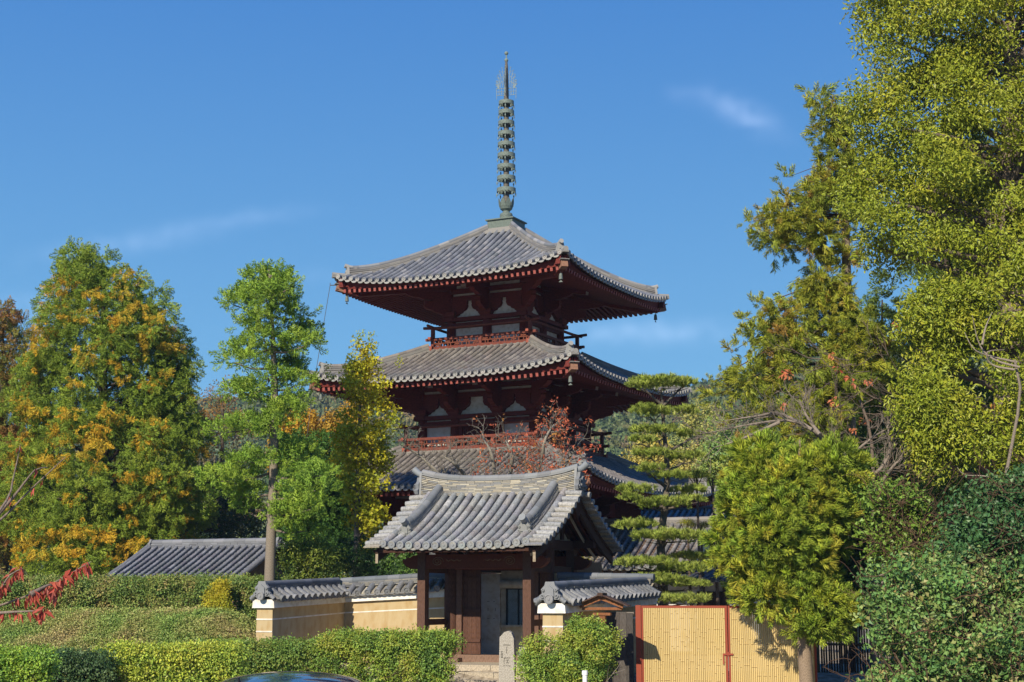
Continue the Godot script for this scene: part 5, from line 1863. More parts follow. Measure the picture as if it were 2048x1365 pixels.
	var yr := shift(outline_clumps([[862, 1520, 1650], [900, 1465, 1700], [960, 1455, 1705], [1020, 1440, 1700], [1090, 1432, 1690], [1140, 1455, 1690], [1180, 1475, 1700], [1225, 1500, 1715]], 35, 70, 0.46, 0.66, 741, 0.75, 0.6), yo)
	yr += shift(outline_clumps([[1195, 1600, 1690], [1220, 1570, 1715], [1255, 1590, 1700]], 34.8, 26, 0.30, 0.6, 742, 0.8), yo)
	for c in yr:
		(c as Array)[1] *= r.randf_range(0.8, 1.2)
	crown(yc, "crown", [spray_tuft(30, 0.22, 0.015, 0.6, 77), spray_cedar(0.30, 78)], M.needle, yr, 420.0, {"pal": [Color(0.26, 0.38, 0.05), Color(0.33, 0.46, 0.06), Color(0.40, 0.50, 0.06), Color(0.47, 0.53, 0.06), Color(0.50, 0.46, 0.06)], "out": 1.0, "up": 0.25, "jit": 0.25, "size": 0.95, "patch": 1.3, "under": 0.8, "shell": 0.7}, 743)
	limbs(yc, [Vector3(0, 0, 0), at(1600, 880, 35) - yo], yr, 4, 0.06, Color(0.3, 0.2, 0.14), 744, -0.15)
	# leaning bare tree in front of the cedars
	var bt := root_of("bare_tree", "leaning leafless grey tree whose bough reaches over the young cedar", 1770, 36.5)
	var bo := bt.position
	var gb := Color(0.42, 0.37, 0.31)
	trunk(bt, "trunk", [Vector3(0, -0.2, 0), at(1765, 1120, 36.5) - bo, at(1752, 985, 36.3) - bo, at(1710, 962, 36) - bo], [0.11, 0.09, 0.07, 0.055], gb * 0.8)
	var tips := []
	for b in [[[1710, 962], [1665, 905], [1625, 860], [1580, 842], [1510, 848], [1440, 862], [1400, 868]], [[1625, 860], [1560, 828], [1520, 832], [1450, 842]], [[1710, 962], [1690, 930], [1740, 880], [1790, 850]], [[1720, 965], [1760, 940], [1780, 900], [1775, 850]], [[1752, 985], [1790, 930], [1830, 905]], [[1700, 950], [1650, 970], [1600, 985]], [[1560, 845], [1480, 880], [1430, 895]], [[1640, 870], [1612, 830], [1600, 800]]]:
		var pts := []
		for q in b:
			pts.append(at(q[0], q[1], 36.0 + r.randf_range(-0.35, 0.35)) - bo)
		trunk(bt, "limb", pts, [0.05, 0.04, 0.028, 0.008], gb, 6)
		var m := MB.new()
		m.col = gb * 0.95
		for k in range(1, pts.size()):
			for i in 4:
				grow(m, r, (pts[k] as Vector3).lerp(pts[k - 1], r.randf()), ((pts[k] - pts[k - 1]).normalized() * 0.8 + unit(r) * 0.7 + Vector3(0, 0.2, 0)).normalized(), 0.42, 0.012, 2, tips, {"kids": 3, "spread": 0.7, "bend": 0.25})
		part(bt, "twigs", m, M.bark).set_meta("kind", "stuff")
	# a bush of bare twigs with a few red leaves between the cedar and the great tree
	var tw := root_of("bare_shrub", "tangle of bare pale twigs with a few drooping red leaves between the cedars", 1740, 37.5, "", "shrub")
	var to := tw.position
	var m2 := MB.new()
	m2.col = Color(0.30, 0.24, 0.20)
	var tt := []
	trunk(tw, "trunk", [Vector3(0, -0.2, 0), Vector3(0.1, 2.0, 0), at(1745, 900, 37.5) - to, at(1720, 800, 37.5) - to], [0.09, 0.07, 0.05, 0.03], Color(0.28, 0.23, 0.19))
	for i in 46:
		var s := at(r.randf_range(1640, 1920), r.randf_range(700, 900), 37.3) - to
		grow(m2, r, s, (unit(r) + Vector3(-0.4, 0.1, 0)).normalized(), 0.7, 0.013, 2, tt, {"kids": 3, "spread": 0.6})
	part(tw, "twigs", m2, M.bark).set_meta("kind", "stuff")
	var rl := []
	for q in tt:
		if r.randf() < 0.05:
			rl.append([q[0], Vector3(0.07, 0.07, 0.07), r.randf()])
	crown(tw, "leaves", [spray_leaves(3, 0.07, 0.13, 0.06, 1.2, 75)], M.autumn_leaf, rl, 40.0, {"pal": [Color(0.607, 0.142, 0.071), Color(0.620, 0.207, 0.103), Color(0.510, 0.272, 0.102)], "out": 0.2, "up": 0.4}, 751)
	# pale twisted twigs in front of the great tree
	var pt := root_of("bare_shrub", "pale twisted bare branches in front of the huge broadleaf tree", 1985, 34.5, "", "shrub")
	var po := pt.position
	var pc := Color(0.48, 0.42, 0.35)
	trunk(pt, "trunk", [Vector3(0, -0.2, 0), at(2000, 1050, 34.5) - po, at(2040, 800, 34.5) - po, at(2030, 720, 34.5) - po], [0.06, 0.05, 0.04, 0.03], pc * 0.8)
	for b in [[[2040, 735], [1990, 720], [1960, 690], [1945, 630]], [[2035, 725], [1990, 715], [1950, 700], [1930, 665]], [[2030, 740], [1985, 730], [1975, 705], [2010, 700]], [[1965, 690], [1972, 655], [1985, 625]], [[2040, 980], [1980, 955], [1930, 950], [1915, 935]]]:
		var pts := []
		for q in b:
			pts.append(at(q[0], q[1], 34.4 + r.randf_range(-0.15, 0.15)) - po)
		trunk(pt, "limb", pts, [0.03, 0.024, 0.014, 0.006], pc, 6)
	var se := root_of("evergreen_shrub", "dark leafy evergreen filling the shade between young cedar and thicket", 1700, 38.5, "", "shrub")
	crown(se, "foliage", frond, M.needle, shift(outline_clumps([[940, 1660, 1740], [1000, 1640, 1775], [1100, 1640, 1780], [1180, 1640, 1760], [1235, 1645, 1730]], 38.5, 60, 0.45, 0.7, 761, 0.7), se.position), 170.0, {"pal": [Color(0.044, 0.109, 0.030), Color(0.065, 0.145, 0.032), Color(0.104, 0.169, 0.039)], "up": -0.1}, 762)
	trunk(se, "trunk", [Vector3(0, -0.2, 0), Vector3(0.05, 1.5, 0), Vector3(0, 3.6, 0)], [0.08, 0.06, 0.02], Color(0.2, 0.15, 0.12))
	thicket(small, broad)

func thicket(small: Array, broad: Array) -> void:
	var r := rng(801)
	var ivy := [spray_leaves(12, 0.20, 0.10, 0.072, 0.8, 81, 0.4), spray_leaves(12, 0.22, 0.105, 0.07, 0.7, 82, 0.4)]
	for b in [[1880, 30.5, [[1120, 1760, 1900], [1160, 1740, 2080], [1230, 1725, 2120], [1300, 1712, 2140], [1365, 1708, 2150], [1430, 1708, 2150]], 105, "tangled ivy-covered thicket with glossy leaves and brown vines", [Color(0.086, 0.187, 0.058), Color(0.119, 0.249, 0.065), Color(0.170, 0.307, 0.077), Color(0.276, 0.345, 0.110), Color(0.390, 0.312, 0.143)], 0.5], [2010, 31.5, [[960, 1950, 2120], [1030, 1900, 2150], [1100, 1870, 2150], [1170, 1860, 2150]], 70, "dark glossy evergreen shrub above the ivy thicket", [Color(0.043, 0.130, 0.043), Color(0.070, 0.167, 0.056), Color(0.111, 0.199, 0.066)], 0.5], [1800, 33.5, [[985, 1730, 1840], [1040, 1710, 1900], [1110, 1735, 1920], [1180, 1780, 1920]], 55, "bright green leafy climber hanging between cedar and thicket", [Color(0.14, 0.24, 0.04), Color(0.18, 0.30, 0.045), Color(0.24, 0.36, 0.05)], 0.42]]:
		var root := root_of("ivy_thicket" if b[1] < 31 else "evergreen_shrub", b[4], b[0], b[1], "", "shrub")
		var cl := shift(outline_clumps(b[2], b[1], b[3], b[6], 0.8, 803 + int(b[0]), 0.7, 0.3), root.position)
		crown(root, "foliage", ivy, M.glossy_leaf, cl, 120.0, {"pal": b[5], "size": 1.0, "under": 0.8, "shell": 0.55, "patch": 2.2, "out": 0.7, "up": 0.1}, 805 + int(b[0]))
		var m := MB.new()
		m.col = Color(0.22, 0.14, 0.09)
		var tips := []
		for i in 150:
			var c: Vector3 = cl[r.randi() % cl.size()][0]
			grow(m, r, c + Vector3(0, 0, 0.35) + unit(r) * 0.35, (unit(r) + Vector3(0, 0, 0.6)).normalized(), 0.7, 0.011, 1, tips, {"kids": 3, "bend": 0.5, "spread": 1.0})
		part(root, "vine_stems", m, M.bark).set_meta("kind", "stuff")
		var st := MB.new()
		st.col = Color(0.2, 0.15, 0.11)
		for i in 4:
			grow(st, r, Vector3(r.randf_range(-0.8, 0.8), -0.4, r.randf_range(-0.4, 0.2)), Vector3(r.randf_range(-0.3, 0.3), 1, 0).normalized(), 2.0, 0.05, 1, tips, {})
		part(root, "stems", st, M.bark).set_meta("kind", "stuff")
	# dead pollarded stem with short stubs
	var ds := root_of("dead_stem", "short dead grey stem with broken side branches at the thicket's edge", 1770, 31.5, "", "stump")
	var o := ds.position
	trunk(ds, "trunk", [Vector3(0, -0.4, 0), at(1768, 1240, 31.5) - o, at(1770, 1160, 31.5) - o, at(1768, 1128, 31.5) - o], [0.05, 0.05, 0.045, 0.03], Color(0.36, 0.33, 0.29))
	for b in [[[1770, 1165], [1750, 1170], [1738, 1172]], [[1768, 1150], [1745, 1160], [1732, 1175]], [[1770, 1135], [1760, 1130], [1752, 1133]]]:
		var pts := []
		for q in b:
			pts.append(at(q[0], q[1], 31.4) - o)
		trunk(ds, "limb", pts, [0.03, 0.02, 0.006], Color(0.40, 0.36, 0.31), 6)

func background(far: Array) -> void:
	# trees of the middle distance, right of the pagoda
	for b in [[1300, 95, [[885, 1265, 1330], [920, 1250, 1350], [980, 1245, 1360], [1040, 1250, 1380]], "yellowing tree in middle distance beside the pagoda's lowest eave", [Color(0.334, 0.355, 0.084), Color(0.480, 0.408, 0.092), Color(0.480, 0.408, 0.074)]], [1395, 100, [[820, 1370, 1440], [870, 1345, 1480], [950, 1340, 1500], [1050, 1340, 1500]], "pale olive tree in middle distance behind the cloud-pruned pine", [Color(0.271, 0.330, 0.098), Color(0.393, 0.408, 0.107), Color(0.480, 0.408, 0.134)]], [1450, 90, [[850, 1420, 1480], [900, 1400, 1520], [980, 1390, 1540], [1060, 1390, 1540]], "fresh green tree in middle distance between pine and cedar", [Color(0.167, 0.284, 0.083), Color(0.250, 0.370, 0.094), Color(0.371, 0.406, 0.079)]], [1350, 110, [[880, 1330, 1370], [930, 1320, 1390], [1000, 1310, 1400], [1050, 1310, 1400]], "dull green tree in middle distance right behind the pine's trunk", [Color(0.197, 0.269, 0.099), Color(0.304, 0.335, 0.091), Color(0.398, 0.361, 0.106)]]]:
		tree_from_outline("distant_tree", b[3], b[0], b[1], b[2], 55, 0.85, 0.75, far, M.leaf, 34.0, {"pal": b[4], "size": 0.75, "patch": 0.5, "limb_every": 9, "group": "trees of the middle distance"}, 0.2, [b[0], b[2][0][0] + 20], Color(0.240, 0.173, 0.168), 900 + int(b[0]))
	hill()

func hill() -> void:
	# wooded hills behind the temple: a height field and the wood that stands on it
	var f := FastNoiseLite.new()
	f.seed = 91
	f.frequency = 0.004
	f.fractal_octaves = 3
	var H := func(x: float, z: float) -> float:
		var d := -z
		var ridge := 66.0 + 10.0 * sin(x * 0.011 + 0.6) + f.get_noise_2d(x, z) * 16.0 + clampf((x + 60.0) * 0.03, -8, 10)
		return -3.0 + ridge * smoothstep(210.0, 560.0, d) - 20.0 * smoothstep(580.0, 900.0, d)
	var m := MB.new()
	m.col = Color(0.05, 0.07, 0.025)
	var n := 40
	for i in n:
		for j in 24:
			var q := []
			for e in [[0, 0], [1, 0], [1, 1], [0, 1]]:
				var x := lerpf(-520, 520, (i + e[0]) / float(n))
				var z := -lerpf(200, 900, (j + e[1]) / 24.0)
				q.append(Vector3(x, H.call(x, z), z))
			m.quad(q[0], q[1], q[2], q[3])
	structure("hill", m, M.earth)
	var r := rng(911)
	var meshes := []
	for k in 3:
		var b := MB.new()
		var rr := rng(920 + k)
		for i in 130:
			var d := unit(rr)
			if d.y < -0.25:
				d.y = -d.y
			var t := rr.randf_range(0.72, 1.1)
			var g := rr.randf_range(0.65, 1.3)
			b.col = Color(g, g, g)
			var p := Vector3(d.x * t, d.y * t * 0.85 + 0.2, d.z * t)
			leaf(b, p - d.cross(Vector3.UP) * 0.2, (d.cross(Vector3.UP) + unit(rr) * 0.9).normalized(), d, 0.42, 0.34, 0.1)
		meshes.append(b.mesh())
	var where := [[], [], []]
	var tint := [[], [], []]
	var pal := [Color(0.070, 0.120, 0.040), Color(0.091, 0.141, 0.042), Color(0.111, 0.155, 0.044), Color(0.137, 0.158, 0.048), Color(0.184, 0.145, 0.046), Color(0.221, 0.130, 0.046)]
	var fp := FastNoiseLite.new()
	fp.seed = 93
	fp.frequency = 0.02
	for i in 15000:
		var d := lerpf(215, 640, pow(r.randf(), 0.8))
		var x := r.randf_range(-0.34, 0.34) * d
		var s := r.randf_range(1.7, 3.4)
		var k := r.randi() % 3
		where[k].append(Transform3D(Basis(Vector3.UP, r.randf() * TAU).scaled(Vector3(s, s * r.randf_range(0.9, 1.4), s)), Vector3(x, H.call(x, -d) + s * 0.4, -d)))
		var g := clampf(0.42 + fp.get_noise_2d(x, d) * 0.6 + r.randf_range(-0.3, 0.3), 0, 0.99) * (pal.size() - 1)
		var c: Color = pal[int(g)].lerp(pal[mini(int(g) + 1, pal.size() - 1)], g - int(g))
		tint[k].append(c * r.randf_range(0.8, 1.2))
	for k in 3:
		var o := copies(self, "hillside_wood", meshes[k], M.leaf, where[k], tint[k])
		tag(o, ["wooded hillside of green and browning autumn trees behind the pagoda", "scattered crowns of the far wooded hillside", "rounded treetops of the far wooded hillside"][k], "wood", "", "stuff")

# ---------------------------------------------------------------- neighbouring roofs and yard
func tiled_house(called: String, label: String, c: Vector3, G: Gable, rows: int, span: float, pal: Array, panpal: Array, wall: Color, sd: int, most: int, rad := 0.072) -> Node3D:
	var root := thing(called, label, "building", Vector3(c.x, 0, c.z), GATE_TURN)
	var roof := Node3D.new()
	roof.name = "roof"
	root.add_child(roof)
	gable_tiles(roof, G, rows, span, rad, 0.28, pal, panpal, sd, most)
	var line := PackedVector3Array()
	for i in 9:
		line.append(Vector3(lerpf(-span, span, i / 8.0), G.yt - 0.02, 0))
	part(roof, "ridge", stacked_ridge(line, 4, 0.045, 0.34, 0.26, pal, sd + 3), M.ridge_tile)
	var rc := MB.new()
	for i in 12:
		rc.col = pal[i % pal.size()]
		rc.rod(Vector3(lerpf(-span, span, i / 12.0), G.yt + 0.2, 0), Vector3(lerpf(-span, span, (i + 1) / 12.0) + 0.01, G.yt + 0.2, 0), 0.1, 0.106, 8)
	part(roof, "ridge_cover", rc, M.ridge_tile)
	for s in [-1, 1]:
		demon_tile(roof, Transform3D(Basis(Vector3.UP, s * PI / 2), Vector3(s * (span + 0.04), G.yt - 0.05, 0)), 0.8, Color(0.28, 0.29, 0.30))
		for k in [1, -1]:
			var vg := MB.new()
			vg.col = pal[0]
			for i in 6:
				var wa := lerpf(G.wt, G.we, i / 6.0)
				var wb := lerpf(G.wt, G.we, (i + 1) / 6.0)
				vg.rod(G.p(s * (span + 0.1), k * wa) + Vector3(0, 0.05, 0), G.p(s * (span + 0.1), k * wb) + Vector3(0, 0.05, 0), 0.09, 0.095, 8)
			part(roof, "verge", vg, M.tile)
	var bd := MB.new()
	bd.col = Color(0.16, 0.10, 0.07)
	for k in [1, -1]:
		bd.bar(G.p(0, k * G.wt) - Vector3(0, 0.1, 0), G.p(0, k * (G.we - 0.05)) - Vector3(0, 0.09, 0), span * 2 + 0.1, 0.04)
	part(roof, "roof_boards", bd, M.brown_wood)
	var w := MB.new()
	w.col = wall
	var hw := G.we - 0.55
	w.bx(-span + 0.3, span - 0.3, -0.3, G.ye - 0.05, -hw, hw)
	for s in [-1, 1]:
		w.prism(PackedVector2Array([Vector2(-hw, G.ye - 0.1), Vector2(hw, G.ye - 0.1), Vector2(0, G.yt - 0.2)]), Transform3D(Basis(Vector3.UP, PI / 2), Vector3(s * (span - 0.36), 0, 0)), 0.1)
	part(root, "wall", w, M.plaster)
	return root

func surroundings() -> void:
	var slate := [Color(0.23, 0.24, 0.27), Color(0.28, 0.295, 0.325), Color(0.31, 0.325, 0.36), Color(0.26, 0.275, 0.305)]
	var weather := [Color(0.30, 0.29, 0.28), Color(0.36, 0.345, 0.33), Color(0.26, 0.25, 0.245), Color(0.33, 0.31, 0.28)]
	var g1 := Gable.new()
	g1.hw = 2.6; g1.we = 2.4; g1.ye = 2.30; g1.wt = 0.12; g1.yt = 3.42; g1.rise = 0.02; g1.sag = 0.1
	tiled_house("garden_house", "low building whose blue-grey tiled roof shows above the long hedge", at(425, 1196, 52.5), g1, 19, 2.55, slate, slate, Color(0.20, 0.16, 0.12), 401, 120, 0.048)
	var g2 := Gable.new()
	g2.hw = 3.2; g2.we = 3.0; g2.ye = 2.75; g2.wt = 0.12; g2.yt = 4.35; g2.rise = 0.03; g2.sag = 0.15
	var h2 := tiled_house("priests_house", "weathered grey tiled house right behind the gate's gable", at(1262, 1196, 57.0), g2, 23, 3.1, weather, weather, Color(0.60, 0.57, 0.52), 405, 150)
	# orange valance under its eave
	for i in 4:
		var v := MB.new()
		v.col = Color(0.72, 0.34, 0.02)
		v.bx(-2.9 + i * 1.45, -1.50 + i * 1.45, 2.36, 2.60, 2.62, 2.635)
		var vn := part(h2, "orange_valance", v, M.plaster)
		var pt := MB.new()
		pt.col = Color(0.05, 0.03, 0.02)
		for q in 5:
			var x := -2.75 + i * 1.45 + q * 0.27
			pt.bar(Vector3(x, 2.40, 2.64), Vector3(x + 0.12, 2.50, 2.64), 0.012, 0.03)
			pt.bar(Vector3(x + 0.12, 2.50, 2.64), Vector3(x + 0.24, 2.41, 2.64), 0.012, 0.03)
		part(vn, "dark_pattern", pt, M.plaster)
	for i in 5:
		var po := MB.new()
		po.col = Color(0.06, 0.04, 0.035)
		po.bx(-2.98 + i * 1.45, -2.84 + i * 1.45, -0.2, 2.7, 2.5, 2.63)
		part(h2, "post", po, M.brown_wood)
	var g3 := Gable.new()
	g3.hw = 3.4; g3.we = 2.6; g3.ye = 4.15; g3.wt = 0.12; g3.yt = 5.35; g3.rise = 0.03; g3.sag = 0.12
	tiled_house("temple_hall", "far tiled hall roof seen through the pine's lower boughs", at(1350, 1196, 66.0), g3, 25, 3.3, weather, weather, Color(0.58, 0.50, 0.42), 409, 100)
	# white yard building behind the bamboo gate
	var wb := thing("storehouse", "shaded white plastered storehouse with dark tiled eave behind the bamboo gate", "building", Vector3(at(1425, 1196, 54).x, 0, -54), GATE_TURN)
	var m := MB.new()
	m.col = Color(0.70, 0.72, 0.74)
	m.bx(-2.6, 1.9, -0.3, 2.45, -1.5, 1.0)
	part(wb, "wall", m, M.plaster)
	var rf := MB.new()
	rf.col = Color(0.10, 0.11, 0.13)
	rf.bar(Vector3(-0.35, 2.75, -0.2), Vector3(-0.35, 2.30, 2.2), 4.9, 0.10)
	rf.bar(Vector3(-0.35, 2.75, -0.2), Vector3(-0.35, 2.30, -2.0), 4.9, 0.10)
	for i in 18:
		var x := -2.75 + i * 0.282
		rf.rod(Vector3(x, 2.81, -0.2), Vector3(x, 2.36, 2.2), 0.06, 0.065, 7)
	part(wb, "roof", rf, M.tile)
	var dr := MB.new()
	dr.col = Color(0.10, 0.065, 0.05)
	dr.bx(-0.25, 0.75, 0.2, 1.95, 1.0, 1.04)
	dr.bx(0.75, 0.9, -0.3, 2.12, 1.02, 1.3)
	part(wb, "wooden_door", dr, M.brown_wood)
	# ticket office just inside the gate
	var tk := thing("ticket_office", "white ticket office with service window standing inside the gateway", "booth", gp(-1.02, 0, -2.0), GATE_TURN)
	m = MB.new()
	m.col = Color(0.80, 0.82, 0.84)
	m.bx(-0.47, 0.20, 0.1, 2.42, 0.0, 0.12)
	var dn := part(tk, "white_door", m, M.plaster)
	var mk := MB.new()
	mk.col = Color(0.10, 0.10, 0.11)
	for q in [[-0.16, 1.64, 0.07, 0.012], [0.02, 1.64, 0.06, 0.012], [-0.16, 1.16, 0.07, 0.012], [0.02, 1.16, 0.05, 0.012], [-0.17, 1.41, 0.012, 0.08], [0.06, 1.41, 0.012, 0.08]]:
		mk.bx(q[0] - q[2] / 2, q[0] + q[2] / 2, q[1] - q[3] / 2, q[1] + q[3] / 2, 0.12, 0.124)
	part(dn, "fitting", mk, M.steel)
	m = MB.new()
	m.col = Color(0.66, 0.64, 0.58)
	m.bx(0.22, 2.4, 0.1, 0.98, -0.05, 0.08)
	m.bx(0.22, 2.4, 2.02, 2.5, -0.05, 0.08)
	m.bx(0.22, 0.36, 0.98, 2.02, -0.05, 0.08)
	m.bx(1.5, 2.4, 0.98, 2.02, -0.05, 0.08)
	m.bx(-0.5, 2.4, 0.1, 2.6, -1.9, -1.8)
	part(tk, "wall", m, M.plaster)
	m = MB.new()
	m.col = Color(0.72, 0.70, 0.65)
	m.rod(Vector3(0.25, 2.12, 0.16), Vector3(2.3, 2.12, 0.16), 0.12, 0.12, 12)
	part(tk, "rolled_blind", m, M.plaster)
	m = MB.new()
	m.col = Color(0.035, 0.035, 0.035)
	for x in [0.38, 0.74, 1.10, 1.46]:
		m.bx(x - 0.02, x + 0.02, 0.98, 2.02, 0.0, 0.05)
	m.bx(0.36, 1.5, 1.97, 2.02, 0.0, 0.05)
	var wf := part(tk, "window_frame", m, M.steel)
	for i in 3:
		m = MB.new()
		m.bx(0.40 + i * 0.36, 0.72 + i * 0.36, 1.0, 1.97, 0.02, 0.028)
		part(wf, "pane", m, M.window_glass)
	m = MB.new()
	m.col = Color(0.68, 0.68, 0.66)
	m.bx(0.30, 1.56, 0.93, 0.98, 0.08, 0.35)
	part(tk, "counter", m, M.plaster)
	m = MB.new()
	m.col = Color(0.22, 0.16, 0.11)
	m.bx(-0.9, 2.5, 2.46, 2.75, -2.0, 0.0)
	part(tk, "roof", m, M.brown_wood)

# ---------------------------------------------------------------- hedges and ground cover
func box_clumps(a: Vector3, b: Vector3, h: float, w: float, n: int, s: float, r: RandomNumberGenerator, top_jit := 0.08) -> Array:   # clumps over the faces of a long box hedge from a to b (feet of its front edge)
	var out := []
	var dir := b - a
	var back := Vector3.UP.cross(dir).normalized()
	if back.z > 0:
		back = -back
	for i in n:
		var t := r.randf()
		var k := r.randf()
		var p := a + dir * t
		if k < 0.5:
			p += Vector3(0, r.randf() * h, 0) + back * r.randf_range(0.0, 0.15)
		else:
			p += Vector3(0, h + r.randf_range(-top_jit, top_jit) - s * 0.3, 0) + back * r.randf() * w
		out.append([p + back * s * 0.7, Vector3(s, s * 0.8, s) * r.randf_range(0.75, 1.25), r.randf()])
	return out

func hedge(called: String, label: String, a: Vector3, b: Vector3, h: float, w: float, n: int, s: float, meshes: Array, per: float, pal: Array, size: float, sd: int, material: Material, stems := 14) -> Node3D:
	var r := rng(sd)
	var root := thing(called, label, "hedge", (a + b) / 2)
	var o := root.position
	crown(root, "foliage", meshes, material, box_clumps(a - o, b - o, h, w, n, s, r), per, {"pal": pal, "size": size, "under": 0.7, "shell": 0.35, "patch": 1.4, "out": 0.5, "up": 0.5, "jit": 0.6}, sd + 1)
	var m := MB.new()
	m.col = Color(0.15, 0.11, 0.08)
	var tips := []
	for i in stems:
		var p := (a - o).lerp(b - o, (i + 0.5) / stems) - Vector3(0, 0.2, w * 0.5)
		grow(m, r, p, Vector3(r.randf_range(-0.5, 0.5), 1, r.randf_range(-0.5, 0.5)).normalized(), h * 0.55, 0.025, 2, tips, {"kids": 4, "spread": 0.9})
	part(root, "stems", m, M.bark).set_meta("kind", "stuff")
	return root

func hedges() -> void:
	var small := [spray_leaves(20, 0.14, 0.048, 0.036, 0.3, 13, 0.35), spray_leaves(20, 0.15, 0.044, 0.034, 0.4, 14, 0.35)]
	var tiny := [spray_leaves(26, 0.16, 0.048, 0.022, 0.1, 15), spray_leaves(26, 0.17, 0.05, 0.024, 0.2, 16)]
	var green := [Color(0.133, 0.244, 0.055), Color(0.200, 0.317, 0.050), Color(0.270, 0.379, 0.054), Color(0.348, 0.407, 0.060), Color(0.420, 0.420, 0.066)]
	var dull := [Color(0.136, 0.226, 0.057), Color(0.189, 0.293, 0.069), Color(0.258, 0.337, 0.079), Color(0.325, 0.351, 0.091), Color(0.391, 0.313, 0.117)]
	var r := rng(1001)
	var f := func(px: float, py: float, d: float) -> Vector3: return at(px, py, d)
	# the long hedge on top of the bank
	var lh := hedge("long_hedge", "long tall hedge overgrown with creepers on the planted bank", f.call(-90, 1262, 46.0), f.call(560, 1262, 46.6), 1.38, 1.2, 620, 0.30, small, 230.0, dull, 1.2, 1003, M.leaf, 24)
	var yc := []
	for i in 70:
		var t := r.randf()
		var x := lerpf(440, 420, t) + r.randf_range(-1, 1) * lerpf(36, 14, t) * r.randf_range(0.2, 1.0)
		yc.append([f.call(x, lerpf(1170, 1275, t), lerpf(46.1, 45.0, t)) - lh.position, Vector3(0.10, 0.13, 0.10) * r.randf_range(0.6, 1.4), r.randf()])
	crown(lh, "yellow_creeper", small, M.autumn_leaf, yc, 420.0, {"pal": [Color(0.40, 0.44, 0.04), Color(0.54, 0.52, 0.04), Color(0.62, 0.54, 0.05)], "size": 1.1, "under": 1.0}, 1005)
	# ground cover over the bank
	var where := [[], []]
	var tint := [[], []]
	var nz := FastNoiseLite.new()
	nz.seed = 71
	nz.frequency = 0.5
	for i in 30000:
		var d := r.randf_range(37.5, 46.0)
		var x := at(r.randf_range(-60, 530), 1300, d).x
		var y := ground_y(x, -d)
		var p := Vector3(x, y + r.randf_range(0.0, 0.22) + 0.12 * nz.get_noise_2d(x * 1.6, d * 1.6), -d)
		if x > -5.5 - (41.0 - d) * 0.1 and d > 37.6:
			continue
		var k := i % 2
		where[k].append(Transform3D(basis_y((Vector3.UP + unit(r) * 0.6).normalized(), r.randf() * TAU).scaled(Vector3.ONE * r.randf_range(0.8, 1.4)), p))
		var g := clampf(nz.get_noise_2d(x, d) * 0.8 + 0.5 + r.randf_range(-0.2, 0.2), 0, 0.99) * 3.0
		var pal := [Color(0.216, 0.360, 0.081), Color(0.323, 0.411, 0.103), Color(0.433, 0.420, 0.144), Color(0.494, 0.390, 0.182)]
		tint[k].append(pal[int(g)].lerp(pal[mini(int(g) + 1, 3)], g - int(g)) * r.randf_range(0.8, 1.2))
	for k in 2:
		tag(copies(self, "ground_cover", small[k], M.leaf, where[k], tint[k]), ["low creeping ground cover over the bank beside the wall", "mixed weeds and creepers growing over the bank"][k], "ground cover", "", "stuff")
	# clipped azaleas at the foot of the picture
	hedge("azalea_hedge", "clipped azalea hedge in front of the ochre wall, bushier end by the steps", f.call(632, 1400, 36.9), f.call(888, 1400, 36.2), 1.36, 1.1, 330, 0.21, small, 330.0, green, 1.1, 1011, M.glossy_leaf)
	hedge("azalea_hedge", "darker clipped azalea hedge below the white-capped wall end", f.call(395, 1400, 36.6), f.call(645, 1400, 37.2), 1.16, 1.1, 300, 0.21, small, 330.0, [Color(0.125, 0.228, 0.057), Color(0.174, 0.296, 0.061), Color(0.248, 0.336, 0.058), Color(0.325, 0.351, 0.078)], 1.1, 1013, M.glossy_leaf)
	hedge("azalea_hedge", "bright yellow-green azalea hedge behind the dark blue car", f.call(190, 1400, 34.0), f.call(470, 1400, 34.4), 0.98, 1.0, 240, 0.20, small, 330.0, [Color(0.241, 0.373, 0.066), Color(0.363, 0.478, 0.066), Color(0.479, 0.535, 0.070), Color(0.559, 0.559, 0.078)], 1.15, 1015, M.glossy_leaf)
	hedge("azalea_hedge", "dark bluish-green azalea clump in front of the bank", f.call(70, 1400, 33.0), f.call(200, 1400, 33.2), 0.80, 0.9, 90, 0.20, small, 330.0, [Color(0.057, 0.134, 0.048), Color(0.090, 0.164, 0.060), Color(0.117, 0.182, 0.065)], 1.1, 1017, M.glossy_leaf)
	hedge("azalea_hedge", "fresh green azalea clump at the bank's outer corner", f.call(-40, 1400, 31.0), f.call(80, 1400, 31.0), 0.80, 0.9, 80, 0.20, small, 330.0, [Color(0.172, 0.322, 0.064), Color(0.275, 0.443, 0.053), Color(0.377, 0.494, 0.052)], 1.1, 1019, M.glossy_leaf)
	# the two shrubs right of the steps
	for b in [[1075, 34.0, [[1280, 1050, 1110], [1305, 1035, 1125], [1330, 1025, 1150], [1380, 1030, 1150]], 34, "loose shrub with pale bare stems beside the inscribed stone", [Color(0.174, 0.305, 0.065), Color(0.282, 0.407, 0.063), Color(0.416, 0.455, 0.065)], 420.0], [1178, 33.5, [[1254, 1140, 1215], [1275, 1118, 1236], [1310, 1112, 1236], [1350, 1115, 1210], [1395, 1120, 1190]], 80, "dense rounded green shrub in front of the white-capped pillar", green, 620.0]]:
		var root := root_of("garden_shrub", b[4], b[0], b[1], "", "shrub")
		crown(root, "foliage", small, M.glossy_leaf, shift(outline_clumps(b[2], b[1], b[3], 0.19, 0.85, 1021 + int(b[0]), 0.8, 0.3), root.position), b[6], {"pal": b[5], "size": 1.0, "under": 0.8, "shell": 0.3, "patch": 1.8}, 1023 + int(b[0]))
		var m := MB.new()
		m.col = Color(0.42, 0.39, 0.33)
		var tips := []
		var top: Vector3 = at(b[0], b[2][0][0] + 25, b[1]) - root.position
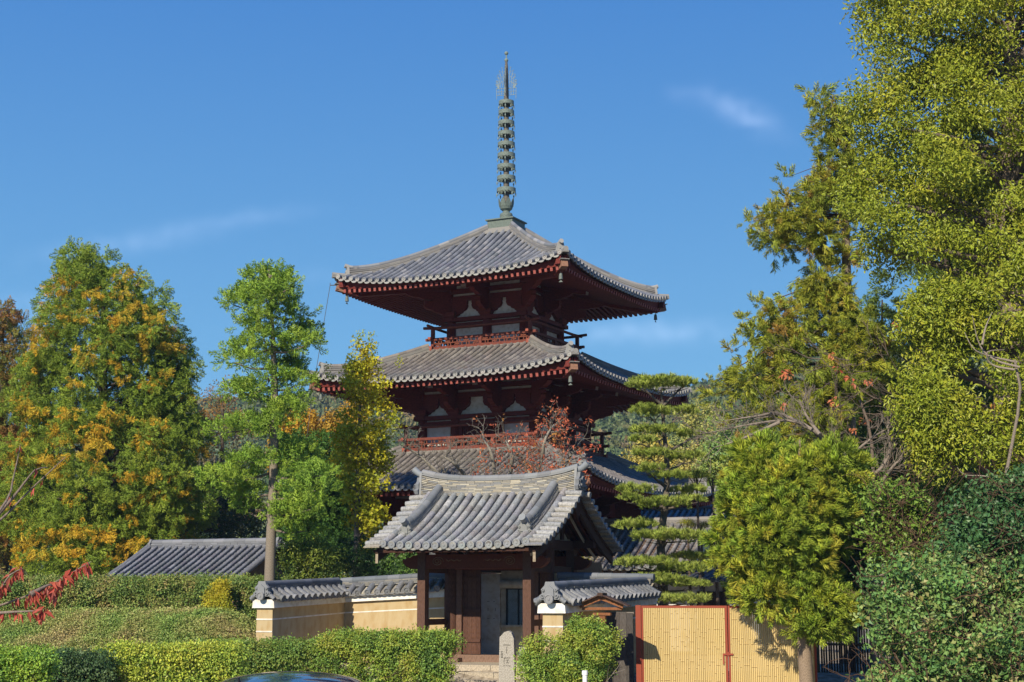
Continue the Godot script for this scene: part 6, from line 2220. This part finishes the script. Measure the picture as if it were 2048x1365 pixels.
		for i in 5:
			grow(m, r, Vector3(r.randf_range(-0.12, 0.12), -0.1, 0), Vector3(r.randf_range(-0.35, 0.35), 1, r.randf_range(-0.3, 0.3)).normalized(), top.y * 0.42, 0.026, 2, tips, {"kids": 3, "spread": 0.6, "bend": 0.15})
		part(root, "stems", m, M.bark).set_meta("kind", "stuff")
	# camellia-like red blossom on the azalea hedge
	var bl := thing("azalea_blossom", "small crimson out-of-season blossom on the clipped azalea hedge", "flower", f.call(832, 1303, 37.5))
	var pm := MB.new()
	for i in 14:
		pm.col = Color(0.45, 0.01, 0.05) * r.randf_range(0.7, 1.2)
		leaf(pm, unit(r) * 0.06, unit(r), unit(r), 0.07, 0.05)
	part(bl, "petals", pm, M.autumn_leaf)
	# cloud-pruned azalea domes behind the pine
	for b in [[1393, 950, 27, 13, 52.0, "large yellow-green clipped dome of a pruned tree behind the pine"], [1425, 957, 16, 8, 52.0, "small yellow-green clipped dome beside the larger one"], [1166, 1124, 26, 11, 47.5, "flat yellow-green pruned pad on thin stems below the gate's gable"], [1375, 1047, 22, 7, 52.5, "thin olive clipped pad low beside the pine's trunk"], [1402, 1051, 22, 7, 52.2, "olive clipped pad low between the pine and the young cedar"]]:
		var c := at(b[0], b[1], b[4])
		var root := thing("clipped_topiary", b[5], "topiary", Vector3(c.x, 0, c.z))
		var s: float = FPX / b[4]
		var cl := []
		for i in 9:
			var x := r.randf_range(-0.8, 0.8)
			cl.append([Vector3(x * b[2] / s, c.y + (sqrt(1 - x * x) - 0.85) * b[3] / s, r.randf_range(-0.5, 0.5) * b[2] / s), Vector3(b[2] / s * 0.42, b[3] / s * 0.75, b[2] / s * 0.42), r.randf()])
		crown(root, "foliage", tiny, M.leaf, cl, 420.0, {"pal": [Color(0.215, 0.230, 0.015), Color(0.312, 0.312, 0.013), Color(0.360, 0.340, 0.015)], "size": 0.6, "under": 0.5, "up": 0.6, "out": 0.7}, 1031 + int(b[0]))
		var m := MB.new()
		m.col = Color(0.20, 0.16, 0.13)
		m.tube(PackedVector3Array([Vector3(0.15, -0.1, 0), Vector3(0.05, c.y * 0.5, 0), Vector3(0, c.y, 0)]), PackedFloat32Array([0.07, 0.055, 0.03]), 7)
		for i in 5:
			m.rod(Vector3(0, c.y - 0.45, 0), Vector3(r.randf_range(-0.7, 0.7) * b[2] / s, c.y, 0), 0.025, 0.012, 5)
		part(root, "trunk", m, M.bark)
	red_branch()

func red_branch() -> void:
	# the cherry outside the frame whose lowest boughs reach in from the left
	var d := 13.5
	var root := thing("cherry_tree", "red-leaved cherry boughs reaching in above the bank", "tree", Vector3(at(-260, 1196, d).x, -0.62, -d))
	var o := root.position
	var r := rng(1101)
	var bk := Color(0.30, 0.25, 0.22)
	trunk(root, "trunk", [Vector3(0, -0.1, 0), Vector3(0.05, 1.2, 0), Vector3(0, 2.6, 0), Vector3(-0.1, 4.2, 0)], [0.13, 0.11, 0.09, 0.04], bk)
	var leafs := [spray_leaves(2, 0.03, 0.085, 0.036, 1.6, 111), spray_leaves(2, 0.03, 0.09, 0.038, 1.8, 112)]
	var cl := []
	for b in [[[-260, 1300], [-60, 1232], [60, 1190], [110, 1165], [150, 1142], [182, 1124]], [[-60, 1232], [0, 1180], [20, 1150], [45, 1138]], [[-60, 1232], [20, 1225], [80, 1222], [85, 1218]], [[-260, 1180], [-40, 1070], [60, 980], [130, 915]], [[-40, 1070], [30, 990], [70, 940], [95, 935]], [[-120, 1120], [0, 1020], [25, 960], [40, 890]], [[60, 1190], [100, 1170], [112, 1185]]]:
		var pts := []
		for q in b:
			pts.append(at(q[0], q[1], d + r.randf_range(-0.15, 0.15)) - o)
		trunk(root, "limb", pts, [0.03, 0.016, 0.009, 0.004], bk * (1.3 if b[0][1] > 1200 else 1.1), 6)
		var red: bool = b[0][1] > 1185
		for k in range(1, pts.size()):
			for i in 9:
				var p: Vector3 = pts[k].lerp(pts[k - 1], r.randf())
				if red or r.randf() < 0.10:
					cl.append([p, Vector3(0.035, 0.035, 0.035), r.randf()])
	crown(root, "leaves", leafs, M.autumn_leaf, cl, 1.0, {"pal": [Color(0.417, 0.119, 0.089), Color(0.542, 0.110, 0.084), Color(0.584, 0.146, 0.101), Color(0.500, 0.240, 0.120)], "out": 0.1, "up": 0.9, "jit": 0.25, "shell": 0.0, "under": 1.0, "least": 1}, 1103)

# ---------------------------------------------------------------- bamboo gate, fence, notice post, stone, car, wire
func small_things() -> void:
	var r := rng(1201)
	# double-leaved bamboo gate in a red steel frame
	var gl := at(1278, 1212, 36.6)
	var root := thing("bamboo_gate", "yellow bamboo double gate in a rusty red steel frame", "gate", Vector3(gl.x, -0.62, gl.z), -12.0)
	var top: float = 1.56 + 0.62
	var redc := Color(0.27, 0.055, 0.03)
	var px := 0.0119   # metres per photograph pixel here
	var y0 := 0.06
	var post := MB.new()
	post.col = redc
	post.bx(-0.075, 0.05, -0.2, top + 0.01, -0.06, 0.06)
	part(root, "gate_post", post, M.steel)
	var wl := 1.93
	var xs := [0.09, 0.09 + wl + 0.09]
	for k in 2:
		var lf := Node3D.new()
		lf.name = "gate_leaf"
		root.add_child(lf, true)
		var xa: float = xs[k]
		var fr := MB.new()
		fr.col = redc
		fr.bx(xa - 0.03, xa + 0.01, y0, top, -0.025, 0.03)
		fr.bx(xa + wl - 0.01, xa + wl + 0.04, y0, top, -0.025, 0.03)
		fr.bx(xa + 0.01, xa + wl - 0.01, top - 0.055, top, -0.025, 0.03)
		fr.bx(xa + 0.01, xa + wl - 0.01, y0, y0 + 0.05, -0.025, 0.03)
		fr.bx(xa + 0.01, xa + wl - 0.01, 1.05, 1.10, -0.024, -0.004)
		part(lf, "frame", fr, M.steel)
		var n := 44
		var pw := (wl - 0.02) / n
		var variants := []
		for q in 6:
			var b := MB.new()
			var tall := top - 0.055 - y0 - 0.05
			var ys := []
			var y := r.randf_range(0.1, 0.4)
			while y < tall - 0.05:
				ys.append(y)
				y += r.randf_range(0.34, 0.7)
			b.col = Color(0.585, 0.45, 0.20) * r.randf_range(0.94, 1.05)
			var pts := PackedVector3Array([Vector3(0, 0, 0), Vector3(0, tall, 0)])
			b.tube(pts, PackedFloat32Array([pw * 0.47, pw * 0.47]), 8, false)
			for yy in ys:
				b.col = Color(0.60, 0.46, 0.21)
				b.lathe([[pw * 0.47, yy - 0.012], [pw * 0.53, yy], [pw * 0.47, yy + 0.012]], 8)
				b.col = Color(0.22, 0.14, 0.05)
				b.lathe([[pw * 0.49, yy - 0.018], [pw * 0.505, yy - 0.013], [pw * 0.49, yy - 0.008]], 8)
			variants.append(b.mesh())
		for i in n:
			part(lf, "bamboo_pole", variants[r.randi() % 6], M.bamboo, Transform3D(Basis(Vector3.UP, r.randf() * TAU), Vector3(xa + 0.01 + (i + 0.5) * pw, y0 + 0.05, 0.012)))
	var la := MB.new()
	la.col = redc * 1.05
	var lx: float = xs[1] - 0.045
	la.bx(lx - 0.12, lx + 0.12, 1.05, 1.09, 0.045, 0.065)
	la.bx(lx - 0.12, lx - 0.09, 0.84, 1.06, 0.046, 0.07)
	la.bx(lx - 0.03, lx + 0.03, 1.02, 1.12, 0.03, 0.05)
	part(root, "latch", la, M.steel)
	# weathered board fence between the notice post and the gate post
	var bf := thing("board_fence", "dark weathered upright boards between notice post and bamboo gate", "fence", Vector3(gl.x - 0.08, -0.62, gl.z), -24.0)
	for i in 4:
		var b := MB.new()
		b.col = Color(0.105, 0.095, 0.09) * r.randf_range(0.8, 1.25)
		b.bx(-0.74 + i * 0.17, -0.575 + i * 0.17, -0.1, 2.02 + r.randf_range(-0.02, 0.02), -0.015, 0.015)
		part(bf, "board", b, M.brown_wood)
	var br := MB.new()
	br.col = Color(0.30, 0.27, 0.24)
	br.bx(-0.80, -0.05, 1.98, 2.03, -0.05, -0.016)
	part(bf, "rail", br, M.brown_wood)
	var bl := MB.new()
	bl.col = Color(0.26, 0.235, 0.21)
	bl.bx(-0.99, -0.86, -0.1, 0.75, 0.02, 0.06)
	bl.bar(Vector3(-0.80, 0.85, 0.06), Vector3(-0.55, -0.1, 0.25), 0.05, 0.05)
	part(bf, "leaning_stake", bl, M.brown_wood)
	# small roofed notice post
	var np := at(1205, 1240, 35.0)
	var no := thing("notice_post", "small wooden notice post under its own shingled gable roof", "sign", Vector3(np.x, -0.62, np.z), -14.0)
	var wood := Color(0.30, 0.125, 0.055)
	var m := MB.new()
	m.col = wood
	m.bx(-0.075, 0.075, -0.1, 2.0, -0.075, 0.075)
	m.bx(-0.04, 0.04, 1.72, 1.90, 0.075, 0.09)
	part(no, "post", m, M.brown_wood)
	m = MB.new()
	m.col = wood * 1.1
	m.bx(-0.20, 0.20, 1.97, 2.03, -0.10, 0.10)
	m.bx(-0.45, 0.45, 2.09, 2.15, -0.08, 0.08)
	part(no, "cross_arm", m, M.brown_wood)
	for s in [-1, 1]:
		m = MB.new()
		m.col = wood * 1.2
		m.bar(Vector3(0, 2.36, 0.12), Vector3(s * 0.50, 2.17, 0.12), 0.05, 0.09)
		part(no, "bargeboard", m, M.brown_wood)
		for i in 5:
			m = MB.new()
			m.col = Color(0.13, 0.08, 0.06) * r.randf_range(0.85, 1.2)
			var ta := i / 5.0
			m.bar(Vector3(s * 0.58 * ta, 2.43 - 0.235 * ta + 0.012, 0), Vector3(s * 0.58 * (ta + 0.26), 2.43 - 0.235 * (ta + 0.26), 0), 0.52, 0.022)
			part(no, "roof_board", m, M.brown_wood)
	m = MB.new()
	m.col = Color(0.10, 0.06, 0.045)
	m.bx(-0.06, 0.06, 2.40, 2.47, -0.28, 0.28)
	part(no, "ridge_board", m, M.brown_wood)
	# inscribed stone marker
	var sp := at(1014, 1365, 36.5)
	var sm := thing("stone_marker", "weathered grey stone pillar with carved characters beside the steps", "stone marker", Vector3(sp.x, -0.62, sp.z), -8.0)
	var st := CSGCombiner3D.new()
	st.name = "pillar"
	sm.add_child(st)
	var poly := CSGPolygon3D.new()
	poly.name = "block"
	poly.polygon = PackedVector2Array([Vector2(-0.19, -0.1), Vector2(0.20, -0.1), Vector2(0.19, 1.0), Vector2(0.175, 1.42), Vector2(0.12, 1.56), Vector2(0.05, 1.60), Vector2(-0.05, 1.57), Vector2(-0.11, 1.50), Vector2(-0.155, 1.46), Vector2(-0.165, 1.1)])
	poly.depth = 0.26
	poly.position = Vector3(0, 0, 0.13)
	st.add_child(poly)
	# carved strokes, cut 12 mm deep: x, y, width, height
	for q in [[0.02, 1.27, 0.17, 0.022], [0.015, 1.155, 0.022, 0.16], [0.02, 0.975, 0.13, 0.02], [-0.045, 0.91, 0.02, 0.13], [0.03, 0.93, 0.075, 0.014], [0.03, 0.90, 0.014, 0.07], [0.03, 0.865, 0.08, 0.014], [-0.05, 0.80, 0.026, 0.024], [0.0, 0.80, 0.022, 0.022], [0.045, 0.80, 0.022, 0.022], [0.085, 0.79, 0.03, 0.026], [-0.10, 1.12, 0.05, 0.014], [-0.10, 1.06, 0.06, 0.014], [-0.10, 0.99, 0.05, 0.014], [-0.115, 1.05, 0.014, 0.1], [-0.085, 1.03, 0.012, 0.12]]:
		var cut := CSGBox3D.new()
		cut.name = "stroke"
		cut.operation = CSGShape3D.OPERATION_SUBTRACTION
		cut.size = Vector3(q[2], q[3], 0.05)
		cut.position = Vector3(q[0], q[1], 0.13)
		st.add_child(cut, true)
	var sm2 := mat("marker_stone", lin(0.62, 0.60, 0.56), 0.95, noise_tex(0.035, Color(0.45, 0.44, 0.42), Color.WHITE, 77, Color(0.8, 0.79, 0.76)), Vector3.ONE * 2.2, true, false)
	st.material_override = sm2
	# short white pipe by the shrub
	var wp := at(1170, 1365, 32.5)
	var pp := thing("white_pipe", "short upright white plastic pipe among the shrub's stems", "pipe", Vector3(wp.x, -0.62, wp.z))
	m = MB.new()
	m.col = Color(0.78, 0.78, 0.76)
	m.lathe([[0.05, -0.1], [0.05, 0.78], [0.062, 0.78], [0.062, 0.86], [0.05, 0.87], [0, 0.87]], 12)
	part(pp, "pipe", m, M.steel)
	# brushwood fence on the right, with mossy post
	var fa := at(1640, 1215, 38.0)
	var bfence := thing("brushwood_fence", "dark old bamboo and brushwood fence in the cedars' shade", "fence", Vector3(fa.x, -0.62, fa.z), -6.0)
	for i in 34:
		var s := MB.new()
		s.col = Color(0.14, 0.10, 0.075) * r.randf_range(0.7, 1.3)
		var x := i * 0.062 + r.randf_range(-0.006, 0.006)
		s.rod(Vector3(x, -0.1, r.randf_range(-0.01, 0.01)), Vector3(x + r.randf_range(-0.02, 0.02), 2.12 + r.randf_range(-0.12, 0.05), 0), 0.026, 0.022, 6)
		part(bfence, "bamboo_stake", s, M.bark)
	for y in [0.5, 1.25, 1.95]:
		var s := MB.new()
		s.col = Color(0.20, 0.15, 0.11)
		s.rod(Vector3(-0.1, y, 0.05), Vector3(2.2, y - 0.03, 0.05), 0.03, 0.03, 7)
		part(bfence, "rail", s, M.bark)
	var mp := MB.new()
	mp.col = Color(0.16, 0.17, 0.11)
	mp.rod(Vector3(-0.12, -0.2, 0.02), Vector3(-0.12, 1.75, 0.02), 0.085, 0.075, 9)
	part(bfence, "mossy_post", mp, M.bark)
	# lightning conductor from the pagoda's corner
	var w0 := at(660, 571, 57.6)
	var cw := thing("conductor_wire", "thin dark wire hanging from the pagoda's top corner", "wire", Vector3(w0.x, 0, w0.z))
	m = MB.new()
	m.col = Color(0.10, 0.10, 0.10)
	var pts := PackedVector3Array()
	var rad := PackedFloat32Array()
	for i in 9:
		var t := i / 8.0
		pts.append(Vector3(-1.15 * t - 0.22 * sin(PI * t), lerpf(w0.y, 0.5, t), 0.5 * t))
		rad.append(0.011)
	m.tube(pts, rad, 4)
	m.rod(Vector3(0, w0.y, 0), Vector3(0.22, w0.y, 0), 0.02, 0.02, 5)
	m.rod(Vector3(0, w0.y - 0.02, 0), Vector3(0, w0.y + 0.1, 0), 0.015, 0.01, 5)
	part(cw, "wire", m, M.steel)
	car()

func car() -> void:
	var d := 14.2
	var c := at(583, 1343, d)
	var gy := -0.62
	var H := c.y - gy     # roof height above its ground
	var root := thing("parked_car", "dark blue car of which only the glossy roof shows at the foot of the picture", "car", Vector3(c.x, gy, c.z), 8.0)
	# body as cross-sections along its length (z), seen from behind
	var secs := [[-2.25, 0.45, 0.70, 0.80, 0.62], [-2.05, 0.35, 0.80, 0.86, 0.72], [-1.2, 0.28, 0.92, 0.90, 0.80], [0.0, 0.26, 0.95, 0.90, 0.82], [1.2, 0.28, 0.96, 0.90, 0.80], [1.95, 0.36, 0.92, 0.86, 0.72], [2.15, 0.48, 0.80, 0.80, 0.62]]
	var b := MB.new()
	var ring := func(s: Array) -> Array:
		var o := []
		for q in [[-0.92, 0.0], [-1.0, 0.25], [-0.98, 0.6], [-0.9, 1.0], [0.9, 1.0], [0.98, 0.6], [1.0, 0.25], [0.92, 0.0]]:
			o.append(Vector3(q[0] * s[3] * 0.96, lerpf(s[1], s[2], q[1]), s[0]))
		return o
	for i in secs.size() - 1:
		var p: Array = ring.call(secs[i])
		var q: Array = ring.call(secs[i + 1])
		for j in 7:
			b.quad(p[j + 1], p[j], q[j], q[j + 1])
	for e in [0, secs.size() - 1]:
		var p: Array = ring.call(secs[e])
		for j in range(1, 7):
			if e == 0:
				b.tri(p[0], p[j], p[j + 1])
			else:
				b.tri(p[0], p[j + 1], p[j])
	part(root, "body", b, M.car_paint)
	# cabin: a smooth dome of roof over dark glass
	var g := MB.new()
	var t := MB.new()
	var nx := 24
	var nz := 18
	var y0 := 0.93
	var S := func(u: float, v: float) -> Vector3:   # u across, v along, both -1..1
		var a := 0.26 * pow(absf(u), 2.2) + 0.74 * pow(absf(u), 14.0)
		var e := pow(absf(v), 3.0)
		var y := y0 + (H - y0) * (1.0 - a * 0.62) * (1.0 - e * 0.85)
		return Vector3(u * 0.80 * (1.0 - 0.06 * e), y, v * 1.35 + 0.15)
	var vs := {}
	for i in nx + 1:
		for j in nz + 1:
			vs[[i, j]] = S.call(i / float(nx) * 2 - 1, j / float(nz) * 2 - 1)
	for i in nx:
		for j in nz:
			var hi: bool = absf((j + 0.5) / nz * 2 - 1) < 0.80
			(t if hi else g).quad(vs[[i, j + 1]], vs[[i + 1, j + 1]], vs[[i + 1, j]], vs[[i, j]])
	for mb in [t, g]:   # smooth normals of the dome
		for k in mb.v.size():
			var v: Vector3 = mb.v[k]
			var best := Vector3(v.x * 0.55, 1.0, (v.z - 0.15) * 0.22)
			if absf(v.x) > 0.55:
				best.x += signf(v.x) * (absf(v.x) - 0.55) * 6.0
			mb.n[k] = best.normalized()
	part(root, "roof", t, M.car_paint)
	part(root, "windscreens", g, M.car_glass)
	for s in [-1, 1]:
		var w := MB.new()
		w.quad(Vector3(s * 0.79, y0 - 0.03, -1.0), Vector3(s * 0.79, y0 - 0.03, 1.3), Vector3(s * 0.72, H - 0.30, 0.95), Vector3(s * 0.72, H - 0.30, -0.6))
		part(root, "side_window", w, M.car_glass)
		for z in [-1.35, 1.3]:
			var wh := MB.new()
			var q := MB.new()
			q.lathe([[0.0, -0.1], [0.2, -0.1], [0.3, -0.09], [0.31, 0.0], [0.3, 0.09], [0.2, 0.1], [0, 0.1]], 18)
			wh.add(q, Transform3D(Basis(Vector3(0, 0, 1), PI / 2), Vector3(s * 0.76, 0.31, z)))
			part(root, "wheel", wh, M.rubber)
		var hl := MB.new()
		hl.col = Color(0.5, 0.02, 0.02)
		hl.bx(s * 0.5, s * 0.75, 0.68, 0.80, 2.08, 2.13)
		part(root, "tail_lamp", hl, M.steel)
	var an := MB.new()
	an.col = Color(0.05, 0.05, 0.06)
	an.rod(Vector3(-0.42, H - 0.10, 0.95), Vector3(-0.44, H + 0.0, 1.05), 0.02, 0.008, 6)
	part(root, "aerial", an, M.steel)

func ground_y(x: float, z: float) -> float:
	var d := -z
	var q := Vector3(x, 0, z) - GATE
	var w := q.dot(Basis(Vector3.UP, deg_to_rad(GATE_TURN)).z)
	var y := lerpf(-0.62, -0.05, smoothstep(3.3, 1.8, w))
	# the planted bank on the left
	y += 1.15 * smoothstep(40.5, 45.0, d) * smoothstep(-6.0, -8.5, x) * (1.0 - smoothstep(56.0, 62.0, d))
	return y

func ground() -> void:
	var g := MB.new()
	g.col = Color(0.48, 0.43, 0.345)
	var xs := [-900.0, -300.0, -100.0, -60.0, -40.0]
	for i in 50:
		xs.append(-30.0 + i * 1.2)
	xs += [40.0, 60.0, 100.0, 300.0, 900.0]
	var zs := [60.0, 20.0, 0.0, -10.0, -20.0]
	for i in 36:
		zs.append(-28.0 - i)
	zs += [-70.0, -80.0, -100.0, -150.0, -300.0, -900.0]
	for i in xs.size() - 1:
		for j in zs.size() - 1:
			var q := []
			for e in [[0, 0], [1, 0], [1, 1], [0, 1]]:
				var x: float = xs[i + e[0]]
				var z: float = zs[j + e[1]]
				q.append(Vector3(x, ground_y(x, z), z))
			g.quad(q[0], q[1], q[2], q[3])
	structure("ground", g, M.earth)
